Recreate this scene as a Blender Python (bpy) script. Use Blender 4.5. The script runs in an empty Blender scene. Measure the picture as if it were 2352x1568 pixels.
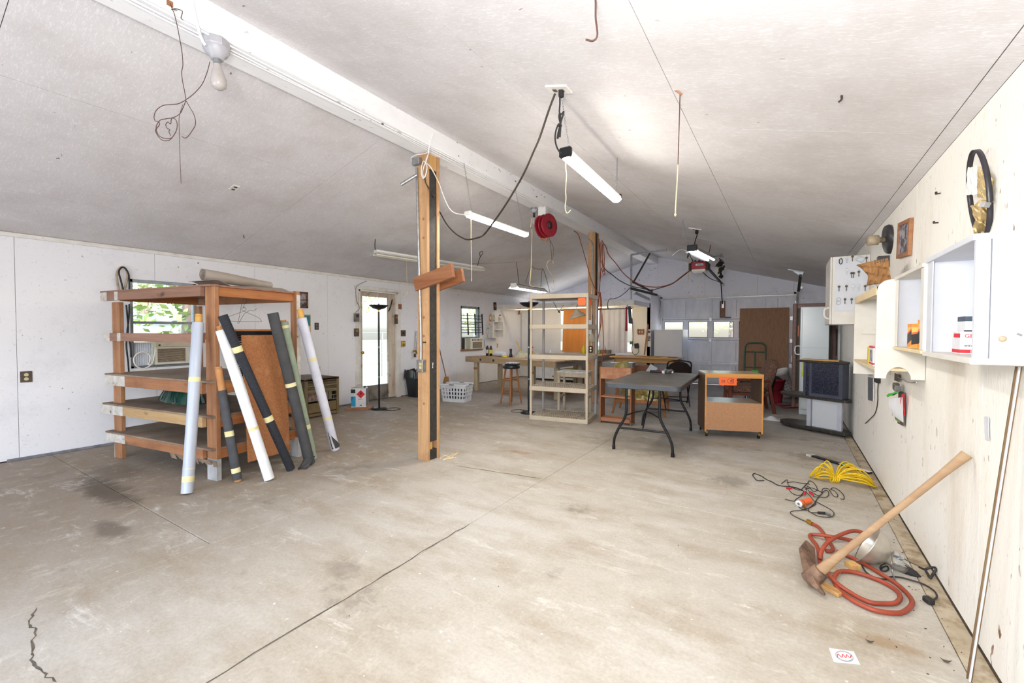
import bpy, bmesh, math, random
from mathutils import Vector, Matrix, Euler
random.seed(11)
SC = bpy.context.scene
COL = SC.collection
PI = math.pi

# ---------------------------------------------------------------- camera, sky, light, exposure
cam_d = bpy.data.cameras.new('camera')
cam_d.sensor_width = 36.0
cam_d.lens = 1000.0 / 2352.0 * 36.0
cam_d.clip_start = 0.05
cam = bpy.data.objects.new('camera', cam_d)
COL.objects.link(cam)
cam.matrix_world = Matrix(((0.843940, -0.015215, 0.536222, 0.0), (0.536432, 0.019253, -0.843724, 0.0), (0.002514, 0.999699, 0.024410, 1.4085), (0, 0, 0, 1)))
SC.camera = cam

def lin(c):
    c = c / 255.0
    return c / 12.92 if c <= 0.04045 else ((c + 0.055) / 1.055) ** 2.4
def H(h, a=1.0):
    h = h.lstrip('#')
    return (lin(int(h[0:2], 16)), lin(int(h[2:4], 16)), lin(int(h[4:6], 16)), a)

W = bpy.data.worlds.new('world')
SC.world = W
W.use_nodes = True
wn = W.node_tree.nodes
wl = W.node_tree.links
sky = wn.new('ShaderNodeTexSky')
sky.sky_type = 'NISHITA'
sky.sun_disc = False
sky.sun_elevation = math.radians(50)
sky.sun_rotation = math.radians(90)
sky.air_density = 1.0
sky.dust_density = 3.0
sky.ozone_density = 1.0
wl.new(sky.outputs['Color'], wn['Background'].inputs['Color'])
wn['Background'].inputs['Strength'].default_value = 0.9

def lamp(name, kind, loc, energy, color=(1, 1, 1), target=None, size=None, size_y=None, spread=None, rad=None, rot=None):
    d = bpy.data.lights.new(name, kind)
    d.energy = energy
    d.color = color
    if kind == 'AREA':
        d.shape = 'RECTANGLE'
        d.size = size
        d.size_y = size_y or size
        if spread: d.spread = math.radians(spread)
    if kind == 'POINT' and rad: d.shadow_soft_size = rad
    o = bpy.data.objects.new(name, d)
    COL.objects.link(o)
    o.location = loc
    if target is not None:
        o.rotation_euler = (Vector(target) - Vector(loc)).to_track_quat('-Z', 'Y').to_euler()
    elif rot: o.rotation_euler = rot
    return o
s = lamp('sun', 'SUN', (30, 0, 30), 4.5, (1.0, 0.95, 0.88), target=(6, 8, 0))
s.data.angle = math.radians(1.0)
# daylight entering through the wide open doorway behind the photographer
lamp('doorway_daylight', 'AREA', (-3.1, -2.0, 1.1), 80.0, (0.86, 0.92, 1.0), target=(-3.1, 5, 1.1), size=4.0, size_y=2.0)
# the photographer's flash, bounced off the roof boards just above and behind the camera
lamp('bounced_flash', 'AREA', (-0.25, -0.55, 1.75), 66.0, (1.0, 0.985, 0.97), target=(-0.4, 1.2, 2.9), size=0.5, size_y=0.5)
lamp('direct_flash', 'AREA', (-0.12, -0.12, 1.72), 40.0, (1.0, 0.985, 0.97), target=(-2.2, 4.0, 1.5), size=0.22, size_y=0.22)
SC.view_settings.view_transform = 'Standard'
SC.view_settings.look = 'None'
SC.view_settings.gamma = 1.0
SC.view_settings.use_curve_mapping = False
SC.view_settings.exposure = 0.33
SC.cycles.max_bounces = 7
SC.cycles.diffuse_bounces = 4
SC.cycles.use_denoising = True
SC.cycles.sample_clamp_indirect = 6.0

# ---------------------------------------------------------------- materials
MATS = {}
def node(nt, t, **kw):
    n = nt.nodes.new(t)
    for k, v in kw.items():
        setattr(n, k, v)
    return n
def mix(nt, fac, a, b, mode='MIX'):
    n = nt.nodes.new('ShaderNodeMix')
    n.data_type = 'RGBA'
    n.blend_type = mode
    for sock, val in ((n.inputs[0], fac), (n.inputs[6], a), (n.inputs[7], b)):
        if hasattr(val, 'is_output'): nt.links.new(val, sock)
        else: sock.default_value = val
    return n.outputs[2]
def ramp(nt, val, p0, p1, c0=0.0, c1=1.0):
    n = nt.nodes.new('ShaderNodeMapRange')
    n.clamp = True
    nt.links.new(val, n.inputs[0])
    n.inputs[1].default_value = p0
    n.inputs[2].default_value = p1
    n.inputs[3].default_value = c0
    n.inputs[4].default_value = c1
    return n.outputs[0]
def noise(nt, vec, scale, detail=4.0, rough=0.55, stretch=(1, 1, 1), dist=0.0):
    mp = nt.nodes.new('ShaderNodeMapping')
    mp.inputs['Scale'].default_value = stretch
    nt.links.new(vec, mp.inputs['Vector'])
    n = nt.nodes.new('ShaderNodeTexNoise')
    n.inputs['Scale'].default_value = scale
    n.inputs['Detail'].default_value = detail
    n.inputs['Roughness'].default_value = rough
    n.inputs['Distortion'].default_value = dist
    nt.links.new(mp.outputs[0], n.inputs['Vector'])
    return n.outputs['Fac']
def base_mat(name):
    m = bpy.data.materials.new(name)
    m.use_nodes = True
    nt = m.node_tree
    b = nt.nodes['Principled BSDF']
    tc = nt.nodes.new('ShaderNodeTexCoord')
    MATS[name] = m
    return m, nt, b, tc.outputs['Object']
def bump(nt, b, h, strength=0.2, dist=0.01):
    n = nt.nodes.new('ShaderNodeBump')
    n.inputs['Strength'].default_value = strength
    n.inputs['Distance'].default_value = dist
    nt.links.new(h, n.inputs['Height'])
    nt.links.new(n.outputs[0], b.inputs['Normal'])
def M(name, c, c2=None, sc=8.0, st=(1, 1, 1), rough=0.6, metal=0.0, amt=(0.35, 0.65), bmp=0.0, detail=4.0, dirt=None, dsc=3.0, damt=(0.6, 0.75), spec=0.5, trans=0.0, ior=1.45, emit=None, est=0.0, alpha=1.0, sub=0):
    m, nt, b, vec = base_mat(name)
    col = H(c)
    b.inputs['Roughness'].default_value = rough
    b.inputs['Metallic'].default_value = metal
    b.inputs['Specular IOR Level'].default_value = spec
    if c2 is None: c2 = c
    n = noise(nt, vec, sc, detail, 0.6, st)
    out = mix(nt, ramp(nt, n, *amt), col, H(c2))
    if dirt:
        d = noise(nt, vec, dsc, 6.0, 0.65)
        out = mix(nt, ramp(nt, d, *damt), out, H(dirt))
    nt.links.new(out, b.inputs['Base Color'])
    if bmp: bump(nt, b, n, bmp, 0.004)
    if trans:
        b.inputs['Transmission Weight'].default_value = trans
        b.inputs['IOR'].default_value = ior
    if emit:
        b.inputs['Emission Color'].default_value = H(emit)
        b.inputs['Emission Strength'].default_value = est
    b.inputs['Alpha'].default_value = alpha
    return m
def wood(name, c, c2, axis='x', sc=14.0, rough=0.65, dark='3a2414', knots=True, dirt=None):
    m, nt, b, vec = base_mat(name)
    st = {'x': (0.06, 1, 1), 'y': (1, 0.06, 1), 'z': (1, 1, 0.06)}[axis]
    g = noise(nt, vec, sc, 6.0, 0.6, st, 0.6)
    col = mix(nt, ramp(nt, g, 0.35, 0.68), H(c), H(c2))
    fine = noise(nt, vec, sc * 9, 3.0, 0.5, st)
    col = mix(nt, ramp(nt, fine, 0.5, 0.9, 0, 0.35), col, H(dark))
    if knots:
        k = noise(nt, vec, 7.0, 2.0, 0.4, {'x': (0.6, 1, 1), 'y': (1, 0.6, 1), 'z': (1, 1, 0.6)}[axis])
        col = mix(nt, ramp(nt, k, 0.70, 0.78, 0, 0.8), col, H(dark))
    if dirt:
        d = noise(nt, vec, 3.0, 7.0, 0.7)
        col = mix(nt, ramp(nt, d, 0.5, 0.72, 0, 0.7), col, H(dirt))
    nt.links.new(col, b.inputs['Base Color'])
    b.inputs['Roughness'].default_value = rough
    bump(nt, b, fine, 0.15, 0.003)
    return m
def painted(name, c, fleck, stain, along=(1, 1, 1), streak=(1, 1, 1), fl=(0.62, 0.70), stn=(0.55, 0.75), st_amt=0.35, rough=0.6, speck='57493d', spk=(0.70, 0.735), fsc=40.0, bmp=0.35):
    m, nt, b, vec = base_mat(name)
    f = noise(nt, vec, fsc, 3.0, 0.6, along, 1.2)
    col = mix(nt, ramp(nt, f, fl[0], fl[1], 0, 0.4), H(c), H(fleck))
    s1 = noise(nt, vec, 1.6, 7.0, 0.68, streak)
    col = mix(nt, ramp(nt, s1, stn[0], stn[1], 0, st_amt), col, H(stain))
    k = noise(nt, vec, 24.0, 2.0, 0.5, tuple(a ** 0.5 for a in along))
    k2 = noise(nt, vec, 2.5, 2.0, 0.5)
    mm = nt.nodes.new('ShaderNodeMath'); mm.operation = 'MULTIPLY'
    nt.links.new(ramp(nt, k, spk[0], spk[1]), mm.inputs[0])
    nt.links.new(ramp(nt, k2, 0.45, 0.65), mm.inputs[1])
    col = mix(nt, mm.outputs[0], col, H(speck))
    nt.links.new(col, b.inputs['Base Color'])
    b.inputs['Roughness'].default_value = rough
    bump(nt, b, f, bmp, 0.006)
    return m

# ---------------------------------------------------------------- mesh helpers
WM = {}
def frame_of(o):
    return WM.get(o.name, Matrix.Identity(4)) if o else Matrix.Identity(4)
class MB:
    def __init__(s, X=None):
        s.v = []; s.f = []; s.sm = []; s.X = X
    def add(s, vs, fs, smooth=False):
        o = len(s.v)
        for p in vs:
            p = Vector(p)
            s.v.append(s.X @ p if s.X is not None else p)
        for f in fs:
            s.f.append([i + o for i in f]); s.sm.append(smooth)
        return s
    def box(s, x0, y0, z0, x1, y1, z1):
        vs = [(x, y, z) for z in (z0, z1) for y in (y0, y1) for x in (x0, x1)]
        return s.add(vs, [(0, 2, 3, 1), (4, 5, 7, 6), (0, 1, 5, 4), (2, 6, 7, 3), (0, 4, 6, 2), (1, 3, 7, 5)])
    def bx(s, c, size, rot=(0, 0, 0)):
        R = Euler(rot).to_matrix(); c = Vector(c)
        h = Vector(size) / 2
        vs = [c + R @ Vector((h.x * x, h.y * y, h.z * z)) for z in (-1, 1) for y in (-1, 1) for x in (-1, 1)]
        return s.add(vs, [(0, 2, 3, 1), (4, 5, 7, 6), (0, 1, 5, 4), (2, 6, 7, 3), (0, 4, 6, 2), (1, 3, 7, 5)])
    def bar(s, p0, p1, w, h, up=(0, 0, 1)):
        p0 = Vector(p0); p1 = Vector(p1); d = (p1 - p0).normalized(); u = Vector(up)
        a = d.cross(u)
        if a.length < 1e-4: a = d.cross(Vector((0, 1, 0)))
        a.normalize(); b = a.cross(d)
        vs = []
        for p in (p0, p1):
            for i, j in ((-1, -1), (1, -1), (1, 1), (-1, 1)):
                vs.append(p + a * (w / 2 * i) + b * (h / 2 * j))
        return s.add(vs, [(3, 2, 1, 0), (4, 5, 6, 7), (0, 1, 5, 4), (1, 2, 6, 5), (2, 3, 7, 6), (3, 0, 4, 7)])
    def cyl(s, p0, p1, r0, r1=None, n=14, caps=True):
        if r1 is None: r1 = r0
        p0 = Vector(p0); p1 = Vector(p1); d = (p1 - p0).normalized()
        a = d.orthogonal().normalized(); b = d.cross(a)
        vs = []
        for p, r in ((p0, r0), (p1, r1)):
            for i in range(n):
                t = 2 * PI * i / n
                vs.append(p + a * (r * math.cos(t)) + b * (r * math.sin(t)))
        s.add(vs, [(i, (i + 1) % n, n + (i + 1) % n, n + i) for i in range(n)], True)
        if caps:
            s.add(vs[:n], [tuple(range(n - 1, -1, -1))]); s.add(vs[n:], [tuple(range(n))])
        return s
    def tube(s, pts, r, n=8, sub=4, closed=False, caps=True):
        P = [Vector(p) for p in pts]
        if sub > 1 and len(P) > 2:
            Q = []
            m = len(P)
            segs = m if closed else m - 1
            for i in range(segs):
                a = P[(i - 1) % m] if (closed or i > 0) else P[i] * 2 - P[i + 1]
                b = P[i]; c = P[(i + 1) % m]
                d = P[(i + 2) % m] if (closed or i + 2 < m) else c * 2 - b
                for k in range(sub):
                    t = k / sub
                    Q.append(0.5 * ((2 * b) + (c - a) * t + (2 * a - 5 * b + 4 * c - d) * t * t + (3 * b - a - 3 * c + d) * t ** 3))
            if not closed: Q.append(P[-1])
            P = Q
        m = len(P); vs = []
        rr = r if isinstance(r, (list, tuple)) else None
        nrm = None
        for i in range(m):
            if closed: d = P[(i + 1) % m] - P[(i - 1) % m]
            else: d = P[min(i + 1, m - 1)] - P[max(i - 1, 0)]
            if d.length < 1e-9: d = Vector((0, 0, 1))
            d.normalize()
            if nrm is None: nrm = d.orthogonal().normalized()
            nrm = (nrm - d * nrm.dot(d))
            if nrm.length < 1e-6: nrm = d.orthogonal()
            nrm.normalize(); b = d.cross(nrm)
            rad = r if rr is None else rr[0] + (rr[1] - rr[0]) * i / (m - 1)
            for k in range(n):
                t = 2 * PI * k / n
                vs.append(P[i] + nrm * (rad * math.cos(t)) + b * (rad * math.sin(t)))
        fs = []
        for i in range(m if closed else m - 1):
            j = (i + 1) % m
            for k in range(n):
                fs.append((i * n + k, i * n + (k + 1) % n, j * n + (k + 1) % n, j * n + k))
        s.add(vs, fs, True)
        if caps and not closed:
            s.add(vs[:n], [tuple(range(n - 1, -1, -1))]); s.add(vs[-n:], [tuple(range(n))])
        return s
    def lathe(s, prof, o=(0, 0, 0), n=24, ax=(0, 0, 1), smooth=True, sx=1.0):
        d = Vector(ax).normalized()
        a = d.orthogonal().normalized() if abs(d.z) < 0.999 else Vector((1, 0, 0))
        b = d.cross(a); o = Vector(o)
        vs = []
        for r, z in prof:
            for i in range(n):
                t = 2 * PI * i / n
                vs.append(o + a * (r * math.cos(t) * sx) + b * (r * math.sin(t)) + d * z)
        fs = []
        for j in range(len(prof) - 1):
            for i in range(n):
                fs.append((j * n + i, j * n + (i + 1) % n, (j + 1) * n + (i + 1) % n, (j + 1) * n + i))
        return s.add(vs, fs, smooth)
    def prism(s, poly, p, u, v, w, t, smooth=False):
        p = Vector(p); u = Vector(u); v = Vector(v); w = Vector(w).normalized()
        n = len(poly)
        vs = [p + u * a + v * b for a, b in poly] + [p + u * a + v * b + w * t for a, b in poly]
        s.add(vs, [tuple(range(n - 1, -1, -1)), tuple(range(n, 2 * n))])
        return s.add(vs, [(i, (i + 1) % n, n + (i + 1) % n, n + i) for i in range(n)], smooth)
    def quad(s, a, b, c, d, smooth=False):
        return s.add([a, b, c, d], [(0, 1, 2, 3)], smooth)
    def slab(s, a, b, c, d, t):
        a, b, c, d = map(Vector, (a, b, c, d))
        n = (b - a).cross(d - a).normalized() * t
        vs = [a, b, c, d, a + n, b + n, c + n, d + n]
        return s.add(vs, [(3, 2, 1, 0), (4, 5, 6, 7), (0, 1, 5, 4), (1, 2, 6, 5), (2, 3, 7, 6), (3, 0, 4, 7)])
    def surf(s, fn, nu, nv, smooth=True, t=0.0):
        vs = [Vector(fn(i / nu, j / nv)) for j in range(nv + 1) for i in range(nu + 1)]
        fs = [(j * (nu + 1) + i, j * (nu + 1) + i + 1, (j + 1) * (nu + 1) + i + 1, (j + 1) * (nu + 1) + i) for j in range(nv) for i in range(nu)]
        s.add(vs, fs, smooth)
        if t:
            k = len(vs)
            N = [Vector() for _ in vs]
            for f in fs:
                n = (vs[f[1]] - vs[f[0]]).cross(vs[f[3]] - vs[f[0]])
                for i in f: N[i] += n
            v2 = [p - (q.normalized() if q.length else Vector((0, 0, 1))) * t for p, q in zip(vs, N)]
            s.add(v2, [tuple(reversed(f)) for f in fs], smooth)
            ed = [i for i in range(nu + 1)] + [j * (nu + 1) + nu for j in range(1, nv + 1)] + [nv * (nu + 1) + i for i in range(nu - 1, -1, -1)] + [j * (nu + 1) for j in range(nv - 1, 0, -1)]
            al = vs + v2
            s.add(al, [(ed[i], ed[i] + k, ed[(i + 1) % len(ed)] + k, ed[(i + 1) % len(ed)]) for i in range(len(ed))])
        return s
    def ball(s, c, r, n=12, m=8, sc=(1, 1, 1)):
        c = Vector(c)
        return s.surf(lambda u, v: c + Vector((r * sc[0] * math.cos(2 * PI * u) * math.sin(PI * (1 - v)), r * sc[1] * math.sin(2 * PI * u) * math.sin(PI * (1 - v)), r * sc[2] * math.cos(PI * (1 - v)))), n, m)
    def build(s, name, mat, parent=None, bevel=0.0, local=False, label=None, kind=None, seg=1):
        me = bpy.data.meshes.new(name)
        V = s.v
        loc = None
        if parent is not None:
            if not local:
                I = frame_of(parent).inverted()
                V = [I @ p for p in V]
        else:
            xs = [p.x for p in V]; ys = [p.y for p in V]; zs = [p.z for p in V]
            loc = Vector(((min(xs) + max(xs)) / 2, (min(ys) + max(ys)) / 2, min(zs)))
            V = [p - loc for p in V]
        me.from_pydata([tuple(p) for p in V], [], s.f)
        me.polygons.foreach_set('use_smooth', s.sm)
        if bevel:
            bm = bmesh.new(); bm.from_mesh(me)
            bmesh.ops.remove_doubles(bm, verts=bm.verts, dist=1e-5)
            es = [e for e in bm.edges if len(e.link_faces) == 2 and e.calc_face_angle(0) > 0.6]
            bmesh.ops.bevel(bm, geom=es, offset=bevel, segments=seg, affect='EDGES', profile=0.5, clamp_overlap=True)
            bm.to_mesh(me); bm.free()
        me.materials.append(MATS[mat] if isinstance(mat, str) else mat)
        me.update()
        o = bpy.data.objects.new(name, me)
        COL.objects.link(o)
        if parent is not None:
            o.parent = parent
            WM[o.name] = frame_of(parent)
        else:
            o.location = loc
            WM[o.name] = Matrix.Translation(loc)
        if label: o['label'] = label
        if kind: o['kind'] = kind
        return o
def T(name, label, cat, loc=(0, 0, 0), rz=0.0, group=None):
    o = bpy.data.objects.new(name, None)
    o.empty_display_size = 0.1
    COL.objects.link(o)
    o.location = loc; o.rotation_euler = (0, 0, rz)
    WM[o.name] = Matrix.Translation(Vector(loc)) @ Matrix.Rotation(rz, 4, 'Z')
    o['label'] = label; o['category'] = cat
    if group: o['group'] = group
    return o
def tag(o, label, cat, group=None, kind=None):
    o['label'] = label; o['category'] = cat
    if group: o['group'] = group
    if kind: o['kind'] = kind
    return o
def dup(root, loc, rz=None, label=None, scale=None):
    r = root.copy(); COL.objects.link(r); r.location = loc
    if rz is not None: r.rotation_euler = (0, 0, rz)
    if label: r['label'] = label
    if scale: r.scale = scale
    WM[r.name] = Matrix.Translation(Vector(loc)) @ Matrix.Rotation(r.rotation_euler[2], 4, 'Z')
    for ch in list(root.children):
        c = ch.copy(); COL.objects.link(c); c.parent = r
        for g in list(ch.children):
            d = g.copy(); COL.objects.link(d); d.parent = c
    return r
def LX(o):
    return MB(frame_of(o))
def text(name, body, p, u, v, size, mat, parent, ext=0.0006, align='LEFT', label=None):
    cu = bpy.data.curves.new(name, 'FONT')
    cu.body = body; cu.size = size; cu.extrude = ext; cu.align_x = align; cu.resolution_u = 2
    t = bpy.data.objects.new(name + '_src', cu)
    COL.objects.link(t)
    bpy.context.view_layer.update()
    me = bpy.data.meshes.new_from_object(t)
    bpy.data.objects.remove(t)
    u = Vector(u).normalized(); v = Vector(v).normalized(); w = u.cross(v); p = Vector(p)
    mb = MB()
    mb.add([p + u * q.co.x + v * q.co.y + w * q.co.z for q in me.vertices], [tuple(f.vertices) for f in me.polygons])
    return mb.build(name, mat, parent, label=label)
def chain(mb, a, b, link=0.022, r=0.0016):
    a = Vector(a); b = Vector(b); L = (b - a).length; n = max(2, int(L / (link * 0.78))); d = (b - a).normalized()
    e = d.orthogonal().normalized(); f = d.cross(e)
    for i in range(n):
        c = a + d * (L * (i + 0.5) / n); s = e if i % 2 else f
        mb.tube([c + d * (link / 2 * math.cos(t)) + s * (link / 4 * math.sin(t)) for t in [2 * PI * k / 8 for k in range(8)]], r, 4, 1, True)
    return mb

# ---------------------------------------------------------------- materials of the room
painted('wall_left_paint', 'eeeef2', 'c6c6cc', 'b4b4be', (1, 0.7, 0.7), (1, 1, 1), st_amt=0.3, speck='6a6264', spk=(0.715, 0.75))
painted('wall_right_paint', 'f4f1ea', 'd8cfbf', 'b89c78', (1, 1, 0.25), (1, 1, 0.35), fl=(0.60, 0.70), stn=(0.52, 0.78), st_amt=0.45, speck='7a5433', spk=(0.68, 0.72))
painted('wall_back_paint', 'ececf5', 'd0d0dc', 'bcbcc8', (1, 1, 0.8), st_amt=0.45, speck='3c3c44', spk=(0.67, 0.71))
painted('alcove_paint', 'efe9dd', 'd9d0c0', 'c4b79f', (1, 1, 0.4), st_amt=0.3)
painted('ceiling_paint', 'dad7d9', 'fdfbfd', 'b8b0ac', (0.3, 1.6, 1), (1, 1, 1), fl=(0.52, 0.64), stn=(0.44, 0.72), st_amt=0.5, speck='55504c', spk=(0.745, 0.77), fsc=60.0, bmp=0.10)
painted('beam_paint', 'f4f4f6', 'd9d9de', 'c2c0c4', (1, 0.2, 1), st_amt=0.25, speck='3a3634', spk=(0.68, 0.71))
M('white_trim', 'eceae6', 'dcd8d0', 6, rough=0.5, dirt='9b8d7c', dsc=5, damt=(0.62, 0.85))
M('dark_gap', '3b3936', '2a2826', 10, rough=0.9)
M('grey_sill', '8b8b90', '6c6c72', 9, rough=0.7)
M('glass', 'ffffff', rough=0.02, trans=1.0, ior=1.02, spec=0.3)
M('outside_concrete', 'd8d4cc', 'c2beb4', 2, rough=0.9)

# concrete floor: broom-finished slab, browner and darker towards the left bay, with stains, dust and white splashes
def concrete():
    m, nt, b, vec0 = base_mat('concrete')
    geo = node(nt, 'ShaderNodeNewGeometry'); vec = geo.outputs['Position']
    big = noise(nt, vec, 0.55, 5.0, 0.6)
    med = noise(nt, vec, 2.4, 7.0, 0.7, (0.55, 1.3, 1))
    fin = noise(nt, vec, 55.0, 4.0, 0.65)
    gr = noise(nt, vec, 9.0, 6.0, 0.75, (1, 0.6, 1))
    col = mix(nt, ramp(nt, big, 0.38, 0.62), H('cac6be'), H('b8b0a2'))
    sep = node(nt, 'ShaderNodeSeparateXYZ'); nt.links.new(vec, sep.inputs[0])
    left = ramp(nt, sep.outputs[0], -2.6, -4.4)
    col = mix(nt, left, col, H('9a8d7e'))
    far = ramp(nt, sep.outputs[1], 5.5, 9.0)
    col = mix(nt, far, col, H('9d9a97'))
    col = mix(nt, ramp(nt, med, 0.44, 0.70, 0, 0.62), col, H('97866c'))
    col = mix(nt, ramp(nt, gr, 0.54, 0.70, 0, 0.5), col, H('d8d2c6'))
    k = noise(nt, vec, 1.15, 6.0, 0.72)
    col = mix(nt, ramp(nt, k, 0.60, 0.70, 0, 0.5), col, H('5d4f3f'))
    wsp = noise(nt, vec, 3.1, 9.0, 0.8, (0.5, 1.6, 1), 0.4)
    col = mix(nt, ramp(nt, wsp, 0.575, 0.68, 0, 0.75), col, H('e6e2da'))
    for (x, y, rx, ry, cc, a) in (OILS):
        v = node(nt, 'ShaderNodeVectorMath', operation='SUBTRACT'); nt.links.new(vec, v.inputs[0]); v.inputs[1].default_value = (x, y, 0)
        d = node(nt, 'ShaderNodeVectorMath', operation='DIVIDE'); nt.links.new(v.outputs[0], d.inputs[0]); d.inputs[1].default_value = (rx, ry, 1)
        l = node(nt, 'ShaderNodeVectorMath', operation='LENGTH'); nt.links.new(d.outputs[0], l.inputs[0])
        ad = node(nt, 'ShaderNodeMath', operation='ADD'); nt.links.new(l.outputs['Value'], ad.inputs[0]); nt.links.new(ramp(nt, gr, 0.3, 0.7, -0.4, 0.4), ad.inputs[1])
        col = mix(nt, ramp(nt, ad.outputs[0], 1.0, 0.45, 0, a), col, H(cc))
    sp = noise(nt, vec, 30.0, 2.0, 0.4)
    col = mix(nt, ramp(nt, sp, 0.755, 0.775, 0, 0.8), col, H('ece9e2'))
    col = mix(nt, ramp(nt, fin, 0.35, 0.75, 0.22, 0.0), col, H('5a5148'))
    nt.links.new(col, b.inputs['Base Color'])
    b.inputs['Roughness'].default_value = 0.72
    nt.links.new(ramp(nt, med, 0.35, 0.7, 0.55, 0.85), b.inputs['Roughness'])
    bump(nt, b, fin, 0.25, 0.004)
OILS = [(X, Y, RX, RY, C, A) for (X, Y, RX, RY, C, A) in (
    (-5.05, 1.28, 0.75, 0.16, '4a4034', 0.75), (-4.0, 1.05, 0.28, 0.10, '54493c', 0.6), (-5.6, 1.5, 0.5, 0.25, '5d5245', 0.5),
    (-2.22, 1.62, 0.16, 0.11, '7d6f5f', 0.45), (-0.45, 4.55, 0.22, 0.18, '6f675c', 0.5), (-1.5, 5.35, 0.8, 0.5, '857a6a', 0.45),
    (0.40, 2.55, 0.13, 0.06, '9b7a52', 0.5), (0.3, 5.9, 0.35, 0.25, '7c6c57', 0.5), (-2.6, 4.3, 0.18, 0.12, '9c7350', 0.4))]
concrete()
M('concrete_edge', 'bcb09c', 'a6967c', 12, rough=0.85, dirt='7c6546', dsc=6, damt=(0.5, 0.72), bmp=0.3)
M('crack_grey', '4e473f', '6a6055', 30, rough=0.95)
M('joint_fill', '8a7d6b', '6a5d4c', 12, rough=0.9)

# ---------------------------------------------------------------- floor: recessed joints between separate slabs
XR, XL, YB, YF, EV = 0.739, -6.994, 12.573, -2.1, 2.44
fl = MB().box(XL - 0.1, YF - 0.1, -0.14, XR + 0.1, YB + 0.1, -0.022).build('floor', 'joint_fill', kind='structure')
xs = [XL, -3.2, -1.945, 0.645, XR]
rows = {0: [YF, 1.33, 3.50, 8.1, YB], 1: [YF, 3.50, 8.1, YB], 2: [YF, 3.66, 8.2, YB], 3: [YF, 3.66, 8.2, YB]}
for i in range(4):
    for j in range(len(rows[i]) - 1):
        g = 0.0018
        MB().box(xs[i] + g, rows[i][j] + g, -0.03, xs[i + 1] - g, rows[i][j + 1] - g, 0.0).build('slab', 'concrete_edge' if i == 3 else 'concrete', fl, bevel=0.003)
rn = random.Random(3)
def crack(pts, w):
    P = [Vector(p) for p in pts]; Q = []
    for a, b in zip(P[:-1], P[1:]):
        for k in range(5): Q.append(a.lerp(b, k / 5) + Vector((rn.uniform(-1, 1), rn.uniform(-1, 1), 0)) * 0.008)
    Q.append(P[-1]); L = []; R_ = []
    for i, q in enumerate(Q):
        d = (Q[min(i + 1, len(Q) - 1)] - Q[max(i - 1, 0)]).normalized(); n = Vector((-d.y, d.x, 0))
        ww = w * rn.uniform(0.4, 1.3) * (1 if 0 < i < len(Q) - 1 else 0.1)
        L.append(q + n * ww + Vector((0, 0, 0.0008))); R_.append(q - n * ww + Vector((0, 0, 0.0008)))
    m = MB()
    for i in range(len(Q) - 1): m.quad(L[i], R_[i], R_[i + 1], L[i + 1])
    return m
crack([(-3.1961,0.5447,0),(-3.053,0.492,-0),(-2.9425,0.4982,0),(-2.7686,0.4466,0),(-2.68,0.4441,0),(-2.5733,0.4426,0),(-2.4504,0.4659,0)], 0.0045).build('crack', 'crack_grey', fl)
crack([(-1.945, 0.62, 0), (-1.95, 1.2, 0), (-1.94, 1.6, 0), (-1.95, 2.1, 0), (-1.945, 2.5, 0)], 0.005).build('crack', 'crack_grey', fl)
crack([(-2.9, 3.5, 0), (-2.45, 3.56, 0), (-1.96, 3.63, 0)], 0.006).build('crack', 'dark_gap', fl)

# ---------------------------------------------------------------- walls: a shell with board panels on its face
def cells(u0, u1, seams, holes, z0, z1):
    us = sorted({u0, u1, *[s for s in seams if u0 < s < u1], *[h[0] for h in holes], *[h[1] for h in holes]})
    out = []
    for a, b in zip(us[:-1], us[1:]):
        iv = [(z0, z1)]
        for h in holes:
            if h[0] <= a + 1e-6 and h[1] >= b - 1e-6:
                nv = []
                for p, q in iv:
                    if h[2] > p: nv.append((p, min(q, h[2])))
                    if h[3] < q: nv.append((max(p, h[3]), q))
                iv = [t for t in nv if t[1] - t[0] > 1e-4]
        out += [(a, b, p, q) for p, q in iv]
    return out
def wall_x(name, x, side, u0, u1, seams, holes, mat, z1=EV):
    # shell behind the face at x; side = +1 when the room is on +x
    m = MB()
    for a, b, p, q in cells(u0, u1, [], holes, -0.02, z1 + 0.05): m.box(*sorted((x - side * 0.015, x - side * 0.13))[:1], a, p, *sorted((x - side * 0.015, x - side * 0.13))[1:], b, q)
    w = m.build(name, 'dark_gap', kind='structure')
    cuts = [u0] + sorted(s for s in seams if u0 < s < u1) + [u1]
    for a, b in zip(cuts[:-1], cuts[1:]):
        mm = MB()
        for c in cells(a, b, [], [h for h in holes if h[0] < b and h[1] > a] and [(max(h[0], a), min(h[1], b), h[2], h[3]) for h in holes if h[0] < b and h[1] > a], 0.012, z1):
            e = 0.0018
            l = c[0] + (e if abs(c[0] - a) < 1e-6 else 0); r = c[1] - (e if abs(c[1] - b) < 1e-6 else 0)
            mm.box(min(x, x - side * 0.016), l, c[2], max(x, x - side * 0.016), r, c[3])
        mm.build('panel', mat, w)
    return w
LW = wall_x('wall_left', XL, 1, YF, YB, [-1.36, -0.13, 1.09, 2.31, 3.57, 4.83, 6.53, 8.43, 9.65, 10.87], [(2.05, 2.78, 0.92, 2.05), (5.49, 6.47, -0.02, 2.2), (8.59, 9.40, 0.90, 2.04)], 'wall_left_paint')
RW = wall_x('wall_right', XR, -1, YF, YB, [-0.9, 0.32, 1.54, 2.78, 4.1, 5.4, 6.7, 7.95, 9.2, 10.4], [(9.25, 10.55, 0.92, 1.52)], 'wall_right_paint')
def roofz(x): return 2.44 + (0.739 - x) * 0.27156 if x > -3.13 else 2.44 + (x + 6.994) * 0.27430
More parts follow.
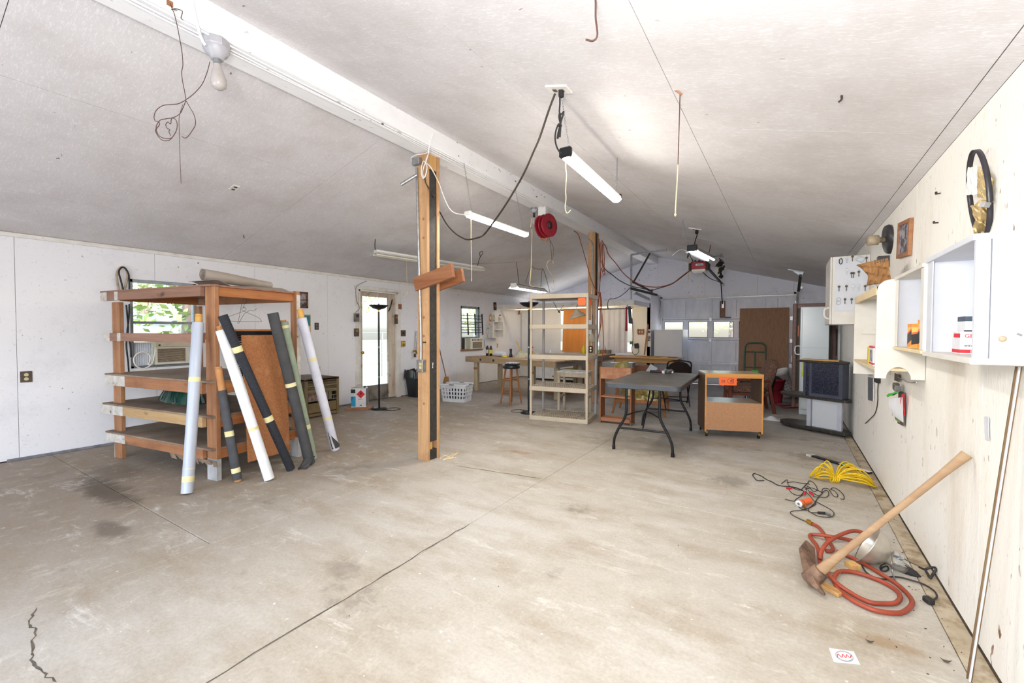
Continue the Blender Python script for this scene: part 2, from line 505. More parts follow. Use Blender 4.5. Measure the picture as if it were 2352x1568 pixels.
def gable(mb, xa, xb, za, y0, y1):
    mb.prism([(xa, za), (xb, za), (xb, roofz(xb)), (xa, roofz(xa))], (0, y0, 0), (1, 0, 0), (0, 0, 1), (0, 1, 0), y1 - y0)
mb = MB()
for a, b, z in ((XL - 0.1, -3.13, 2.05), (-3.13, -3.065, 2.05), (-3.05, 0.09, 2.31), (0.09, XR + 0.1, -0.02), (-3.13, -3.05, -0.02)):
    gable(mb, a, b, z, YB + 0.014, YB + 0.12)
BW = mb.build('wall_back', 'dark_gap', kind='structure')
for a, b, z in ((XL, -5.75, 2.14), (-5.75, -4.5, 2.14), (-4.5, -3.13, 2.14), (-3.13, -1.9, 2.31), (-1.9, -0.68, 2.31), (-0.68, 0.09, 2.31), (0.09, XR, 0.012)):
    mb = MB(); gable(mb, a + 0.002, b - 0.002, z, YB, YB + 0.012); mb.build('panel', 'wall_back_paint', BW)
# partition under the loft shelf at the far left
PW_holes = [(-6.74, -5.50, 0.85, 2.03), (-5.0, -3.55, 0.85, 2.03)]
mb = MB()
for c in cells(XL, -3.065, [], PW_holes, 0, 2.14): mb.box(c[0], 11.595, c[2], c[1], 11.68, c[3])
mb.box(-3.15, 11.58, 0, -3.067, YB + 0.01, 2.14)
PW = mb.build('wall_partition', 'dark_gap', kind='structure')
for a, b in ((XL, -6.74), (-6.74, -5.50), (-5.50, -5.0), (-5.0, -3.55), (-3.55, -3.065)):
    mb = MB()
    for c in cells(a, b, [], [h for h in PW_holes if h[0] >= a - 1e-6 and h[1] <= b + 1e-6], 0.012, 2.14): mb.box(c[0] + 0.0015, 11.58, c[2], c[1] - 0.0015, 11.594, c[3])
    mb.build('panel', 'alcove_paint', PW)
MB().box(-3.066, 11.58, 0.0, -3.056, YB, 2.42).build('panel', 'wall_back_paint', PW)
# front wall behind the photographer, with the wide open doorway
mb = MB()
for a, b, z in ((XL - 0.1, -5.2, -0.02), (-5.2, -3.13, 2.2), (-3.13, -1.0, 2.2), (-1.0, XR + 0.1, -0.02)):
    gable(mb, a, b, z, YF - 0.1, YF)
mb.build('wall_front', 'wall_back_paint', kind='structure')

# ---------------------------------------------------------------- ceiling boards
def slope_pts(x): return roofz(x)
mb = MB()
for xa, xb in ((XL - 0.15, -3.13), (-3.13, XR + 0.15)):
    mb.slab((xa, YF - 0.1, roofz(xa) + 0.014), (xb, YF - 0.1, roofz(xb) + 0.014), (xb, YB + 0.1, roofz(xb) + 0.014), (xa, YB + 0.1, roofz(xa) + 0.014), 0.1)
CE = mb.build('ceiling', 'dark_gap', kind='structure')
def ceil_panel(xa, xb, ya, yb):
    e = 0.002
    xa += e; xb -= e; ya += e; yb -= e
    MB().slab((xa, ya, roofz(xa)), (xb, ya, roofz(xb)), (xb, yb, roofz(xb)), (xa, yb, roofz(xa)), 0.012).build('panel', 'ceiling_paint', CE)
for xa, xb, ys in ((0.665, XR, [YF, 0.8, 3.2, 5.7, 8.1, 10.5, YB]), (-0.59, 0.665, [YF, 0.8, 3.2, 5.7, 8.1, 10.5, YB]), (-1.62, -0.59, [YF, 0.8, 3.27, 5.7, 8.1, 10.5, YB]), (-3.13, -1.62, [YF, 0.8, 3.27, 5.7, 8.1, 10.5, YB]),
                   (-4.51, -3.13, [YF, 0.6, 3.1, 5.55, 8.0, 10.4, YB]), (-6.08, -4.51, [YF, 0.6, 3.1, 5.55, 8.0, 10.4, YB]), (XL, -6.08, [YF, 0.6, 3.1, 5.55, 8.0, 10.4, YB])):
    for a, b in zip(ys[:-1], ys[1:]): ceil_panel(xa, xb, a, b)
BM = MB().box(-3.40, YF, 3.30, -3.125, YB, 3.52).build('beam', 'beam_paint', kind='structure', bevel=0.006)
MB().box(XL, YF, 2.395, XL + 0.02, YB, 2.44).build('trim_1', 'white_trim', kind='structure', bevel=0.003)
MB().box(XL, 1.0, 0.0, XL + 0.018, 5.45, 0.028).build('baseboard_left', 'grey_sill', kind='structure', bevel=0.003)

# ---------------------------------------------------------------- loft shelf over the far left corner
t = T('loft_shelf', 'long white loft shelf with deep front board across the far left corner', 'shelf', (-5.0, 10.24, 2.03))
MB().box(XL + 0.002, 10.24, 2.03, -3.09, 10.262, 2.142).build('front_board', 'white_trim', t, bevel=0.002)
MB().box(-3.112, 10.262, 2.03, -3.09, 11.578, 2.142).build('end_board', 'wall_back_paint', t, bevel=0.002)
MB().box(XL + 0.002, 10.262, 2.12, -3.112, 11.6, 2.142).build('shelf_board', 'white_trim', t)
MB().cyl((XL + 0.01, 10.40, 1.995), (-3.15, 10.40, 1.995), 0.016, n=10).build('curtain_rod', 'alcove_paint', t)
for x in (-6.3, -4.9, -3.5): MB().tube([(x, 10.40, 1.98), (x, 10.40, 2.03), (x, 10.40, 2.12)], 0.004, 6, 1).build('rod_hook', 'grey_sill', t)

# ---------------------------------------------------------------- outdoors
painted('lawn', '7d8c6c', '9aa584', '66744e', fsc=30, fl=(0.5, 0.65))
M('leaf_green', '7f9e55', 'b9c67a', 3, rough=0.7)
M('leaf_dark', '55754a', '86a062', 3, rough=0.7)
wood('bark', '6d5d52', '94857a', 'z', 9)
M('shed_wall', 'dfe3ea', 'cfd4de', 3, rough=0.5)
M('shed_roof', '8fa0b8', '7b8ca6', 3, rough=0.5)
M('porch_teal', '8fa9a8', '7d9796', 2, rough=0.7)
M('fence_wire', '9a9a98', rough=0.5, metal=0.6)
MB().box(-60, -40, -0.35, XL - 0.13, 60, -0.2).build('outside_lawn', 'lawn', kind='structure')
MB().box(XL - 0.12, YB + 0.12, -0.35, 30, 60, -0.12).build('outside_driveway', 'outside_concrete', kind='structure')
MB().box(XL - 2.5, 4.0, -0.2, XL - 0.13, 9.9, -0.04).build('outside_porch_floor', 'outside_concrete', kind='structure')
MB().box(XL - 3.2, 3.6, 2.42, XL - 0.12, 7.6, 2.50).build('outside_porch_roof', 'porch_teal', kind='structure')
def tree(label, x, y, h, r, tr, n, lm, seed, lo=0.35):
    rr = random.Random(seed)
    t = T('tree', label, 'tree', (x, y, -0.2))
    MB().tube([(x, y, -0.2), (x + 0.1, y, h * 0.3), (x, y + 0.1, h * 0.7)], [tr, tr * 0.5], 10, 4).build('trunk', 'bark', t)
    m = MB()
    for i in range(n):
        while True:
            p = Vector((rr.uniform(-1, 1), rr.uniform(-1, 1), rr.uniform(-1, 1)))
            if 0.25 < p.length < 1: break
        c = Vector((x + p.x * r, y + p.y * r, h * (lo + 1) / 2 + p.z * h * (1 - lo) / 2))
        a = Vector((rr.uniform(-1, 1), rr.uniform(-1, 1), rr.uniform(-0.6, 0.6))).normalized(); b = a.orthogonal().normalized()
        s = rr.uniform(0.06, 0.12)
        m.quad(c - a * s, c - b * s * 0.5, c + a * s, c + b * s * 0.5)
    m.build('crown', lm, t, kind='stuff')
tree('broad leafy tree with thick grey trunk outside the window behind the rack', -11.2, 4.35, 8.5, 3.4, 0.24, 5200, 'leaf_green', 1, 0.14)
tree('leafy green tree further off beyond the lawn outside the rack window', -27.0, 8.4, 9.0, 5.0, 0.3, 4200, 'leaf_dark', 2, 0.06)
tree('light green tree outside behind the barred window', -16.5, 22.5, 7.5, 3.2, 0.25, 3600, 'leaf_green', 3, 0.15)
tree('green tree beyond the wire fence seen through the glass door', -24.0, 16.5, 8.0, 3.8, 0.3, 3600, 'leaf_green', 4, 0.2)
tree('pale green tree across the driveway outside the garage door panes', -3.0, 30.0, 6.0, 4.0, 0.3, 2400, 'leaf_green', 5, 0.2)
t = T('garden_shed', 'small white garden shed with blue grey roof outside the rack window', 'shed', (-18.5, 4.4, -0.2))
MB().box(-20.5, 2.6, -0.2, -17.2, 6.3, 1.85).build('shed_wall', 'shed_wall', t)
MB().prism([(2.3, 1.95), (6.8, 1.6), (6.8, 1.7), (2.3, 2.25)], (-20.8, 0, 0), (0, 1, 0), (0, 0, 1), (1, 0, 0), 4.0).build('shed_roof', 'shed_roof', t)
t = T('wire_fence', 'grey post and wire fence across the lawn outside the glass door', 'fence', (-12.0, 11.0, -0.2))
for k in range(6): MB().cyl((-12.5 + 0.2 * k, 7.5 + 1.5 * k, -0.2), (-12.5 + 0.2 * k, 7.5 + 1.5 * k, 1.35), 0.03, n=8).build('fence_post', 'fence_wire', t)
for z in (0.25, 0.62, 1.0, 1.32): MB().tube([(-12.5 + 0.2 * k, 7.5 + 1.5 * k, z) for k in range(6)], 0.015, 6, 1).build('fence_rail', 'fence_wire', t)

# ---------------------------------------------------------------- window behind the rack, with its air conditioner
M('alu_frame', '8f989e', '7c858b', 8, rough=0.4, metal=0.5)
M('ac_beige', 'd9d1b8', 'c9c0a4', 6, rough=0.5)
M('ac_white', 'e8e6dd', 'd8d5c8', 6, rough=0.5)
M('ac_grille', 'b5a58d', '9a8a72', 30, rough=0.6)
M('ac_dark', '3c3833', '2a2724', 10, rough=0.7)
w = MB()
for a in ((XL - 0.09, 2.05, 0.92, XL - 0.01, 2.085, 2.05), (XL - 0.09, 2.745, 0.92, XL - 0.01, 2.78, 2.05), (XL - 0.09, 2.05, 2.012, XL - 0.01, 2.78, 2.05), (XL - 0.09, 2.05, 0.92, XL - 0.01, 2.78, 0.95)): w.box(*a)
w1 = w.build('window_1', 'alu_frame', kind='structure', bevel=0.003)
MB().box(XL - 0.07, 2.085, 1.487, XL - 0.025, 2.745, 1.52).build('meeting_rail', 'alu_frame', w1, bevel=0.003)
MB().box(XL - 0.06, 2.085, 1.885, XL - 0.03, 2.745, 1.91).build('upper_rail', 'alu_frame', w1, bevel=0.003)
MB().box(XL - 0.05, 2.085, 1.51, XL - 0.046, 2.745, 2.015).build('pane', 'glass', w1)
MB().box(XL - 0.06, 2.085, 1.24, XL - 0.056, 2.745, 1.49).build('pane', 'glass', w1)
t = T('window_air_conditioner', 'beige window air conditioner behind the wooden rack', 'air conditioner', (XL, 2.51, 0.95))
MB().box(XL - 0.4, 2.285, 0.952, XL + 0.02, 2.74, 1.238).build('casing', 'ac_beige', t, bevel=0.008)
MB().box(XL + 0.02, 2.285, 1.185, XL + 0.05, 2.74, 1.235).build('top_strip', 'ac_beige', t, bevel=0.006)
MB().box(XL + 0.02, 2.285, 0.955, XL + 0.045, 2.74, 1.183).build('front_frame', 'ac_white', t, bevel=0.005)
MB().box(XL + 0.045, 2.31, 0.985, XL + 0.047, 2.62, 1.165).build('grille_back', 'ac_dark', t)
for k in range(13):
    z = 0.99 + k * 0.0138
    MB().box(XL + 0.046, 2.31, z, XL + 0.053, 2.62, z + 0.0075).build('grille_slat', 'ac_grille', t)
for k in range(9): MB().box(XL + 0.046, 2.64, 0.99 + k * 0.02, XL + 0.052, 2.725, 1.0 + k * 0.02).build('vent_slat', 'ac_white', t)
MB().cyl((XL + 0.05, 2.33, 1.21), (XL + 0.054, 2.33, 1.21), 0.011, n=12).build('badge', 'ac_dark', t)
t = T('accordion_panel', 'white pleated filler panel beside the beige air conditioner', 'panel', (XL - 0.03, 2.18, 0.95))
for k in range(9):
    y = 2.087 + k * 0.0217
    MB().prism([(0, 0), (0.0108, 0.012), (0.0217, 0), (0.0108, 0.016)], (XL - 0.04, y, 0.952), (0, 1, 0), (1, 0, 0), (0, 0, 1), 0.286).build('pleat', 'shed_wall', t)
MB().box(XL - 0.05, 2.085, 1.236, XL - 0.02, 2.74, 1.252).build('top_rail', 'ac_beige', t)
tag(MB().tube([(-6.9639,2.2939,1.1839),(-6.9539,2.2786,1.082),(-6.9439,2.2449,0.9703),(-6.9439,2.1539,0.9145),(-6.9439,2.0799,0.964),(-6.9439,2.0638,1.0532),(-6.9439,2.1127,1.1173),(-6.9439,2.1881,1.1198),(-6.9439,2.2324,1.0559),(-6.9539,2.2128,0.9554)], 0.008, 6, 5).build('coiled_lead', 'alcove_paint'), 'cream power cord coiled by the pleated panel in the rack window', 'cord')

# ---------------------------------------------------------------- glazed side door
M('door_weathered', 'b3a08c', 'd6c9b8', 5, (1, 1, 0.2), rough=0.7, dirt='6d5642', dsc=6, damt=(0.55, 0.75))
M('kick_panel', '8d867c', '6f6860', 7, rough=0.6, dirt='4a4039', dsc=5, damt=(0.5, 0.7))
M('brass', 'c9a24a', 'a67f30', 10, rough=0.35, metal=0.9)
M('black_metal', '17171a', '222226', 10, rough=0.35, metal=0.4)
M('steel', 'b5b7ba', '8f9194', 10, rough=0.3, metal=0.9)
mb = MB()
mb.box(XL - 0.1, 5.49, 0, XL + 0.025, 5.525, 2.2).box(XL - 0.1, 6.435, 0, XL + 0.025, 6.47, 2.2).box(XL - 0.1, 5.49, 2.165, XL + 0.025, 6.47, 2.2)
mb.box(XL - 0.002, 5.41, 0, XL + 0.018, 5.49, 2.26).box(XL - 0.002, 6.47, 0, XL + 0.018, 6.56, 2.26).box(XL - 0.002, 5.41, 2.2, XL + 0.02, 6.56, 2.27)
d1 = mb.build('door_1', 'white_trim', kind='structure', bevel=0.003)
mb = MB()
mb.box(XL - 0.06, 5.53, 0.02, XL - 0.02, 5.60, 2.16).box(XL - 0.06, 6.25, 0.02, XL - 0.02, 6.43, 2.16).box(XL - 0.06, 5.60, 2.08, XL - 0.02, 6.25, 2.16)
mb.build('leaf_frame', 'door_weathered', d1, bevel=0.004)
MB().box(XL - 0.055, 5.60, 0.02, XL - 0.022, 6.25, 0.31).build('kick_panel', 'kick_panel', d1, bevel=0.004)
MB().box(XL - 0.043, 5.60, 0.31, XL - 0.038, 6.25, 2.08).build('pane', 'glass', d1)
MB().lathe([(0, 0), (0.012, 0.0), (0.012, 0.03), (0.028, 0.045), (0.03, 0.06), (0.018, 0.075), (0, 0.078)], (XL - 0.02, 5.565, 0.98), 16, (1, 0, 0)).build('knob', 'brass', d1)
MB().box(XL - 0.1, 5.525, -0.005, XL + 0.01, 6.435, 0.02).build('threshold', 'steel', d1)
MB().tube([(-6.9439,6.2953,2.0495),(-6.9439,6.2477,1.8937),(-6.9639,6.2124,1.8024)], 0.012, 6, 3).build('door_closer', 'black_metal', d1)

# ---------------------------------------------------------------- barred window with air conditioner at the far left
wood('sill_wood', '8a5a3a', 'a8734c', 'y', 14)
mb = MB()
for a in ((XL - 0.10, 8.59, 0.92, XL - 0.02, 8.66, 2.04), (XL - 0.10, 9.33, 0.92, XL - 0.02, 9.40, 2.04), (XL - 0.10, 8.59, 1.98, XL - 0.02, 9.40, 2.04), (XL - 0.1, 8.66, 1.57, XL - 0.04, 9.33, 1.60), (XL - 0.1, 8.66, 1.22, XL - 0.04, 9.33, 1.25)): mb.box(*a)
w2 = mb.build('window_2', 'alu_frame', kind='structure', bevel=0.003)
MB().box(XL - 0.07, 8.66, 1.25, XL - 0.066, 9.33, 1.98).build('pane', 'glass', w2)
MB().box(XL - 0.1, 8.57, 0.895, XL + 0.05, 9.47, 0.93).build('window_sill', 'sill_wood', w2, bevel=0.004)
MB().box(XL - 0.09, 8.66, 0.93, XL - 0.07, 8.84, 1.23).build('blanking_board', 'ac_dark', w2)
t = T('window_rack', 'black bar rack hung across the barred far window', 'rack', (XL + 0.02, 9.0, 1.3))
for k, (z, y0, y1) in enumerate(((1.80, 8.60, 9.42), (1.72, 8.62, 9.40), (1.63, 8.60, 9.44), (1.50, 8.60, 9.44), (1.43, 8.62, 9.40), (1.36, 8.61, 9.45))):
    MB().cyl((XL + 0.015, y0, z), (XL + 0.015, y1, z), 0.009, n=8).build('cross_bar', 'black_metal', t)
for y in (8.83, 9.14, 9.46): MB().bar((XL + 0.03, y - 0.01, 1.86), (XL + 0.03, y + 0.03, 1.30), 0.03, 0.02, (1, 0, 0)).build('upright_bar', 'black_metal', t)
t = T('small_air_conditioner', 'small cream air conditioner on the wooden sill of the barred window', 'air conditioner', (XL, 9.1, 0.93))
MB().box(XL - 0.3, 8.86, 0.932, XL + 0.10, 9.36, 1.22).build('casing', 'ac_beige', t, bevel=0.006)
MB().box(XL + 0.10, 8.86, 0.932, XL + 0.125, 9.36, 1.22).build('front_frame', 'ac_white', t, bevel=0.006)
MB().box(XL + 0.125, 8.92, 0.955, XL + 0.128, 9.32, 1.12).build('grille_back', 'ac_dark', t)
for k in range(11): MB().box(XL + 0.127, 8.92, 0.958 + k * 0.0148, XL + 0.132, 9.32, 0.966 + k * 0.0148).build('grille_slat', 'ac_grille', t)
MB().box(XL + 0.125, 8.90, 1.145, XL + 0.13, 9.19, 1.195).build('control_panel', 'ac_dark', t)
for k in range(4): MB().box(XL + 0.129, 8.92 + k * 0.065, 1.15, XL + 0.136, 8.95 + k * 0.065, 1.19).build('button', 'ac_white', t)
for k in range(2): MB().cyl((XL + 0.125, 9.24 + k * 0.07, 1.17), (XL + 0.14, 9.24 + k * 0.07, 1.17), 0.018, n=12).build('dial', 'ac_grille', t)
tag(MB().tube([(-6.8739,9.4322,0.9915),(-6.9139,9.4911,1.1663),(-6.9539,9.5509,1.0708),(-6.9739,9.6516,0.9256),(-6.9739,9.7334,0.7791)], 0.006, 6, 4).build('appliance_lead', 'steel'), 'thin grey cord drooping from the small cream air conditioner', 'cord')

# ---------------------------------------------------------------- wooden rack
wood('rack_wood', '9a6846', 'b5875f', 'z', 11, dirt='7d4a2c')
wood('rack_rail', '94603f', 'b07e56', 'x', 11, dirt='74482e')
wood('rack_rail_side', '9c5c32', 'b87a48', 'y', 10)
wood('rack_old_rail', '84604e', '9c7764', 'x', 12)
wood('rack_tan_rail', 'a8875c', 'bd9d70', 'x', 12)
M('rack_board', '85705f', '73614f', 6, rough=0.85, dirt='9c8a78', dsc=2.5, damt=(0.4, 0.7))
M('old_white_paint', 'd5d1cb', 'b7b0a6', 14, rough=0.8, dirt='5d4c3f', dsc=14, damt=(0.62, 0.68))
M('grey_paint', 'b9b9ba', 'a2a2a2', 9, rough=0.8)
rack = T('storage_rack', 'big rough timber storage rack with four dusty shelves before the left window', 'rack', (-4.535, 1.94, 0), math.radians(8.46))
Rk = lambda: LX(rack)
def rpost(x, y, w, d, h=1.71, z0=0.0): return Rk().box(x - w / 2, y - d / 2, z0, x + w / 2, y + d / 2, h)
rpost(-0.02, 0.0, 0.14, 0.042, 1.835).build('post', 'rack_wood', rack, bevel=0.003)
rpost(-1.68, 0.02, 0.14, 0.042).build('post', 'rack_wood', rack, bevel=0.003)
rpost(0.03, 0.86, 0.10, 0.042, 1.835).build('post', 'rack_wood', rack, bevel=0.003)
rpost(-1.70, 0.86, 0.10, 0.042).build('post', 'rack_wood', rack, bevel=0.003)
Rk().box(-0.0905, -0.0215, 0.0, 0.0505, 0.0215, 0.20).build('painted_foot', 'grey_paint', rack, label='grey painted foot')
Rk().box(-1.752, -0.003, 0.0, -1.7485, 0.041, 1.70).build('painted_edge', 'old_white_paint', rack, label='white painted edge')
Rk().box(-0.02, 0.838, 0.0, 0.0805, 0.882, 0.22).build('painted_foot', 'grey_paint', rack, label='grey painted foot')
Rk().box(0.0803, 0.838, 0.22, 0.0815, 0.882, 1.80).build('painted_edge', 'old_white_paint', rack, label='white painted edge')
lv = [(1.83, 'rack_old_rail', 0.32, -1.84, 0.105), (1.375, 'rack_old_rail', 0.16, -1.80, 0.105), (0.935, 'rack_rail', 0.39, -1.78, 0.125), (0.61, 'rack_tan_rail', 0.42, -1.86, 0.115), (0.305, 'rack_rail', 0.38, -1.79, 0.105)]
for i, (z, mt, pl_, xl, hh) in enumerate(lv):
    board = i != 1
    zt = z - (0.018 if board else 0)
    Rk().box(xl, -0.062, zt - hh + 0.018, -0.091, -0.022, zt).build('rail', mt, rack, bevel=0.002)
    Rk().box(xl - 0.0008, -0.0632, zt - hh + 0.0175, xl + (0.13 if i < 2 else pl_), -0.0215, zt + 0.0005).build('paint_patch', 'old_white_paint', rack, label='white painted end')
    if i < 2: Rk().box(xl + 0.28, -0.0632, zt - hh + 0.0175, xl + 0.345, -0.0215, zt + 0.0005).build('paint_patch', 'old_white_paint', rack, label='white painted patch')
    Rk().box(-1.75, 0.882, zt - hh + 0.018, 0.02, 0.922, zt).build('rail', 'rack_rail', rack, bevel=0.002)
    if board:
        Rk().box(0.0, 0.023, zt - hh + 0.018, 0.038, 0.838, zt).build('side_rail', 'rack_rail_side', rack, bevel=0.002)
        Rk().box(-1.70, 0.045, zt - hh + 0.018, -1.66, 0.838, zt).build('side_rail', 'rack_rail_side', rack, bevel=0.002)
        Rk().box(max(xl, -1.84), -0.064, zt, 0.04 if i else 0.06, 0.90, z).build('shelf_board', 'rack_board' if i else 'rack_old_rail', rack, bevel=0.002)
        if i: Rk().box(-0.9, 0.023, zt - hh + 0.018, -0.86, 0.88, zt).build('joist', 'rack_rail_side', rack)
# peeling sheet under the lowest shelf
rr = random.Random(5)
m = Rk()
for k in range(16): 
    x = -0.62 + k * 0.045
    m.quad((x, -0.06, 0.20), (x + 0.045, -0.06, 0.20), (x + 0.045, -0.055 + rr.uniform(0, .02), 0.17 - rr.uniform(0, 0.035)), (x, -0.055 + rr.uniform(0, .02), 0.17 - rr.uniform(0, 0.035)))
m.build('ragged_lining', 'rack_board', rack)
# boards leaning on the rack's end
M('particle_board', 'b0764a', '9c653e', 70, rough=0.85, amt=(0.4, 0.6), dirt='c49062', dsc=4, damt=(0.55, 0.75))
tag(Rk().slab((0.175, 0.20, 0.13), (0.10, 0.20, 1.36), (0.10, 0.665, 1.36), (0.175, 0.665, 0.13), 0.014).build('particle_board', 'particle_board', bevel=0.002), 'tall orange brown particle board leaning on the end of the timber rack', 'board')
t = T('louvered_shutter', 'black louvered shutter with wooden top edge behind the particle board', 'shutter', (-4.5, 2.5, 0.95))
Rk().box(0.043, 0.17, 1.345, 0.062, 0.74, 1.40).build('black_band', 'black_metal', t)
Rk().box(0.042, 0.17, 1.40, 0.063, 0.74, 1.418).build('top_edge', 'rack_rail_side', t)
Rk().box(0.043, 0.17, 0.955, 0.060, 0.19, 1.345).build('stile', 'black_metal', t)
Rk().box(0.043, 0.72, 0.955, 0.060, 0.74, 1.345).build('stile', 'black_metal', t)
for k in range(18):
    z = 0.96 + k * 0.0215
    Rk().bx((0.052, 0.455, z + 0.008), (0.003, 0.53, 0.018), (0, 0.5, 0)).build('louver', 'black_metal', t)

# rolls of upholstery fabric leaning on the rack
M('roll_bluegrey', 'a9b0be', 'bcc2ce', 5, (1, 1, 0.15), rough=0.35)
M('roll_black', '26272b', '1c1d20', 60, rough=0.9, dirt='4a4c52', dsc=70, damt=(0.66, 0.70))
M('roll_charcoal', '3f4044', '4c4d50', 9, rough=0.9)
M('roll_white', 'e9ebee', 'd9dce2', 6, rough=0.55)
M('roll_navy', '1f2127', '2b2e36', 70, rough=0.85, dirt='6a6e78', dsc=90, damt=(0.70, 0.73))
M('roll_dark', '48484a', '3c3c3e', 7, rough=0.9)
M('roll_sage', '93a08c', '869380', 12, rough=0.85, dirt='a9a283', dsc=2, damt=(0.55, 0.75))
M('roll_pale', 'c8cada', 'd8dae6', 6, rough=0.6)
M('cardboard_tube', 'c08a58', 'ad7848', 10, rough=0.8)
M('cardboard_yellow', 'd9ab5e', 'c99a4e', 10, rough=0.8)
M('masking_tape', 'e2d8a8', 'd5c992', 10, rough=0.6)
def roll(label, base, top, r, mat, core=None, cbase=0.0, ctop=0.0, tapes=(), cmat='cardboard_tube', flap=None, flat=1.0):
    b = Vector(base); tp = Vector(top); d = (tp - b); L = d.length; d.normalize()
    hz = Vector((d.x, d.y, 0)); side = d.cross(Vector((0, 0, 1))).normalized()
    lift = r * math.sqrt(max(0.0, 1 - d.z ** 2))
    b = b + Vector((0, 0, lift * (1 if cbase == 0 else 0.6)))
    t = T('fabric_roll', label, 'fabric roll', tuple(base), 0, 'rolls of fabric leaning on the rack')
    rb = random.Random(label)
    n = 28; rings = 26; vs = []
    a = d.orthogonal().normalized(); c = d.cross(a)
    z0 = cbase; z1 = L - ctop
    mb = MB()
    ph = [rb.uniform(0, 6.28) for _ in range(3)]
    def ring(u, k, ins=0.0):
        th = 2 * PI * k / n
        w = 1 + 0.035 * math.sin(3 * th + ph[0] + u * 5) + 0.02 * math.sin(2 * th + ph[1]) + (0.05 * (k / n) - 0.025)
        rad = (r - ins) * w
        return b + d * (z0 + (z1 - z0) * u) + a * (rad * math.cos(th)) + c * (rad * math.sin(th) * flat)
    vs = [ring(j / rings, k) for j in range(rings + 1) for k in range(n)]
    fs = [(j * n + k, j * n + (k + 1) % n, (j + 1) * n + (k + 1) % n, (j + 1) * n + k) for j in range(rings) for k in range(n)]
    mb.add(vs, fs, True)
    # spiral end faces: stepped rings
    for u, sgn in ((0.0, 1), (1.0, -1)):
        prev = [ring(u, k) for k in range(n)]
        for q in range(1, 5):
            ins = (r * 0.62) * q / 4; dz = d * (sgn * (0.004 if q % 2 else 0.0))
            cur = [ring(u, k, ins) + dz for k in range(n)]
            mb.add(prev + cur, [(k, (k + 1) % n, n + (k + 1) % n, n + k) for k in range(n)])
            prev = cur
        mb.add(prev, [tuple(range(n))])
    o = mb.build('fabric', mat, t)
    if core:
        if ctop: MB().cyl(b + d * (z1 - 0.02), b + d * L, core, n=16, caps=False).cyl(b + d * (z1 - 0.02), b + d * L, core * 0.85, n=16, caps=False).cyl(b + d * (L - 0.02), b + d * (L - 0.015), core, n=16).build('core_tube', cmat, t)
        if cbase: MB().cyl(b, b + d * (z0 + 0.02), core, n=16).build('core_tube', cmat, t)
    for u, wd in tapes:
        c0 = b + d * (L * u)
        mb = MB()
        vs = []
        for s_ in (-wd / 2, wd / 2):
            for k in range(n):
                q = ring((L * u + s_ - z0) / (z1 - z0), k); ctr = c0 + d * s_
                vs.append(ctr + (q - ctr) * 1.02)
        mb.add(vs, [(k, (k + 1) % n, n + (k + 1) % n, n + k) for k in range(n)], True)
        mb.build('tape_band', 'masking_tape', t)
    if flap:
        u0, u1, wd, ang = flap
        q = a * math.cos(ang) + c * math.sin(ang)
        tn = d.cross(q)
        MB().surf(lambda u, v: b + d * (L * (u0 + (u1 - u0) * u)) + q * r * (1.0 - 0.25 * v) + tn * (v * wd * math.sin(PI * u) ** 0.6), 12, 4, True, 0.002).build('loose_edge', mat, t)
    return t
roll('blue grey vinyl roll with two tape bands, leftmost at the rack', (-4.3451,1.6355,0), (-4.5589,1.83,1.5431), 0.046, 'roll_bluegrey', 0.028, 0, 0.08, ((0.075, 0.05), (0.13, 0.006), (0.62, 0.042)), 'cardboard_yellow')
roll('short black fabric roll on a long brown cardboard core', (-4.3037,2.0226,0), (-4.44,1.9307,1.0666), 0.037, 'roll_charcoal', 0.03, 0.02, 0.22, ((0.10, 0.045), (0.42, 0.05)), flap=(0.12, 0.55, 0.05, 0.3))
roll('plain white fabric roll with a thin yellow band', (-4.0919,2.2015,0), (-4.4,1.9323,1.432), 0.044, 'roll_white', 0.03, 0, 0.04, ((0.335, 0.03),), flap=(0.5, 0.75, 0.04, 0.3))
roll('long flecked black fabric roll with two tape bands', (-4.2064,2.4768,0), (-4.29,1.91,1.5254), 0.041, 'roll_navy', None, 0, 0, ((0.355, 0.055), (0.80, 0.055)))
roll('charcoal fabric roll with crumpled foot beside the sage green roll', (-4.2303,2.6998,0), (-4.36,2.3987,1.5706), 0.052, 'roll_dark', None, 0, 0, ((0.535, 0.04),), flap=(0.35, 0.75, 0.03, 0.6))
roll('sage green fabric roll behind the charcoal one', (-4.3641,2.8163,0), (-4.44,2.5461,1.5047), 0.047, 'roll_sage', 0.03, 0, 0.02, ((0.24, 0.045), (0.955, 0.03)))
pale = roll('pale lilac white fabric roll with cone core, farthest right at the rack', (-4.4761,3.1771,0), (-4.5,2.7656,1.6282), 0.05, 'roll_pale', 0.03, 0, 0.10, ((0.24, 0.03), (0.66, 0.035)), 'cardboard_yellow')
pb = Vector((-4.4761,3.1771,0)); ptp = Vector((-4.5,2.7656,1.6282)); pd = (ptp - pb).normalized(); pa = Vector((0.83, -0.55, 0.0)); pa = (pa - pd * pa.dot(pd)).normalized(); pc = pd.cross(pa)
MB().surf(lambda u, v: pb + Vector((0, 0, 0.03)) + pd * (0.012 + (0.02 + 0.20 * (1 - u)) * v) + (pa * math.cos(2.0 * u - 0.7) + pc * math.sin(2.0 * u - 0.7)) * 0.0548, 16, 4, True, 0.001).build('dark_lining', 'roll_dark', pale)
m = MB().surf(lambda u, v: Vector((-4.2149,2.7097,0)) + Vector((0.11 * (u - 0.5) + 0.06 * v, -0.02 - 0.14 * v + 0.03 * math.sin(9 * u), 0.075 * (1 - v) ** 1.5 + 0.012 + 0.012 * math.sin(14 * u + 5 * v))), 16, 10, True, 0.004)
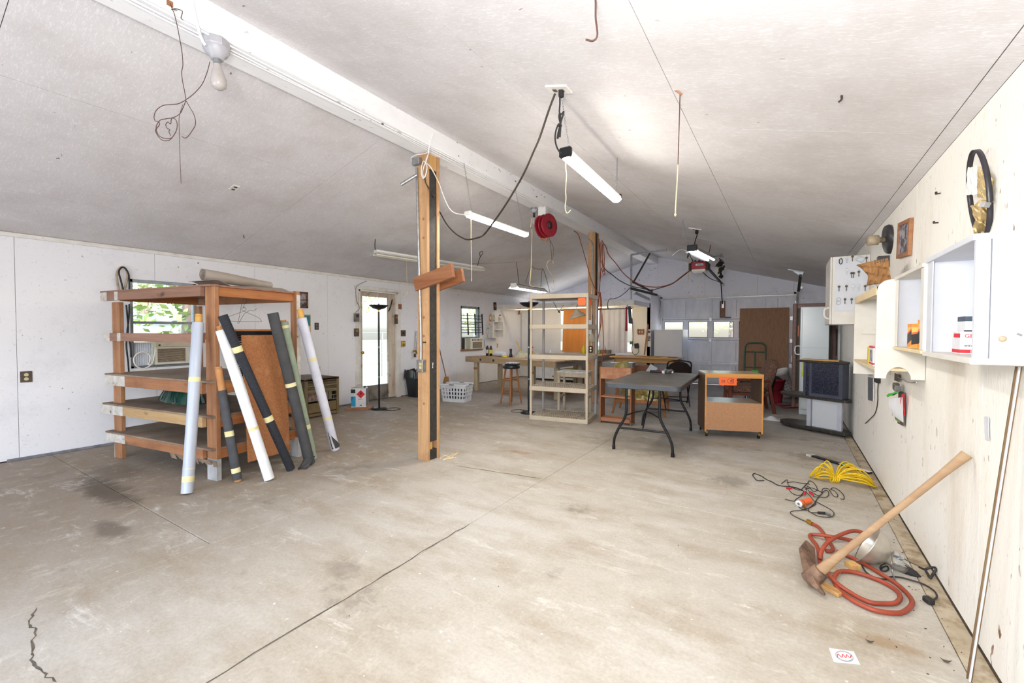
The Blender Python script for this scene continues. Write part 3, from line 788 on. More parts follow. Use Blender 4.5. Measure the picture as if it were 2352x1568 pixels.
tag(m.build('fabric_scrap', 'roll_dark'), 'crumpled charcoal fabric end on the floor at the foot of its roll', 'fabric')

# vinyl rolled up on top of the rack
M('vinyl_tan', 'a99e93', '9b9085', 4, rough=0.55)
M('vinyl_back', '7d7a7c', '6c6a6d', 4, rough=0.7)
ra = Vector((-4.867,1.9926,1.955)); rb_ = Vector((-4.9552,2.6854,1.915))
t = T('vinyl_roll', 'tan rolled vinyl flooring lying on top of the timber rack', 'vinyl roll', tuple(ra))
d = (rb_ - ra).normalized(); sd = Vector((-d.y, d.x, 0)).normalized(); up = Vector((0, 0, 1))
def spiral(u, v):
    th = v * 2 * PI * 3.2; rad = 0.025 + 0.034 * v + (0.006 * math.sin(5 * u))
    fl_ = 1 + 0.35 * u
    return ra.lerp(rb_, u) + sd * (rad * math.cos(th) * fl_) + up * (rad * math.sin(th) / (1 + 0.25 * u))
MB().surf(spiral, 16, 90, True, 0.003).build('rolled_sheet', 'vinyl_tan', t)
def under(u, v):
    # loose sheet lying under the roll, its near edge curled up and its far corner drooping
    p = ra.lerp(rb_, -0.06 + 1.28 * u) + sd * (0.16 - 0.42 * v)
    z = 1.838 + 0.05 * math.exp(-((u - 0.02) / 0.10) ** 2) + 0.055 * math.exp(-((v - 0.35) / 0.3) ** 2) * min(1, u * 1.5)
    return Vector((p.x, p.y, z))
tag(MB().surf(under, 30, 14, True, 0.003).build('vinyl_sheet', 'vinyl_tan'), 'loose tan vinyl sheet lying flat beneath the vinyl roll', 'vinyl sheet')

# things on and around the rack
M('tarp_green', '0f4a3c', '0a3a30', 4, rough=0.3)
M('plastic_clear', 'd8d4b8', 'c5c0a0', 5, rough=0.15, alpha=0.55)
M('dark_plastic', '2c2c2e', '242426', 10, rough=0.5)
M('wire_dark', '4a4038', '3a322c', 10, rough=0.5, metal=0.6)
t = T('green_tarp_bag', 'dark green plastic bag standing on the rack shelf under the air conditioner', 'bag', (-6.3, 2.4, 0.61))
def bagf(u, v):
    c0 = Vector((-5.72, 2.12, 0.613)); w = 0.40 - 0.05 * v
    th = 2 * PI * u
    return c0 + Vector((w * math.cos(th) * (1 + 0.03 * math.sin(9 * th)), 0.15 * math.sin(th) * (1 - 0.5 * v) + 0.01 * math.sin(13 * th), 0.17 * v + 0.01 * math.sin(7 * th) * v))
MB().surf(bagf, 60, 8).build('bag_body', 'tarp_green', t)
m = MB()
for k in range(7): m.tube([Vector((-5.98 + 0.08 * k, 1.985, 0.63)), Vector((-5.92 + 0.06 * k, 2.0, 0.70)), Vector((-5.86 + 0.045 * k, 2.02, 0.77))], 0.004, 5, 3)
m.build('crease_ridges', 'tarp_green', t)  # raised creases in the same green as the bag
tag(MB().surf(lambda u, v: Vector((-6.15 + 0.75 * u, 2.0 + 0.25 * v, 0.50 - 0.09 * math.sin(PI * v) * (1 - u) - 0.02 * u)), 20, 10, True, 0.002).build('clear_plastic_bag', 'plastic_clear'), 'yellowed clear plastic film sagging below the fourth rack shelf', 'plastic film')
tag(MB().lathe([(0, 0), (0.022, 0), (0.024, 0.01), (0.024, 0.075), (0.016, 0.085), (0.016, 0.1), (0, 0.1)], (-4.8, 2.74, 1.375), 14).build('spray_cap_bottle', 'dark_plastic'), 'small black bottle standing on the back rail of the rack', 'bottle')
def hanger(label, o, u, s, tilt=0.0):
    o = Vector(o); u = Vector(u).normalized(); z = (Vector((0, 0, 1)) + u * tilt).normalized(); w = u.cross(z)
    P = lambda a, b: o + u * (a * s) + z * (b * s)
    m = MB().tube([P(0.0, -0.08), P(0.02, -0.12), P(-0.18, -0.20), P(-0.215, -0.235), P(-0.19, -0.25), P(0.19, -0.25), P(0.215, -0.235), P(0.18, -0.20), P(-0.02, -0.12), P(0.0, -0.08)], 0.0018, 5, 3)
    m.tube([P(0, -0.1), P(0.004, -0.05), P(0.03, -0.03), P(0.035, 0.0), P(0.01, 0.02), P(-0.015, 0.005)], 0.0018, 5, 3)
    tag(m.build('wire_hanger', 'wire_dark'), label, 'hanger')
hanger('wire clothes hanger hanging level under the rack top', (-4.62,2.2503,1.71), (-0.15, 1, 0), 0.85, 0.0)
tag(MB().tube([(-4.66,2.253,1.6984),(-4.66,2.2353,1.5968),(-4.66,2.2178,1.5089),(-4.66,2.2093,1.4826),(-4.66,2.2216,1.4828),(-4.66,2.2681,1.5673),(-4.66,2.302,1.595),(-4.66,2.332,1.614),(-4.66,2.362,1.6063),(-4.66,2.3972,1.6347)], 0.0018, 5, 3).build('bent_wire_hanger', 'wire_dark'), 'bent wire hanger dangling below the level hanger', 'hanger')
t = T('cable_loop', 'tan and black cable loops hung on the wall above the rack', 'cable', (XL + 0.02, 1.95, 1.4))
MB().tube([(-6.96,1.9395,1.8708),(-6.96,1.9247,1.9815),(-6.96,1.9183,2.0979),(-6.96,1.9482,2.1707),(-6.96,1.9858,2.186),(-6.96,2.0145,2.1411),(-6.96,2.0173,2.0442),(-6.96,1.9946,1.9342),(-6.96,1.9896,1.8799)], 0.011, 7, 4).build('tan_cable', 'ac_grille', t)
MB().tube([(-6.95,1.9784,1.8786),(-6.95,1.9554,2.0106),(-6.95,1.9363,2.1152),(-6.95,1.9578,2.1711),(-6.95,1.9912,2.1752),(-6.95,2.0281,2.1096),(-6.95,2.0348,1.9913),(-6.95,2.0334,1.8937)], 0.009, 7, 4).build('black_cable', 'black_metal', t)
MB().tube([(-6.95,2.0011,1.7185),(-6.95,2.011,1.5297),(-6.95,2.0132,1.3942),(-6.95,1.9939,1.2318),(-6.95,2.0076,1.0142),(-6.95,2.014,0.8776)], 0.009, 7, 4).build('black_cable', 'black_metal', t)
MB().tube([(-6.95,2.0309,1.7309),(-6.95,2.0241,1.5571),(-6.95,2.0044,1.3671),(-6.95,2.0321,1.2309),(-6.95,2.0382,1.067)], 0.009, 7, 4).build('black_cable', 'black_metal', t)

# ---------------------------------------------------------------- things on the left wall
M('outlet_dark', '4a4038', '5a4c40', 20, rough=0.6)
M('ivory', 'd8cba0', 'c4b482', 10, rough=0.4)
M('frame_brown', '6b4024', '7d4c2c', 10, rough=0.5)
M('photo_print', 'a7a0a8', '4a4450', 14, rough=0.4, amt=(0.45, 0.55))
M('chrome', 'd8dadc', 'c4c6c8', 10, rough=0.12, metal=1.0)
def plate(name, label, cat, y, z, w, h, mat, face='ivory', holes=2, t=0.008, side=1, x=None):
    x = XL if x is None else x
    o = T(name, label, cat, (x, y, z - h / 2))
    MB().box(x, y - w / 2, z - h / 2, x + t, y + w / 2, z + h / 2).build('cover_plate', mat, o, bevel=0.002)
    for k in range(holes):
        zz = z + (k - (holes - 1) / 2) * h * 0.38
        MB().cyl((x + t - 0.001, y, zz), (x + t + 0.004, y, zz), min(w, h) * 0.2, n=12).build('socket', face, o)
    return o
plate('wall_outlet', 'bare unplated wall outlet low on the left wall near its board seam', 'outlet', 1.1532, 0.8961, 0.09, 0.12, 'outlet_dark')
plate('wall_outlet', 'small brown plate with two screws on the wall behind the pale roll', 'outlet', 4.6098, 1.4807, 0.08, 0.125, 'outlet_dark', 'steel', 2)
plate('wall_outlet', 'ivory wall outlet just above the gas heater', 'outlet', 4.6363, 0.7212, 0.07, 0.11, 'ivory', 'outlet_dark')
t = T('photo_frame', 'brown framed pair of photos behind the rack corner post', 'picture', (XL, 4.3, 1.8))
MB().box(XL, 4.2, 1.80, XL + 0.012, 4.43, 2.05).build('picture', 'photo_print', t)
for a in ((4.19, 1.79, 4.215, 2.06), (4.415, 1.79, 4.44, 2.06), (4.19, 1.79, 4.44, 1.815), (4.19, 2.035, 4.44, 2.06), (4.19, 1.915, 4.44, 1.93)): MB().box(XL, a[0], a[1], XL + 0.025, a[2], a[3]).build('frame_side', 'frame_brown', t)
M('teal_print', '2f7c8c', '3f98a6', 5, rough=0.4)
t = T('wall_card', 'teal printed card pinned behind the pale fabric roll', 'card', (XL, 4.42, 1.35))
MB().box(XL, 4.36, 1.38, XL + 0.004, 4.50, 1.68).build('card_sheet', 'ivory', t)
MB().box(XL + 0.004, 4.375, 1.48, XL + 0.005, 4.49, 1.665).build('printed_area', 'teal_print', t)
def wbox(name, label, cat, px, y, z, w, h, d, mat, extra=None):
    o = T(name, label, cat, (XL, y, z - h / 2))
    MB().box(XL, y - w / 2, z - h / 2, XL + d, y + w / 2, z + h / 2).build('case', mat, o, bevel=0.004)
    if extra: MB().box(XL + d, y - w * 0.3, z + h * 0.05, XL + d + 0.004, y + w * 0.3, z + h * 0.35).build('face', extra, o)
    return o
wbox('thermostat', 'grey box with dark window beside the glass door, upper one', 'thermostat', 0, 5.4301, 1.6555, 0.10, 0.16, 0.05, 'kick_panel', 'dark_plastic')
wbox('thermostat', 'old brass coloured thermostat beside the glass door, lower one', 'thermostat', 0, 5.428, 1.3725, 0.09, 0.15, 0.04, 'outlet_dark', 'brass')
tag(MB().tube([(-6.97,5.3925,1.7451),(-6.97,5.5026,1.8327),(-6.97,5.4337,1.979),(-6.97,5.4155,2.1846),(-6.97,5.4657,2.2718),(-6.97,5.67,2.3748)], 0.004, 5, 4).build('thermostat_wire', 'wire_dark'), 'thin wire running from the upper thermostat to the ceiling', 'wire')
wbox('wooden_wall_tag', 'small wooden block hanging high on the wall right of the door', 'block', 0, 6.5342, 1.9165, 0.09, 0.11, 0.03, 'sill_wood')
wbox('wall_hook_tool', 'rusty bottle opener like tool on the wall right of the door casing', 'tool', 0, 6.4356, 1.6461, 0.07, 0.20, 0.03, 'outlet_dark', 'sill_wood')
plate('light_switch', 'dark brown double switch plate right of the glass door', 'switch', 6.6429, 1.3519, 0.14, 0.13, 'outlet_dark', 'black_metal', 1)
wbox('door_chime', 'yellowed small wall box below the dark switch plate', 'box', 0, 6.6293, 1.1276, 0.09, 0.12, 0.04, 'brass', 'ivory')
t = T('air_hose_fitting', 'grey air line fitting with brass valve beside the near timber post', 'fitting', (XL + 0.03, 7.1, 1.0))
MB().tube([(-6.95,7.001,1.3992),(-6.95,6.9871,1.2548),(-6.95,6.9732,1.1107),(-6.95,6.9725,0.9375)], 0.018, 8, 3).build('pipe', 'steel', t)
MB().tube([(-6.94,6.8834,0.9508),(-6.94,6.9626,0.967),(-6.94,6.989,0.8985)], 0.022, 8, 3).build('valve', 'brass', t)
MB().cyl((-6.93,6.9258,0.9015), (-6.93,6.9255,0.8249), 0.025, n=10).build('coupling', 'outlet_dark', t)

# gas wall heater
M('heater_brown', '63523e', '524330', 12, rough=0.45, metal=0.3)
M('heater_edge', '8c7a5c', '786848', 12, rough=0.45, metal=0.3)
M('heater_silver', 'c0b8a2', 'a89e86', 10, rough=0.35, metal=0.6)
M('radiant_clay', 'b99a8c', '8e7468', 20, rough=0.8)
y0, y1, xb, xf = 4.03, 4.64, XL + 0.03, -6.42
t = T('gas_heater', 'brown louvred gas heater standing against the left wall', 'heater', ((xb + xf) / 2, 4.33, 0))
MB().box(xb, y0, 0.02, xf - 0.03, y0 + 0.02, 0.62).build('side_panel', 'heater_brown', t, bevel=0.004)
MB().box(xb, y1 - 0.02, 0.02, xf - 0.03, y1, 0.62).build('side_panel', 'heater_brown', t, bevel=0.004)
MB().prism([(y0, 0.60), (y1, 0.60), (y1, 0.63), ((y0 + y1) / 2 + 0.08, 0.655), ((y0 + y1) / 2 - 0.08, 0.655), (y0, 0.63)], (xb, 0, 0), (0, 1, 0), (0, 0, 1), (1, 0, 0), xf - xb).build('top_panel', 'heater_brown', t)
MB().box(xb, y0 + 0.02, 0.05, xb + 0.01, y1 - 0.02, 0.62).build('back_panel', 'heater_brown', t)
for ya, yb2 in ((y0, y0 + 0.045), (y1 - 0.045, y1)): MB().box(xf - 0.03, ya, 0.0, xf, yb2, 0.62).build('front_stile', 'heater_edge', t, bevel=0.004)
MB().box(xf - 0.03, y0 + 0.045, 0.58, xf, y1 - 0.045, 0.62).build('front_rail', 'heater_brown', t)
MB().box(xf - 0.03, y0 + 0.045, 0.40, xf, y1 - 0.045, 0.425).build('front_rail', 'heater_edge', t)
for k in range(4):
    MB().bx((xf - 0.025, (y0 + y1) / 2, 0.445 + k * 0.037), (0.05, y1 - y0 - 0.09, 0.014), (0, 0.5, 0)).build('louver', 'heater_edge' if k % 2 else 'heater_silver', t)
MB().box(xf - 0.12, y0 + 0.045, 0.24, xf - 0.11, y1 - 0.045, 0.40).build('fire_box', 'dark_plastic', t)
for k in range(5): MB().box(xf - 0.105, y0 + 0.06 + k * 0.055, 0.25, xf - 0.085, y0 + 0.105 + k * 0.055, 0.385).build('radiant', 'radiant_clay', t)
for k in range(3): MB().box(xf - 0.105, y0 + 0.35 + k * 0.065, 0.25, xf - 0.085, y0 + 0.40 + k * 0.065, 0.385).build('radiant', 'heater_silver', t)
for z in (0.27, 0.335): MB().cyl((xf - 0.005, y0 + 0.05, z), (xf - 0.005, y1 - 0.05, z), 0.006, n=8).build('guard_bar', 'steel', t)
for k in range(4): MB().cyl((xf - 0.005, y0 + 0.06 + k * 0.15, 0.25), (xf - 0.005, y0 + 0.06 + k * 0.15, 0.345), 0.004, n=6).build('guard_bar', 'steel', t)
MB().box(xf - 0.025, y0 + 0.045, 0.075, xf - 0.005, y1 - 0.045, 0.235).build('lower_panel', 'heater_edge', t, bevel=0.01)
MB().box(xf - 0.03, y0 + 0.045, 0.02, xf - 0.01, y1 - 0.045, 0.065).build('base_panel', 'heater_edge', t)

# paint can on its board
M('can_white', 'e2e4e8', 'd4d6da', 8, rough=0.35)
M('can_blue', '2f9fcf', '2890c0', 8, rough=0.35)
M('label_black', '1d1f24', '1d1f24', rough=0.5)
M('label_red', 'd3202f', 'd3202f', rough=0.5)
tag(MB().bx((-6.50, 5.12, 0.0175), (0.42, 0.30, 0.035), (0, 0, 0.6)).build('wood_offcut', 'rack_rail', bevel=0.003), 'flat brown board on the floor under the white solvent can', 'board')
t = T('solvent_can', 'square white metal can with red flame diamond beside the door', 'can', (-6.5, 5.12, 0.035), 0.62)
q = LX(t)
q.box(-0.13, -0.085, 0.001, 0.13, 0.085, 0.345).build('can_body', 'can_white', t, bevel=0.008, seg=2)
LX(t).box(-0.122, -0.078, 0.345, 0.122, 0.078, 0.352).build('can_lid', 'heater_silver', t, bevel=0.003)
LX(t).tube([(-0.05, 0, 0.352), (-0.045, 0, 0.385), (0.0, 0, 0.395), (0.045, 0, 0.385), (0.05, 0, 0.352)], 0.006, 6, 3).build('handle', 'heater_silver', t)
LX(t).cyl((0.09, 0, 0.35), (0.09, 0, 0.375), 0.022, n=14).build('cap', 'dark_plastic', t)
LX(t).box(-0.128, -0.0866, 0.02, -0.045, -0.0852, 0.20).build('blue_label', 'can_blue', t)
LX(t).box(-0.128, -0.0866, 0.26, -0.05, -0.0852, 0.325).build('black_label', 'label_black', t)
LX(t).prism([(0, -0.075), (0.075, 0), (0, 0.075), (-0.075, 0)], (0.045, -0.0852, 0.24), (1, 0, 0), (0, 0, 1), (0, -1, 0), 0.0015).build('flame_diamond', 'label_red', t)
LX(t).prism([(0, -0.018), (0.016, -0.005), (0.012, 0.02), (0.002, 0.036), (-0.003, 0.02), (-0.014, 0.008), (-0.013, -0.008)], (0.045, -0.0866, 0.25), (1, 0, 0), (0, 0, 1), (0, -1, 0), 0.001).build('flame', 'label_black', t)
for nm, x0, x1, z0, z1, mt in (('print_line', 0.0, 0.05, 0.146, 0.153, 'label_black'), ('print_line', 0.056, 0.068, 0.146, 0.153, 'label_red'), ('print_line', 0.075, 0.088, 0.149, 0.155, 'label_red'), ('print_line', 0.03, 0.062, 0.035, 0.048, 'label_black'),
                            ('print_line', -0.12, -0.085, 0.175, 0.184, 'label_black'), ('print_line', -0.12, -0.09, 0.155, 0.164, 'label_black'), ('print_line', -0.122, -0.105, 0.135, 0.144, 'label_black')):
    LX(t).box(x0, -0.0876, z0, x1, -0.0864, z1).build(nm, mt, t)
LX(t).box(0.1305, -0.03, 0.02, 0.132, 0.03, 0.33).build('side_label', 'label_black', t)

# floor lamps
def floor_lamp(label, x, y, h, rot, group='black torchiere floor lamps'):
    t = T('floor_lamp', label, 'floor lamp', (x, y, 0), rot, group)
    LX(t).lathe([(0, 0.0), (0.135, 0.0), (0.14, 0.008), (0.135, 0.022), (0.07, 0.035), (0.03, 0.045), (0.018, 0.05), (0, 0.05)], n=28).build('base', 'black_metal', t)
    LX(t).cyl((0, 0, 0.04), (0, 0, h - 0.16), 0.016, n=14).build('pole', 'black_metal', t)
    for z in (0.3 * h, 0.58 * h): LX(t).cyl((0, 0, z), (0, 0, z + 0.02), 0.0175, n=14).build('pole_ring', 'steel', t)
    LX(t).cyl((0, 0, h - 0.16), (0, 0, h - 0.125), 0.014, n=12).build('socket_stem', 'brass', t)
    LX(t).lathe([(0.012, -0.125), (0.03, -0.122), (0.10, -0.10), (0.155, -0.06), (0.17, -0.045), (0.165, -0.04), (0.15, -0.052), (0.09, -0.09), (0.02, -0.108), (0.0, -0.108)], (0, 0, h), 32).build('bowl_shade', 'black_metal', t)
    LX(t).lathe([(0, -0.1), (0.02, -0.1), (0.02, -0.03), (0.008, -0.01), (0, -0.01)], (0, 0, h), 12).build('bulb_cover', 'steel', t)
    LX(t).tube([(0, -0.13, 0.01), (0.1, -0.2, 0.006), (0.24, -0.22, 0.006), (0.36, -0.12, 0.006), (0.30, 0.02, 0.006), (0.16, 0.02, 0.006), (0.12, -0.12, 0.006), (0.26, -0.26, 0.006)], 0.005, 6, 5).build('cord', 'dark_plastic', t)
    return t
floor_lamp('black torchiere floor lamp standing before the glass door', -6.17, 5.28, 1.90, 0.9)
floor_lamp('black torchiere floor lamp close to the tan plastic shelves', -3.74, 6.42, 1.93, 3.3)

# trash bin with bag liner
M('bin_black', '1f2226', '17191c', 8, rough=0.45)
M('bag_black', '141518', '202226', 5, rough=0.22)
t = T('trash_bin', 'black trash bin with bag liner near the left wall', 'bin', (-6.72, 6.78, 0))
m = MB()
def binr(u, v, k=1.0):
    a = 2 * PI * u; s = (0.15 + 0.05 * v) * k
    ca, sa = math.cos(a), math.sin(a); pw = 0.35
    return Vector((-6.72 + s * math.copysign(abs(ca) ** pw, ca), 6.78 + s * 1.05 * math.copysign(abs(sa) ** pw, sa), 0.004 + 0.54 * v))
m.surf(lambda u, v: binr(u, v), 40, 6).surf(lambda u, v: binr(u, 0.01 + 0.99 * v, 0.96 * (1 if v > 0 else 0.001)), 40, 4)
m.build('bin_body', 'bin_black', t)
def bagr(u, v):
    p = binr(u, 1.0, 1.03 + 0.05 * v + 0.02 * math.sin(40 * u * PI) * v)
    return Vector((p.x, p.y, 0.56 + 0.02 * math.sin(22 * u * PI) - 0.16 * v + 0.012 * math.sin(50 * u) * v))
MB().surf(bagr, 90, 6).surf(lambda u, v: binr(u, 1.0, 1.03 - 0.12 * v) + Vector((0, 0, 0.022 + 0.02 * math.sin(22 * u * PI) - 0.12 * v)), 90, 4).build('bag_liner', 'bag_black', t)

# broom and laundry basket
M('straw', 'b98a4a', '98682e', 40, (1, 1, 0.1), rough=0.9)
t = T('broom', 'straw broom leaning behind the near timber post', 'broom', (-6.75, 7.75, 0))
MB().prism([(-0.13, 0.0), (0.13, 0.0), (0.045, 0.33), (-0.045, 0.33)], (-6.80, 7.75, 0.002), (0, 1, 0), (0.12, 0, 1), (1, 0, 0), 0.05).build('bristles', 'straw', t)
MB().cyl((-6.75, 7.75, 0.32), (-6.95, 7.62, 1.35), 0.012, n=10).build('handle', 'sill_wood', t)
M('cloth_dark', '2a3348', '3c4a44', 6, rough=0.9)
M('basket_white', 'e6e8ec', 'd9dbe0', 6, rough=0.4)
BC = Vector((-5.62, 6.78, 0)); bu = Vector((0.366, 0.06, 0)); 
t = T('laundry_basket', 'white plastic laundry basket with grey handles on the floor', 'basket', (-5.62, 6.78, 0), math.radians(12))
hw, hd, hh = 0.29, 0.22, 0.34
def rr_pt(u, w, d, r):
    # even walk round a rounded rectangle
    sx, sy, qa = 2 * (w - r), 2 * (d - r), PI * r / 2
    s_ = (u % 1.0) * (2 * sx + 2 * sy + 4 * qa)
    for L, kind, (cx, cy), a0 in ((sx, 'l', (-(w - r), -d), 0), (qa, 'c', (w - r, -(d - r)), -PI / 2), (sy, 'l', (w, -(d - r)), PI / 2), (qa, 'c', (w - r, d - r), 0), (sx, 'l', (w - r, d), PI), (qa, 'c', (-(w - r), d - r), PI / 2), (sy, 'l', (-w, d - r), 1.5 * PI), (qa, 'c', (-(w - r), -(d - r)), PI)):
        if s_ <= L:
            if kind == 'l': return (cx + math.cos(a0) * s_, cy + math.sin(a0) * s_)
            a = a0 + s_ / r
            return (cx + r * math.cos(a), cy + r * math.sin(a))
        s_ -= L
    return (-(w - r), -d)
def bk(u, v):
    k = 0.84 + 0.16 * v
    x, y = rr_pt(u, hw * k, hd * k, 0.06 * k)
    return Vector((x, y, 0.005 + (hh - 0.005) * v))
q = LX(t)
nu, nv = 112, 26
for j in range(nv):
    for i in range(nu):
        v = j / nv; hole = 4 <= j < 22 and (j - 4) % 6 in (1, 2, 3, 4) and i % 4 in (1, 2) 
        if hole: continue
        a, b, c, d_ = bk(i / nu, v), bk((i + 1) / nu, v), bk((i + 1) / nu, (j + 1) / nv), bk(i / nu, (j + 1) / nv)
        q.quad(a, b, c, d_, True)
for j in range(1): q.add([bk(i / nu, 0) for i in range(nu)], [tuple(range(nu))])
bo = q.build('basket_body', 'basket_white', t)
sm = bo.modifiers.new('thickness', 'SOLIDIFY'); sm.thickness = 0.005
LX(t).tube([bk(i / 48, 1.0) for i in range(48)], 0.011, 8, 1, True).build('rim', 'basket_white', t)
for (x, y, r) in ((0, -hd, 0), (0, hd, 0), (hw, 0, PI / 2), (-hw, 0, PI / 2)):
    LX(t).bx((x, y, hh + 0.006), (0.10, 0.035, 0.016), (0, 0, r)).build('handle_grip', 'kick_panel', t, bevel=0.004)

lump_ = MB().surf(lambda u, v: Vector((-5.62, 6.78, 0.012)) + Vector((0.215 * math.cos(2 * PI * u) * math.cos(PI / 2 * v) * (1 + 0.05 * math.sin(9 * u)), 0.15 * math.sin(2 * PI * u) * math.cos(PI / 2 * v), 0.27 * math.sin(PI / 2 * v) ** 0.6)), 24, 10)
tag(lump_.build('dark_bundle', 'cloth_dark'), 'dark blue cloth bundle added inside the white laundry basket to darken its holes', 'clothes')  # bundle added so the basket holes look dark

# ---------------------------------------------------------------- near timber post
wood('post_wood', 'b0875e', 'c9a074', 'z', 12, dark='6e4526', dirt='9c6a40')
wood('post_edge', 'd2aa6c', 'bf9458', 'z', 12, knots=False)
wood('cross_wood', '84502f', 'a06e4a', 'x', 13, dark='6a3218')
M('tar_black', '2a2826', '3a3734', 20, rough=0.7, dirt='7a726a', dsc=30, damt=(0.68, 0.72))
M('galvanized', '9a9ea2', 'b4b7ba', 20, rough=0.35, metal=0.8)
t = T('timber_post', 'near timber post of two planks with black steel between them', 'post', (-3.33, 3.54, 0))
MB().box(-3.40, 3.44, 0.0, -3.262, 3.482, 3.298).build('plank', 'post_wood', t, bevel=0.003)
MB().box(-3.40, 3.60, 0.0, -3.262, 3.642, 3.298).build('plank', 'post_wood', t, bevel=0.003)
MB().box(-3.385, 3.483, 0.20, -3.272, 3.599, 3.14).build('steel_core', 'tar_black', t)
MB().box(-3.385, 3.483, 0.0, -3.272, 3.599, 0.11).build('core_block', 'tar_black', t)
MB().box(-3.385, 3.483, 0.11, -3.29, 3.55, 0.20).build('filler_block', 'post_edge', t)
MB().box(-3.385, 3.483, 3.14, -3.275, 3.599, 3.298).build('filler_block', 'post_edge', t)
m = MB()
for z, y in ((2.6, 3.4385), (1.95, 3.4385), (1.55, 3.4385), (0.62, 3.4385), (1.35, 3.4385), (2.4, 3.4385)):
    m.cyl((-3.31, y + 0.002, z), (-3.31, y, z), 0.016, n=10)
m.build('knots', 'rack_rail', t, kind='stuff')
MB().bar((-3.273, 3.54, 1.0), (-3.2715, 3.53, 1.06), 0.006, 0.004).bar((-3.273, 3.53, 1.0), (-3.2715, 3.545, 1.06), 0.006, 0.004).build('chalk_mark', 'can_white', t)
def plankbar(a, b, h, w): 
    a = Vector(a); b = Vector(b); return MB().bar(a, b, w, h, (0, 0, 1))
tag(plankbar((-3.41, 3.416, 1.905), (-2.88, 3.416, 2.02), 0.145, 0.04).build('cross_board', 'cross_wood', bevel=0.003), 'front red brown board nailed aslant across the near timber post', 'board')
tag(plankbar((-3.40, 3.665, 1.90), (-2.95, 3.665, 2.005), 0.145, 0.04).build('cross_board', 'cross_wood', bevel=0.003), 'rear red brown board nailed aslant behind the near timber post', 'board')
t = T('conduit_run', 'galvanized conduit with junction box and outlet on the near timber post', 'conduit', (-3.38, 3.42, 1.0))
MB().tube([(-3.3932,3.425,3.1535),(-3.3874,3.425,2.9905),(-3.3764,3.425,2.5252),(-3.3649,3.425,2.152),(-3.3474,3.425,1.6847),(-3.336,3.425,1.3105),(-3.3368,3.425,1.0667)], 0.0135, 10, 3).build('conduit_pipe', 'galvanized', t)
MB().bx((-3.3781,3.41,3.2102), (0.10, 0.05, 0.075)).build('junction_box', 'galvanized', t, bevel=0.004)
MB().cyl((-3.3688,3.4,3.0627), (-3.499,3.3,2.9564), 0.018, n=12).build('pipe_stub', 'galvanized', t)
MB().bx((-3.3175,3.405,1.0313), (0.085, 0.055, 0.13)).build('outlet_box', 'galvanized', t, bevel=0.004)
MB().bx((-3.2946,3.375,1.0344), (0.06, 0.006, 0.105)).build('outlet_plate', 'heater_silver', t, bevel=0.002)
for px, py in ((965.5, 836), (965.5, 844)): MB().bx(Vector((-3.2928,3.37,1.0533)) + Vector((0, 0, -0.035 if py > 840 else 0)), (0.03, 0.006, 0.028)).build('socket', 'ivory', t)
MB().bx((-3.29,3.43,1.283), (0.03, 0.02, 0.015)).build('strap', 'dark_plastic', t)
t = T('white_cable_bundle', 'white cords looped at the top of the near timber post', 'cord', (-3.33, 3.40, 3.0))
MB().tube([(-3.1804,3.4,3.4488),(-3.193,3.4,3.3307),(-3.1993,3.4,3.2558),(-3.2365,3.4,3.1735),(-3.2677,3.4,3.1209),(-3.2803,3.4,3.0643),(-3.2618,3.4,3.0154),(-3.2369,3.4,3.047),(-3.2182,3.4,3.1156),(-3.2427,3.4,3.1657),(-3.2675,3.4,3.1888),(-3.2926,3.4,3.1485),(-3.2991,3.4,3.0679),(-3.2743,3.4,3.0086),(-3.2493,3.4,3.0267)], 0.006, 6, 4).build('loop', 'white_trim', t)
MB().tube([(-3.1557,3.38,3.4354),(-3.1681,3.38,3.3403),(-3.1932,3.4,3.2635),(-3.2555,3.42,3.1884),(-3.219,3.46,3.1301),(-3.2352,3.6,3.0133),(-3.2094,3.62,2.9204),(-3.1736,3.65,2.8047),(-3.1545,3.7,2.7335),(-3.116,3.75,2.7014),(-3.0257,3.79,2.6835)], 0.006, 6, 4).build('lamp_cord', 'white_trim', t)
MB().tube([(-3.4504,3.405,3.2187),(-3.4502,3.405,3.265),(-3.3857,3.405,3.2791),(-3.3033,3.405,3.2707),(-3.241,3.405,3.2664),(-3.2101,3.405,3.2778)], 0.006, 6, 4).build('feed_cable', 'white_trim', t)
tag(MB().tube([(-3.2555,3.4,3.0278),(-3.2562,3.42,2.9656),(-3.2412,3.45,2.9166),(-3.2382,3.5,2.8699),(-3.2925,3.6,2.8344),(-3.3127,3.65,2.7784),(-3.2554,3.65,2.6984),(-3.1612,3.6,2.6037),(-3.0138,3.5,2.4948),(-2.7586,3.3,2.3591),(-2.515,3.1,2.2533),(-2.3614,3,2.1991),(-2.169,2.9,2.1782),(-2.1114,2.9,2.2),(-1.9674,2.8,2.2387),(-1.8323,2.75,2.3252),(-1.7042,2.7,2.4204),(-1.5827,2.65,2.523),(-1.4958,2.62,2.6302),(-1.4342,2.6,2.7116),(-1.3665,2.595,2.8652),(-1.3188,2.595,2.9655)], 0.007, 7, 4).build('extension_lead', 'wire_dark'), 'long brown cord swagged from the ceiling outlet to the near post', 'cord')

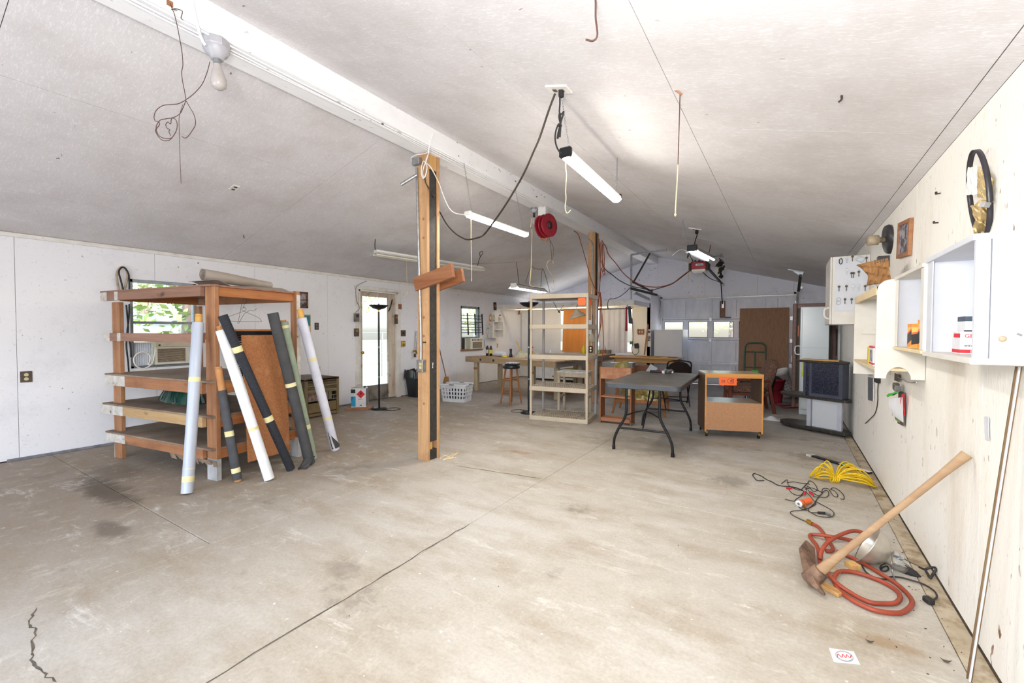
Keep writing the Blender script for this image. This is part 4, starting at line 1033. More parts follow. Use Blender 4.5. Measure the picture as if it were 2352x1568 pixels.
# ---------------------------------------------------------------- far timber post with its cords
t = T('timber_post', 'far timber post behind the tan shelves, hung with orange cords', 'post', (-3.2, 8.0, 0))
MB().box(-3.285, 7.90, 0.0, -3.15, 7.945, 3.298).build('plank', 'post_wood', t, bevel=0.003)
MB().box(-3.285, 8.055, 0.0, -3.15, 8.10, 3.298).build('plank', 'post_wood', t, bevel=0.003)
MB().box(-3.275, 7.946, 0.0, -3.16, 8.054, 3.298).build('steel_core', 'tar_black', t)
t = T('conduit_run', 'conduit with two white plates and a hanging outlet on the far post', 'conduit', (-3.23, 7.89, 1.2))
MB().tube([(-3.2908,7.885,3.1917),(-3.2191,7.885,3.1174),(-3.1921,7.885,3.0566),(-3.1897,7.885,2.7414),(-3.1955,7.885,2.3264),(-3.2013,7.885,1.9101),(-3.1951,7.885,1.074)], 0.012, 8, 3).build('conduit_pipe', 'galvanized', t)
MB().bx((-3.2433,7.885,1.5765), (0.09, 0.03, 0.085)).build('switch_plate', 'can_white', t)
MB().bx((-3.242,7.885,1.392), (0.09, 0.03, 0.085)).build('switch_plate', 'can_white', t)
MB().bx((-3.207,7.86,1.0578), (0.065, 0.05, 0.125)).build('outlet_box', 'dark_plastic', t, bevel=0.005)
for z in (0.025, -0.025): MB().cyl(Vector((-3.1956,7.832,1.059)) + Vector((0, 0, z)), Vector((-3.1939,7.828,1.0592)) + Vector((0, 0, z)), 0.018, n=12).build('socket', 'heater_silver', t)
t = T('clear_jug', 'clear plastic jug hanging on the far post', 'jug', (-3.1528,7.8,1.202))
MB().lathe([(0, 0), (0.05, 0.0), (0.055, 0.01), (0.055, 0.10), (0.04, 0.14), (0.018, 0.155), (0.018, 0.175), (0, 0.176)], (-3.1572,7.8,1.2019), 18).build('jug_body', 'plastic_clear', t)
MB().tube([(-3.1542,7.8,1.3923),(-3.146,7.8,1.475),(-3.1383,7.8,1.6153),(-3.1479,7.8,1.7227)], 0.004, 6, 3).build('hanging_string', 'dark_plastic', t)
M('cord_orange', '9c4a26', '83381a', 10, rough=0.6)
M('cord_black', '1d1b1a', '2a2826', 10, rough=0.6)
t = T('extension_leads', 'orange extension cords looped down the side of the far timber post', 'cord', (-3.1, 7.95, 1.5))
for pts in ([(-3.0791,7.93,3.168),(-3.067,7.93,2.7373),(-3.0557,7.93,2.4055),(-3.0706,7.93,2.0747),(-3.1031,7.93,1.7429),(-3.1352,7.93,1.3253),(-3.1504,7.93,0.9896),(-3.1478,7.93,0.6535)], [(-3.0724,7.96,3.0733),(-3.0511,7.96,2.5742),(-3.0828,7.96,2.1605),(-3.0552,7.96,1.9929),(-3.0594,7.96,1.4092)], [(-3.0334,7.9,2.1372),(-3.0055,7.9,1.9051),(-3.0116,7.9,1.5748),(-3.0619,7.9,1.3261),(-3.1038,7.9,1.0757)], [(-3.0421,7.9,2.1376),(-3.0235,7.9,1.9882),(-2.9856,7.9,1.5746),(-2.965,7.9,1.1616),(-2.997,7.9,0.8294),(-3.0131,7.9,0.6626)], [(-2.9888,7.9,3.0545),(-2.961,7.9,2.8063),(-2.9676,7.9,2.5611),(-2.9848,7.9,2.5623),(-3.004,7.9,2.8101),(-2.9974,7.9,3.0554)], [(-3.0399,7.92,3.1043),(-3.0023,7.92,2.7306),(-2.9576,7.92,2.5217),(-2.9831,7.92,2.4823),(-3.0274,7.92,2.609)]):
    MB().tube(pts, 0.0085, 6, 4).build('cord_strand', 'cord_orange', t)
MB().bx((-3.043,7.88,2.1279), (0.04, 0.05, 0.03)).build('tie', 'cord_orange', t)
tag(MB().tube([(-3.2719,7.2,3.1982),(-3.2315,7.3,3.1503),(-3.2146,7.4,2.9936),(-3.17,7.5,2.7274),(-3.1471,7.7,2.3877),(-3.108,7.8,2.2315),(-3.0955,7.88,2.155)], 0.007, 6, 4).build('extension_lead', 'cord_orange'), 'single orange cord slanting from the beam down to the far post', 'cord')
tag(MB().tube([(-3.0915,8.1,3.1662),(-3.1506,8.5,3.1025),(-3.1307,8.6,2.9662),(-3.0081,8.7,2.7923),(-2.9359,8.9,2.6324),(-2.7948,9.1,2.4722),(-2.6126,9.2,2.3709),(-2.4135,9.3,2.3328),(-2.2362,9.3,2.3326),(-2.0203,9.3,2.3924),(-1.8525,9.3,2.5147),(-1.6881,9.3,2.6345)], 0.009, 6, 4).build('extension_lead', 'cord_orange'), 'orange cord swagged from the far post to the red garage opener', 'cord')
tag(MB().tube([(-3.0502,8,2.7454),(-3.1282,8.4,2.6495),(-3.1342,8.8,2.5895),(-3.1481,9.4,2.5133),(-3.0594,9.9,2.4376),(-2.8958,10.2,2.4048),(-2.7484,10.4,2.3631),(-2.623,10.3,2.3794),(-2.4043,10,2.3828),(-2.1071,9.7,2.4254),(-1.8303,9.4,2.5416),(-1.6475,9.3,2.6576)], 0.009, 6, 4).build('extension_lead', 'cord_black'), 'dark cord with yellow plug running from the garage opener along the door track', 'cord')
tag(MB().tube([(-3.1518,10.1,2.4295),(-3.2234,10.1,2.3516),(-3.3794,10.1,2.2355),(-3.5455,10.12,2.1812),(-3.6644,10.15,2.177),(-3.7183,10.18,2.0965),(-3.732,10.19,1.9813)], 0.008, 6, 4).cyl((-3.7213,10.19,2.0127), (-3.7153,10.19,1.9492), 0.016, n=8).build('extension_lead', 'cord_black'), 'black cord draped over the loft shelf front with its plug dangling', 'cord')

# ---------------------------------------------------------------- tan plastic shelving
M('resin_tan', 'bdb09d', 'b2a592', 5, rough=0.55)
M('resin_post', 'a59f9e', '9a9494', 5, rough=0.5)
M('tag_orange', 'f06a33', 'f4743c', 5, rough=0.7)
sh = T('plastic_shelving', 'tan plastic shelving unit of five slotted shelves in mid room', 'shelving', (-2.533, 6.117, 0), 0.158)
SWd, SD = 0.948, 0.64
for i, z in enumerate((1.98, 1.51, 1.035, 0.535, 0.07)):
    for nm, b in (('front_band', (-SWd, 0, 0, 0.012)), ('back_band', (-SWd, SD - 0.012, 0, SD)), ('side_band', (-SWd, 0, -SWd + 0.012, SD)), ('side_band', (-0.012, 0, 0, SD))):
        LX(sh).box(b[0], b[1], z - 0.068, b[2], b[3], z).build(nm, 'resin_tan', sh, bevel=0.003)
    q = LX(sh)
    n = 26
    for k in range(n):
        x = -SWd + 0.02 + (SWd - 0.04) * k / (n - 1)
        q.box(x - 0.0075, 0.012, z - 0.055, x + 0.0075, SD - 0.012, z - 0.004)
    for k in range(1, 6):
        y = SD * k / 6
        q.box(-SWd + 0.012, y - 0.006, z - 0.05, -0.012, y + 0.006, z - 0.006)
    q.build('slotted_deck', 'resin_tan', sh, kind='stuff')
for x, y in ((-0.022, 0.022), (-SWd + 0.022, 0.022), (-0.022, SD - 0.022), (-SWd + 0.022, SD - 0.022)):
    for za, zb in ((0.07, 0.467), (0.535, 0.967), (1.035, 1.442), (1.51, 1.912)):
        LX(sh).cyl((x, y, za - 0.01), (x, y, zb + 0.01), 0.021, n=14).build('post', 'resin_tan' if y < 0.1 else 'resin_post', sh)
tag(LX(sh).box(-0.16, -0.004, 1.80, -0.045, -0.002, 1.905).build('price_tag', 'tag_orange'), 'orange paper tag taped on the front of the tan plastic shelves', 'tag')
tag(LX(sh).box(0.002, 0.05, 1.80, 0.004, 0.19, 1.905).build('price_tag', 'tag_orange'), 'orange paper tag taped on the side of the tan plastic shelves', 'tag')

# ---------------------------------------------------------------- L-shaped workbench
wood('bench_wood', '9c8262', 'b29a78', 'x', 12, dark='5a4228', dirt='85705a')
wood('bench_top', '9a7a58', 'b59772', 'x', 9, dark='5a4228', dirt='7d6a58')
wood('bench_side', '85807c', '9a948e', 'y', 12)
wood('bench_leg', 'a8977c', 'bdae92', 'z', 12, dark='5a4228')
t = T('workbench', 'long old timber workbench turning a corner below the loft shelf', 'workbench', (-5.2, 8.2, 0))
A0 = Vector((-6.46, 8.15, 0)); A1 = Vector((-3.90, 7.79, 0)); du = (A1 - A0).normalized(); dv = Vector((-du.y, du.x, 0))
def bq(a, b, c, d_, z0, z1): return MB().slab(*(Vector((p.x, p.y, z0)) for p in (a, b, c, d_)), z1 - z0)
bq(A0, A1, A1 + dv * 0.95, A0 + dv * 0.95, 0.77, 0.80).build('bench_top', 'bench_top', t, bevel=0.003)
bq(A0 - dv * 0.04, A1 - dv * 0.04, A1, A0, 0.675, 0.80).build('front_rail', 'bench_wood', t, bevel=0.003)
bq(A0, A0 + du * 0.04, A0 + du * 0.04 + dv * 0.95, A0 + dv * 0.95, 0.675, 0.77).build('end_rail', 'bench_wood', t, bevel=0.003)
MB().box(-4.85, 8.76, 0.77, -3.99, 11.45, 0.80).build('bench_top', 'bench_top', t, bevel=0.003)
MB().slab((-3.935, 7.80, 0.66), (-3.895, 7.80, 0.66), (-3.955, 11.45, 0.66), (-3.995, 11.45, 0.66), 0.14).build('side_rail', 'bench_side', t, bevel=0.003)
for x, y in ((-6.2, 8.19), (-6.08, 9.0), (-4.57, 8.0), (-4.0, 8.0), (-4.05, 9.3), (-4.07, 10.6), (-4.75, 10.6)):
    MB().box(x - 0.05, y - 0.03, 0, x + 0.05, y + 0.06, 0.768).build('leg', 'bench_leg', t, bevel=0.004)
for x, y in ((-6.2, 8.19), (-4.57, 8.0)): MB().box(x - 0.051, y - 0.032, 0.50, x + 0.051, y - 0.029, 0.55).build('red_patch', 'cross_wood', t)
for x in (-5.95, -5.55): MB().bx(A0 + du * (x + 6.46) - dv * 0.043 + Vector((0, 0, 0.745)), (0.05, 0.006, 0.05), (0, 0.6, 0)).build('notch', 'dark_plastic', t)
MB().box(-4.80, 9.35, 0.30, -4.0, 10.6, 0.33).build('lower_shelf', 'bench_wood', t, bevel=0.003)
# clutter on and under the bench
def lathe_thing(name, label, cat, p, parts, group=None):
    o = T(name, label, cat, p, 0, group)
    for nm, prof, mt in parts: MB().lathe(prof, p, 18).build(nm, mt, o)
    return o
M('spray_black', '1c1c1e', '26262a', 20, rough=0.35)
M('spray_yellow', 'd9c22a', 'c9b020', 20, rough=0.4)
M('spray_blue', '8fa8b8', 'a0b8c6', 20, rough=0.4)
M('orange_label', 'd9682e', 'e07a40', 20, rough=0.4)
M('water_clear', 'e6eef4', 'd8e4ec', 8, rough=0.08, alpha=0.5)
def can(label, p, r, h, mat, band, cap, group='spray cans'):
    return lathe_thing('spray_can', label, 'spray can', p, [('body', [(0, 0), (r, 0), (r, h * 0.78), (r * 0.75, h * 0.84), (0, h * 0.84)], mat), ('label_band', [(r + 0.0008, h * 0.25), (r + 0.0008, h * 0.6)], band), ('cap', [(r * 0.6, h * 0.84), (r * 0.62, h * 0.97), (r * 0.4, h), (0, h)], cap)], group)
can('black and steel spray can on the bench end, outer one', (-6.19, 8.62, 0.801), 0.036, 0.25, 'spray_black', 'heater_silver', 'spray_black')
can('black and yellow spray can on the bench, inner one', (-6.07, 8.60, 0.801), 0.036, 0.25, 'spray_black', 'spray_yellow', 'spray_black')
t = T('paper_roll', 'white paper roll lying on the far bench', 'paper roll', (-5.75, 8.55, 0.8))
MB().cyl((-5.93, 8.62, 0.861), (-5.62, 8.50, 0.861), 0.06, n=20).build('paper', 'can_white', t)
MB().cyl((-5.937, 8.623, 0.861), (-5.93, 8.62, 0.861), 0.022, n=14).build('core', 'frame_brown', t)
lathe_thing('flashlight', 'black flashlight standing upright on the far bench', 'flashlight', (-5.44, 8.51, 0.801), [('body', [(0, 0), (0.04, 0), (0.04, 0.05), (0.026, 0.08), (0.026, 0.16), (0.03, 0.17), (0.03, 0.19), (0, 0.19)], 'spray_black')])
def lump(name, label, cat, c, s, mat, seed, n=22, m_=10):
    rr = random.Random(seed); ph = [rr.uniform(0, 6.28) for _ in range(6)]; c = Vector(c)
    def f(u, v):
        th = 2 * PI * u; fi = PI / 2 * v
        k = 1 + 0.10 * math.sin(3 * th + ph[0]) + 0.07 * math.sin(7 * th + ph[1] + 4 * v) + 0.06 * math.sin(5 * fi + ph[2] + th)
        return c + Vector((s[0] * k * math.cos(th) * math.cos(fi), s[1] * k * math.sin(th) * math.cos(fi), s[2] * k * math.sin(fi)))
    return tag(MB().surf(f, n, m_).build(name, mat), label, cat)
lump('plastic_bag', 'crumpled clear plastic bag on the bench beside the flashlight', 'bag', (-5.14, 8.50, 0.802), (0.17, 0.13, 0.13), 'plastic_clear', 1)
lump('yellow_rag', 'small bunched yellow rag on the bench before the flashlight', 'rag', (-5.55, 8.40, 0.802), (0.07, 0.05, 0.035), 'spray_yellow', 2)
t = T('trigger_bottle', 'clear spray bottle with red trigger on the bench', 'bottle', (-5.02, 8.72, 0.801))
p = Vector((-5.02, 8.72, 0.801))
MB().lathe([(0, 0), (0.045, 0), (0.048, 0.02), (0.048, 0.12), (0.02, 0.18), (0.018, 0.20), (0, 0.2)], p, 16).build('bottle_body', 'water_clear', t)
MB().bx(p + Vector((0.0, 0, 0.225)), (0.11, 0.03, 0.04)).build('trigger_head', 'label_red', t, bevel=0.006)
tag(MB().bar((-5.439, 8.75, 1.168), (-5.226, 8.71, 0.803), 0.03, 0.02).build('wooden_stick', 'post_edge'), 'thin yellow wooden stick propped on the bench beside the trigger bottle', 'stick')
t = T('spirit_level', 'black tool with yellow stripe standing on the bench behind the shelving', 'tool', (-4.4, 8.3, 0.8))
p = Vector((-4.83, 8.43, 0.801))
MB().bx(p + Vector((0, 0, 0.08)), (0.06, 0.05, 0.16)).build('body', 'spray_black', t, bevel=0.004)
MB().bx(p + Vector((0.04, 0, 0.08)), (0.02, 0.05, 0.16)).build('stripe', 'spray_yellow', t, bevel=0.003)
lathe_thing('water_bottle', 'clear water bottle with blue label on the bench', 'bottle', (-4.40, 8.50, 0.801), [('bottle_body', [(0, 0), (0.033, 0), (0.034, 0.05), (0.034, 0.13), (0.012, 0.175), (0.012, 0.19), (0, 0.19)], 'water_clear'), ('label_band', [(0.035, 0.065), (0.035, 0.11)], 'teal_print')])
lathe_thing('yellow_bottle', 'yellow bottle on the bench before the plywood panel', 'bottle', (-4.3, 10.1, 0.801), [('bottle_body', [(0, 0), (0.05, 0), (0.05, 0.18), (0.025, 0.21), (0.025, 0.24), (0, 0.24)], 'spray_yellow')])
lathe_thing('clear_bottle', 'clear bottle with green label by the far post', 'bottle', (-4.28, 11.02, 0.801), [('bottle_body', [(0, 0), (0.045, 0), (0.045, 0.15), (0.018, 0.2), (0.018, 0.22), (0, 0.22)], 'water_clear'), ('label_band', [(0.046, 0.03), (0.046, 0.10)], 'leaf_green')])
lathe_thing('brown_bottle', 'clear and brown bottle just right of the green labelled one', 'bottle', (-4.1, 11.0, 0.801), [('bottle_body', [(0, 0), (0.045, 0), (0.045, 0.15), (0.018, 0.2), (0.018, 0.24), (0, 0.24)], 'water_clear'), ('label_band', [(0.046, 0.03), (0.046, 0.12)], 'cross_wood')])
lump('red_wires', 'tangle of red leads on the bench before the plywood panel', 'leads', (-4.3, 9.3, 0.801), (0.25, 0.1, 0.05), 'label_red', 5)
lump('green_rag', 'greenish bunched cloth on the bench left of the water bottle', 'cloth', (-4.62, 8.55, 0.801), (0.1, 0.08, 0.07), 'leaf_dark', 6)
lump('white_rag', 'white and teal paper scraps on the bench right of the water bottle', 'scraps', (-4.25, 8.8, 0.801), (0.2, 0.07, 0.035), 'spray_blue', 7)
tag(MB().slab((-4.75, 9.5, 0.801), (-4.1, 9.5, 0.801), (-4.1, 9.95, 0.801), (-4.75, 9.95, 0.801), 0.04).build('loose_board', 'post_edge', bevel=0.003), 'light loose board lying on the bench behind the clutter', 'board')
tag(MB().slab((-4.8, 11.15, 0.801), (-4.05, 11.15, 0.801), (-4.05, 11.4, 0.801), (-4.8, 11.4, 0.801), 0.10).build('grey_box', 'bench_side', bevel=0.004), 'long grey box at the far end of the bench by the curtain', 'box')
t = T('white_chest', 'low white chest standing under the bench by the far wall', 'chest', (-5.5, 11.2, 0))
MB().box(-6.3, 10.95, 0.05, -4.95, 11.5, 0.62).build('chest_body', 'can_white', t, bevel=0.01)
MB().box(-6.32, 10.93, 0.63, -4.93, 11.5, 0.68).build('chest_lid', 'can_white', t, bevel=0.01)
for x in (-5.7, -5.55): MB().bx((x, 10.945, 0.5), (0.03, 0.01, 0.1), (0, 0.2, 0)).build('latch', 'dark_plastic', t)
M('bin_yellow', 'd8d81c', 'c8c818', 5, rough=0.45)
t = T('yellow_tray', 'bright yellow plastic tray on the shelf under the bench', 'tray', (-4.35, 9.7, 0.33))
MB().prism([(-0.26, 0.0), (0.26, 0.0), (0.30, 0.15), (-0.30, 0.15)], (-4.32, 9.45, 0.332), (1, 0, 0), (0, 0, 1), (0, 1, 0), 0.4).build('tray_body', 'bin_yellow', t, bevel=0.01)
MB().box(-4.64, 9.43, 0.47, -4.0, 9.87, 0.492).build('tray_rim', 'bin_yellow', t, bevel=0.004)
for k, (x, w_, z) in enumerate(((-4.55, 0.22, 0.0), (-4.25, 0.24, 0.0))):
    tag(MB().bx((x, 8.9, 0.1), (w_, 0.24, 0.2)).build('wood_block', 'cross_wood' if k else 'rack_rail', bevel=0.005), ('short reddish wood block' if k else 'short brown wood block') + ' on the floor under the bench corner', 'block')

# bar stool
wood('stool_wood', '88542c', '9c663a', 'z', 14)
M('vinyl_black', '20272c', '161b1f', 5, rough=0.3)
t = T('bar_stool', 'wooden bar stool with round black seat before the bench', 'stool', (-4.53, 7.1, 0), 0.5)
LX(t).lathe([(0, 0.68), (0.15, 0.68), (0.168, 0.69), (0.172, 0.715), (0.165, 0.735), (0.13, 0.745), (0, 0.748)], n=30).build('seat', 'vinyl_black', t)
for a in range(4):
    c, s_ = math.cos(a * PI / 2), math.sin(a * PI / 2)
    LX(t).cyl((0.20 * c, 0.20 * s_, 0.0), (0.105 * c, 0.105 * s_, 0.69), 0.016, 0.019, 12).build('leg', 'stool_wood', t)
    c2, s2 = math.cos((a + 1) * PI / 2), math.sin((a + 1) * PI / 2)
    for z in (0.22 + 0.03 * (a % 2), 0.45 + 0.03 * (a % 2)):
        r = 0.20 - 0.095 * z / 0.69
        LX(t).cyl((r * c, r * s_, z), (r * c2, r * s2, z), 0.010, n=10).build('stretcher', 'stool_wood', t)
t = T('kitchen_scale', 'flat white scale with dark buttons resting on the black stool seat', 'scale', (-4.5, 7.1, 0.75), 0.2)
LX(t).box(-0.12, -0.11, 0.0, 0.12, 0.11, 0.03).build('scale_body', 'vinyl_black', t, bevel=0.006)
LX(t).box(-0.115, -0.105, 0.03, 0.115, 0.105, 0.045).build('scale_top', 'can_white', t, bevel=0.005)
for x in (-0.06, 0.02, 0.07): LX(t).box(x, -0.108, 0.033, x + 0.03, -0.1045, 0.043).build('button', 'dark_plastic', t)

# small end table behind the shelving
wood('cream_wood', 'c9bba2', 'b8a890', 'z', 9, dark='6a5440', dirt='8a745c')
t = T('end_table', 'small worn cream wooden side table behind the tan shelving', 'table', (-3.1, 6.9, 0), 0.158)
for x in (-0.235, 0.235):
    for y in (-0.16, 0.16): LX(t).box(x - 0.02, y - 0.02, 0, x + 0.02, y + 0.02, 0.70).build('leg', 'cream_wood', t, bevel=0.002)
    LX(t).box(x - 0.012, -0.14, 0.26, x + 0.012, 0.14, 0.295).build('side_stretcher', 'cream_wood', t)
    LX(t).box(x - 0.014, -0.14, 0.63, x + 0.014, 0.14, 0.70).build('apron', 'cream_wood', t)
for y in (-0.165, 0.15): LX(t).box(-0.22, y, 0.63, 0.22, y + 0.02, 0.70).build('apron', 'cream_wood', t)
LX(t).box(-0.265, -0.19, 0.70, 0.265, 0.19, 0.725).build('table_top', 'old_white_paint', t, bevel=0.004)
LX(t).box(-0.22, -0.15, 0.42, 0.22, 0.15, 0.435).build('lower_shelf', 'old_white_paint', t, bevel=0.002)

# ---------------------------------------------------------------- panels, curtain and plywood over the far openings
wood('plywood', 'b5702c', 'c9853e', 'z', 6, dark='8a4f1c', knots=False)
M('blind_white', 'dcdde0', 'd2d3d8', 2, rough=0.7)
M('curtain_white', 'd4d4da', 'c8c8d0', 2, rough=0.8)
tag(MB().box(-6.60, 11.52, 0.80, -5.64, 11.545, 2.02).build('blind_panel', 'blind_white', bevel=0.003), 'wide plain white panel covering the opening behind the tan shelves', 'panel')
tag(MB().box(-6.96, 11.50, 0.75, -6.71, 11.52, 2.0).build('blind_panel', 'blind_white', bevel=0.003), 'narrow pale panel standing in the far left corner beside the wide one', 'panel')
tag(MB().slab((-5.54, 11.45, 0.802), (-4.70, 11.45, 0.802), (-4.70, 11.53, 2.11), (-5.54, 11.53, 2.11), 0.016).build('plywood_panel', 'plywood'), 'orange brown plywood panel fixed over the far opening behind the hanging lamp', 'panel')
tag(MB().box(-5.56, 11.40, 2.055, -4.68, 11.43, 2.115).build('wood_batten', 'can_white'), 'white batten above the orange brown plywood panel', 'batten')
tag(MB().surf(lambda u, v: Vector((-4.45 + 0.80 * u, 11.50 + 0.018 * math.sin(u * 34) + 0.012 * math.sin(u * 15 + 1), 0.82 + 1.18 * v)), 90, 6, True, 0.003).build('curtain', 'curtain_white'), 'pale grey cloth curtain hanging between the far post and red sash', 'curtain')
M('window_glow_glass', 'eef4fa', 'e4ecf4', 3, rough=0.3)
for a, b in ((-6.74, -5.50), (-5.0, -3.55)): MB().box(a, 11.62, 0.85, b, 11.626, 2.03).build('window_4' if a < -6 else 'window_5', 'glass', kind='structure')
M('cloth_red', '9c1f2c', '8a1824', 10, rough=0.8)
M('cloth_navy', '4a5566', '414b5a', 10, rough=0.8)
t = T('red_cloth', 'long red cloth sash hanging from the loft shelf', 'sash', (-3.2658,10.21,2.0009))
MB().slab((-3.2953,10.22,1.4109), (-3.2373,10.22,1.4111), (-3.2374,10.22,1.9902), (-3.2847,10.22,1.9915), 0.01).build('cloth', 'cloth_red', t)
MB().cyl((-3.262,10.22,2.0426), (-3.2614,10.22,1.9805), 0.02, n=10).build('hook', 'steel', t)
tag(MB().slab((-3.238,10.3,1.5987), (-3.1433,10.3,1.5773), (-3.1943,10.3,2.0033), (-3.2575,10.3,2.005), 0.01).build('slate_cloth', 'cloth_navy'), 'slate blue cloth hanging beside the red sash', 'cloth')
# hanging work lamp
M('shade_enamel', 'b8a88c', 'c9bba0', 6, rough=0.35)
M('shade_inside', 'f2efe8', 'e8e4da', 6, rough=0.4)
c = Vector((-4.2321,9.5,1.8702))
t = T('hanging_lamp', 'conical cream enamel lamp shade hanging before the plywood panel', 'lamp', tuple(c))
ax = Vector((-0.22, -0.10, 1.0))
MB().lathe([(0.03, 0.05), (0.055, 0.04), (0.06, 0.01), (0.185, -0.105), (0.195, -0.14)], c, 28, ax).build('shade', 'shade_enamel', t)
MB().lathe([(0.192, -0.141), (0.18, -0.105), (0.055, 0.005), (0.0, 0.01)], c, 28, ax).build('shade_inside', 'shade_inside', t)
MB().lathe([(0, -0.10), (0.02, -0.09), (0.03, -0.06), (0.015, 0.0), (0, 0)], c, 14, ax).build('bulb', 'heater_silver', t)
MB().tube([c + Vector((0, 0, 0.05)), c + Vector((0.0, 0.05, 0.15)), c + Vector((0.0, 0.45, 0.20)), Vector((c.x, 10.236, 2.06))], 0.006, 6, 3).build('cord', 'cord_black', t)
t = T('dangling_plug', 'black plug dangling on a thin cord from the loft shelf', 'plug', (-5.0023,10.1,1.8991))
MB().tube([(-5.2212,10.232,2.171),(-5.157,10.232,2.0666),(-5.0678,10.232,1.9169),(-4.993,10.232,1.9942),(-4.9189,10.232,2.0822)], 0.006, 6, 3).build('cord', 'cord_black', t)
MB().cyl((-5.0273,10.15,1.9353), (-5.002,10.15,1.8786), 0.022, n=8).build('plug', 'cord_black', t)
# small cubby cabinet on the left wall
t = T('cubby_cabinet', 'small white wall cabinet with open cubbies above the far bench', 'cabinet', (-6.87, 9.95, 1.21))
MB().box(XL + 0.002, 9.65, 1.215, -6.76, 9.665, 1.66).build('side_panel', 'old_white_paint', t, bevel=0.002)
MB().box(XL + 0.002, 10.165, 1.215, -6.76, 10.18, 1.66).build('side_panel', 'white_trim', t, bevel=0.002)
for nm, z in (('bottom_board', 1.215), ('shelf_board', 1.43), ('top_board', 1.645)): MB().box(XL + 0.002, 9.665, z, -6.762, 10.165, z + 0.015).build(nm, 'white_trim', t)
MB().box(XL + 0.003, 9.665, 1.23, XL + 0.012, 10.165, 1.645).build('back_panel', 'white_trim', t)
MB().box(-6.77, 9.665, 1.215, -6.755, 9.72, 1.66).build('face_stile', 'white_trim', t)
can('orange labelled spray can on the small wall cabinet', (-6.87, 9.72, 1.661), 0.032, 0.22, 'orange_label', 'heater_silver', 'leaf_green', 'cans on the wall cabinet')
can('grey blue spray can with yellow cap on the small wall cabinet', (-6.86, 9.86, 1.661), 0.036, 0.20, 'spray_blue', 'heater_silver', 'spray_yellow', 'cans on the wall cabinet')
can('white spotted can at the far end of the small wall cabinet', (-6.83, 10.12, 1.661), 0.038, 0.20, 'can_white', 'heater_silver', 'outlet_dark', 'cans on the wall cabinet')
t = T('black_card', 'small black framed card on the wall above the cubby cabinet', 'picture', (XL, 10.05, 1.95))
MB().bx((-6.98,10.0883,2.0995), (0.015, 0.13, 0.22), (0.08, 0, 0)).build('card', 'dark_plastic', t)
MB().bx(Vector((-6.98,10.0883,2.0995)) + Vector((0.009, 0, 0.01)), (0.003, 0.08, 0.08), (0.08, 0, 0)).build('print', 'sill_wood', t)
tag(MB().bar((-6.8866,11.3,1.9188), (-6.9804,11.3,2.0927), 0.03, 0.02).bar((-6.8872,11.3,2.0904), (-6.9486,11.3,1.9067), 0.05, 0.02).build('paint_brush', 'cross_wood'), 'brown handled brush hanging near the far left corner', 'brush')
plate('wall_outlet', 'small outlet on the left wall below the cubby cabinet', 'outlet', 10.2202, 0.9937, 0.08, 0.13, 'ivory', 'outlet_dark')

# ---------------------------------------------------------------- wood table, fridge and things by the partition end
wood('oak', 'b98a52', 'caa066', 'x', 10, dark='8a5c2c', knots=False)
wood('oak_leg', 'a87a46', 'bd9058', 'z', 10, dark='7a4e24', knots=False)
t = T('oak_table', 'oak dining table with turned legs before the white fridge', 'table', (-3.0, 11.1, 0))
MB().box(-3.86, 10.72, 0.735, -2.19, 11.52, 0.765).build('table_top', 'oak', t, bevel=0.006)
MB().box(-3.76, 10.80, 0.63, -2.29, 10.825, 0.735).build('apron', 'oak', t)
MB().box(-2.315, 10.80, 0.63, -2.29, 11.44, 0.735).build('apron', 'oak', t)
MB().box(-3.76, 10.80, 0.63, -3.735, 11.44, 0.735).build('apron', 'oak', t)
for x in (-3.73, -2.32):
    for y in (10.83, 11.41):
        MB().lathe([(0, 0), (0.022, 0), (0.026, 0.04), (0.034, 0.06), (0.026, 0.09), (0.038, 0.30), (0.042, 0.42), (0.028, 0.46), (0.042, 0.48), (0.042, 0.50), (0.03, 0.515), (0.042, 0.54), (0.042, 0.56), (0.032, 0.57), (0.04, 0.60), (0.04, 0.735)], (x, y, 0), 16).build('leg', 'oak_leg', t)
for lab, px, py, s_, mt in (('white paper sheet flat on the oak table right half', 1555, 816, (0.5, 0.3), 'can_white'), ('dark notebook lying on the oak table by the fridge', 1558, 817.5, (0.22, 0.12), 'cloth_navy'), ('small yellow note on the oak table', 1535, 817.5, (0.09, 0.09), 'spray_yellow')):
    p = Vector((-2.554,11.6051,0.766)) ; p = Vector((p.x + (px - 1540) * 0.0118, 10.86 + (818 - py) * 0.05, 0.767 + (0.006 if 'note' in lab else 0.001)))
    tag(MB().bx(p, (s_[0], s_[1], 0.012 if 'notebook' in lab else 0.002), (0, 0, 0.1)).build('paper_sheet' if 'paper' in lab else 'notebook' if 'notebook' in lab else 'sticky_note', mt), lab, 'notebook' if 'notebook' in lab else 'paper')
M('enamel_grey', 'c9ccd2', 'c2c5cc', 2, rough=0.35)
t = T('white_fridge', 'plain white fridge standing behind the oak table', 'fridge', (-2.65, 12.0, 0))
MB().box(-2.985, 11.70, 0.05, -2.28, 12.37, 1.45).build('fridge_body', 'enamel_grey', t, bevel=0.012, seg=2)
MB().box(-2.985, 11.645, 0.06, -2.28, 11.69, 1.45).build('fridge_door', 'enamel_grey', t, bevel=0.012, seg=2)
MB().box(-2.97, 11.70, 0.0, -2.3, 12.35, 0.05).build('plinth', 'dark_plastic', t)
t = T('key_rack', 'small brown wooden key rack on the far wall above the table', 'rack', (-3.3079,11.57,1.3777))
p = Vector((-3.308,11.57,1.3892))
for z in (0.05, -0.045): MB().bx(p + Vector((0, 0, z)), (0.16, 0.016, 0.035)).build('slat', 'rack_rail', t)
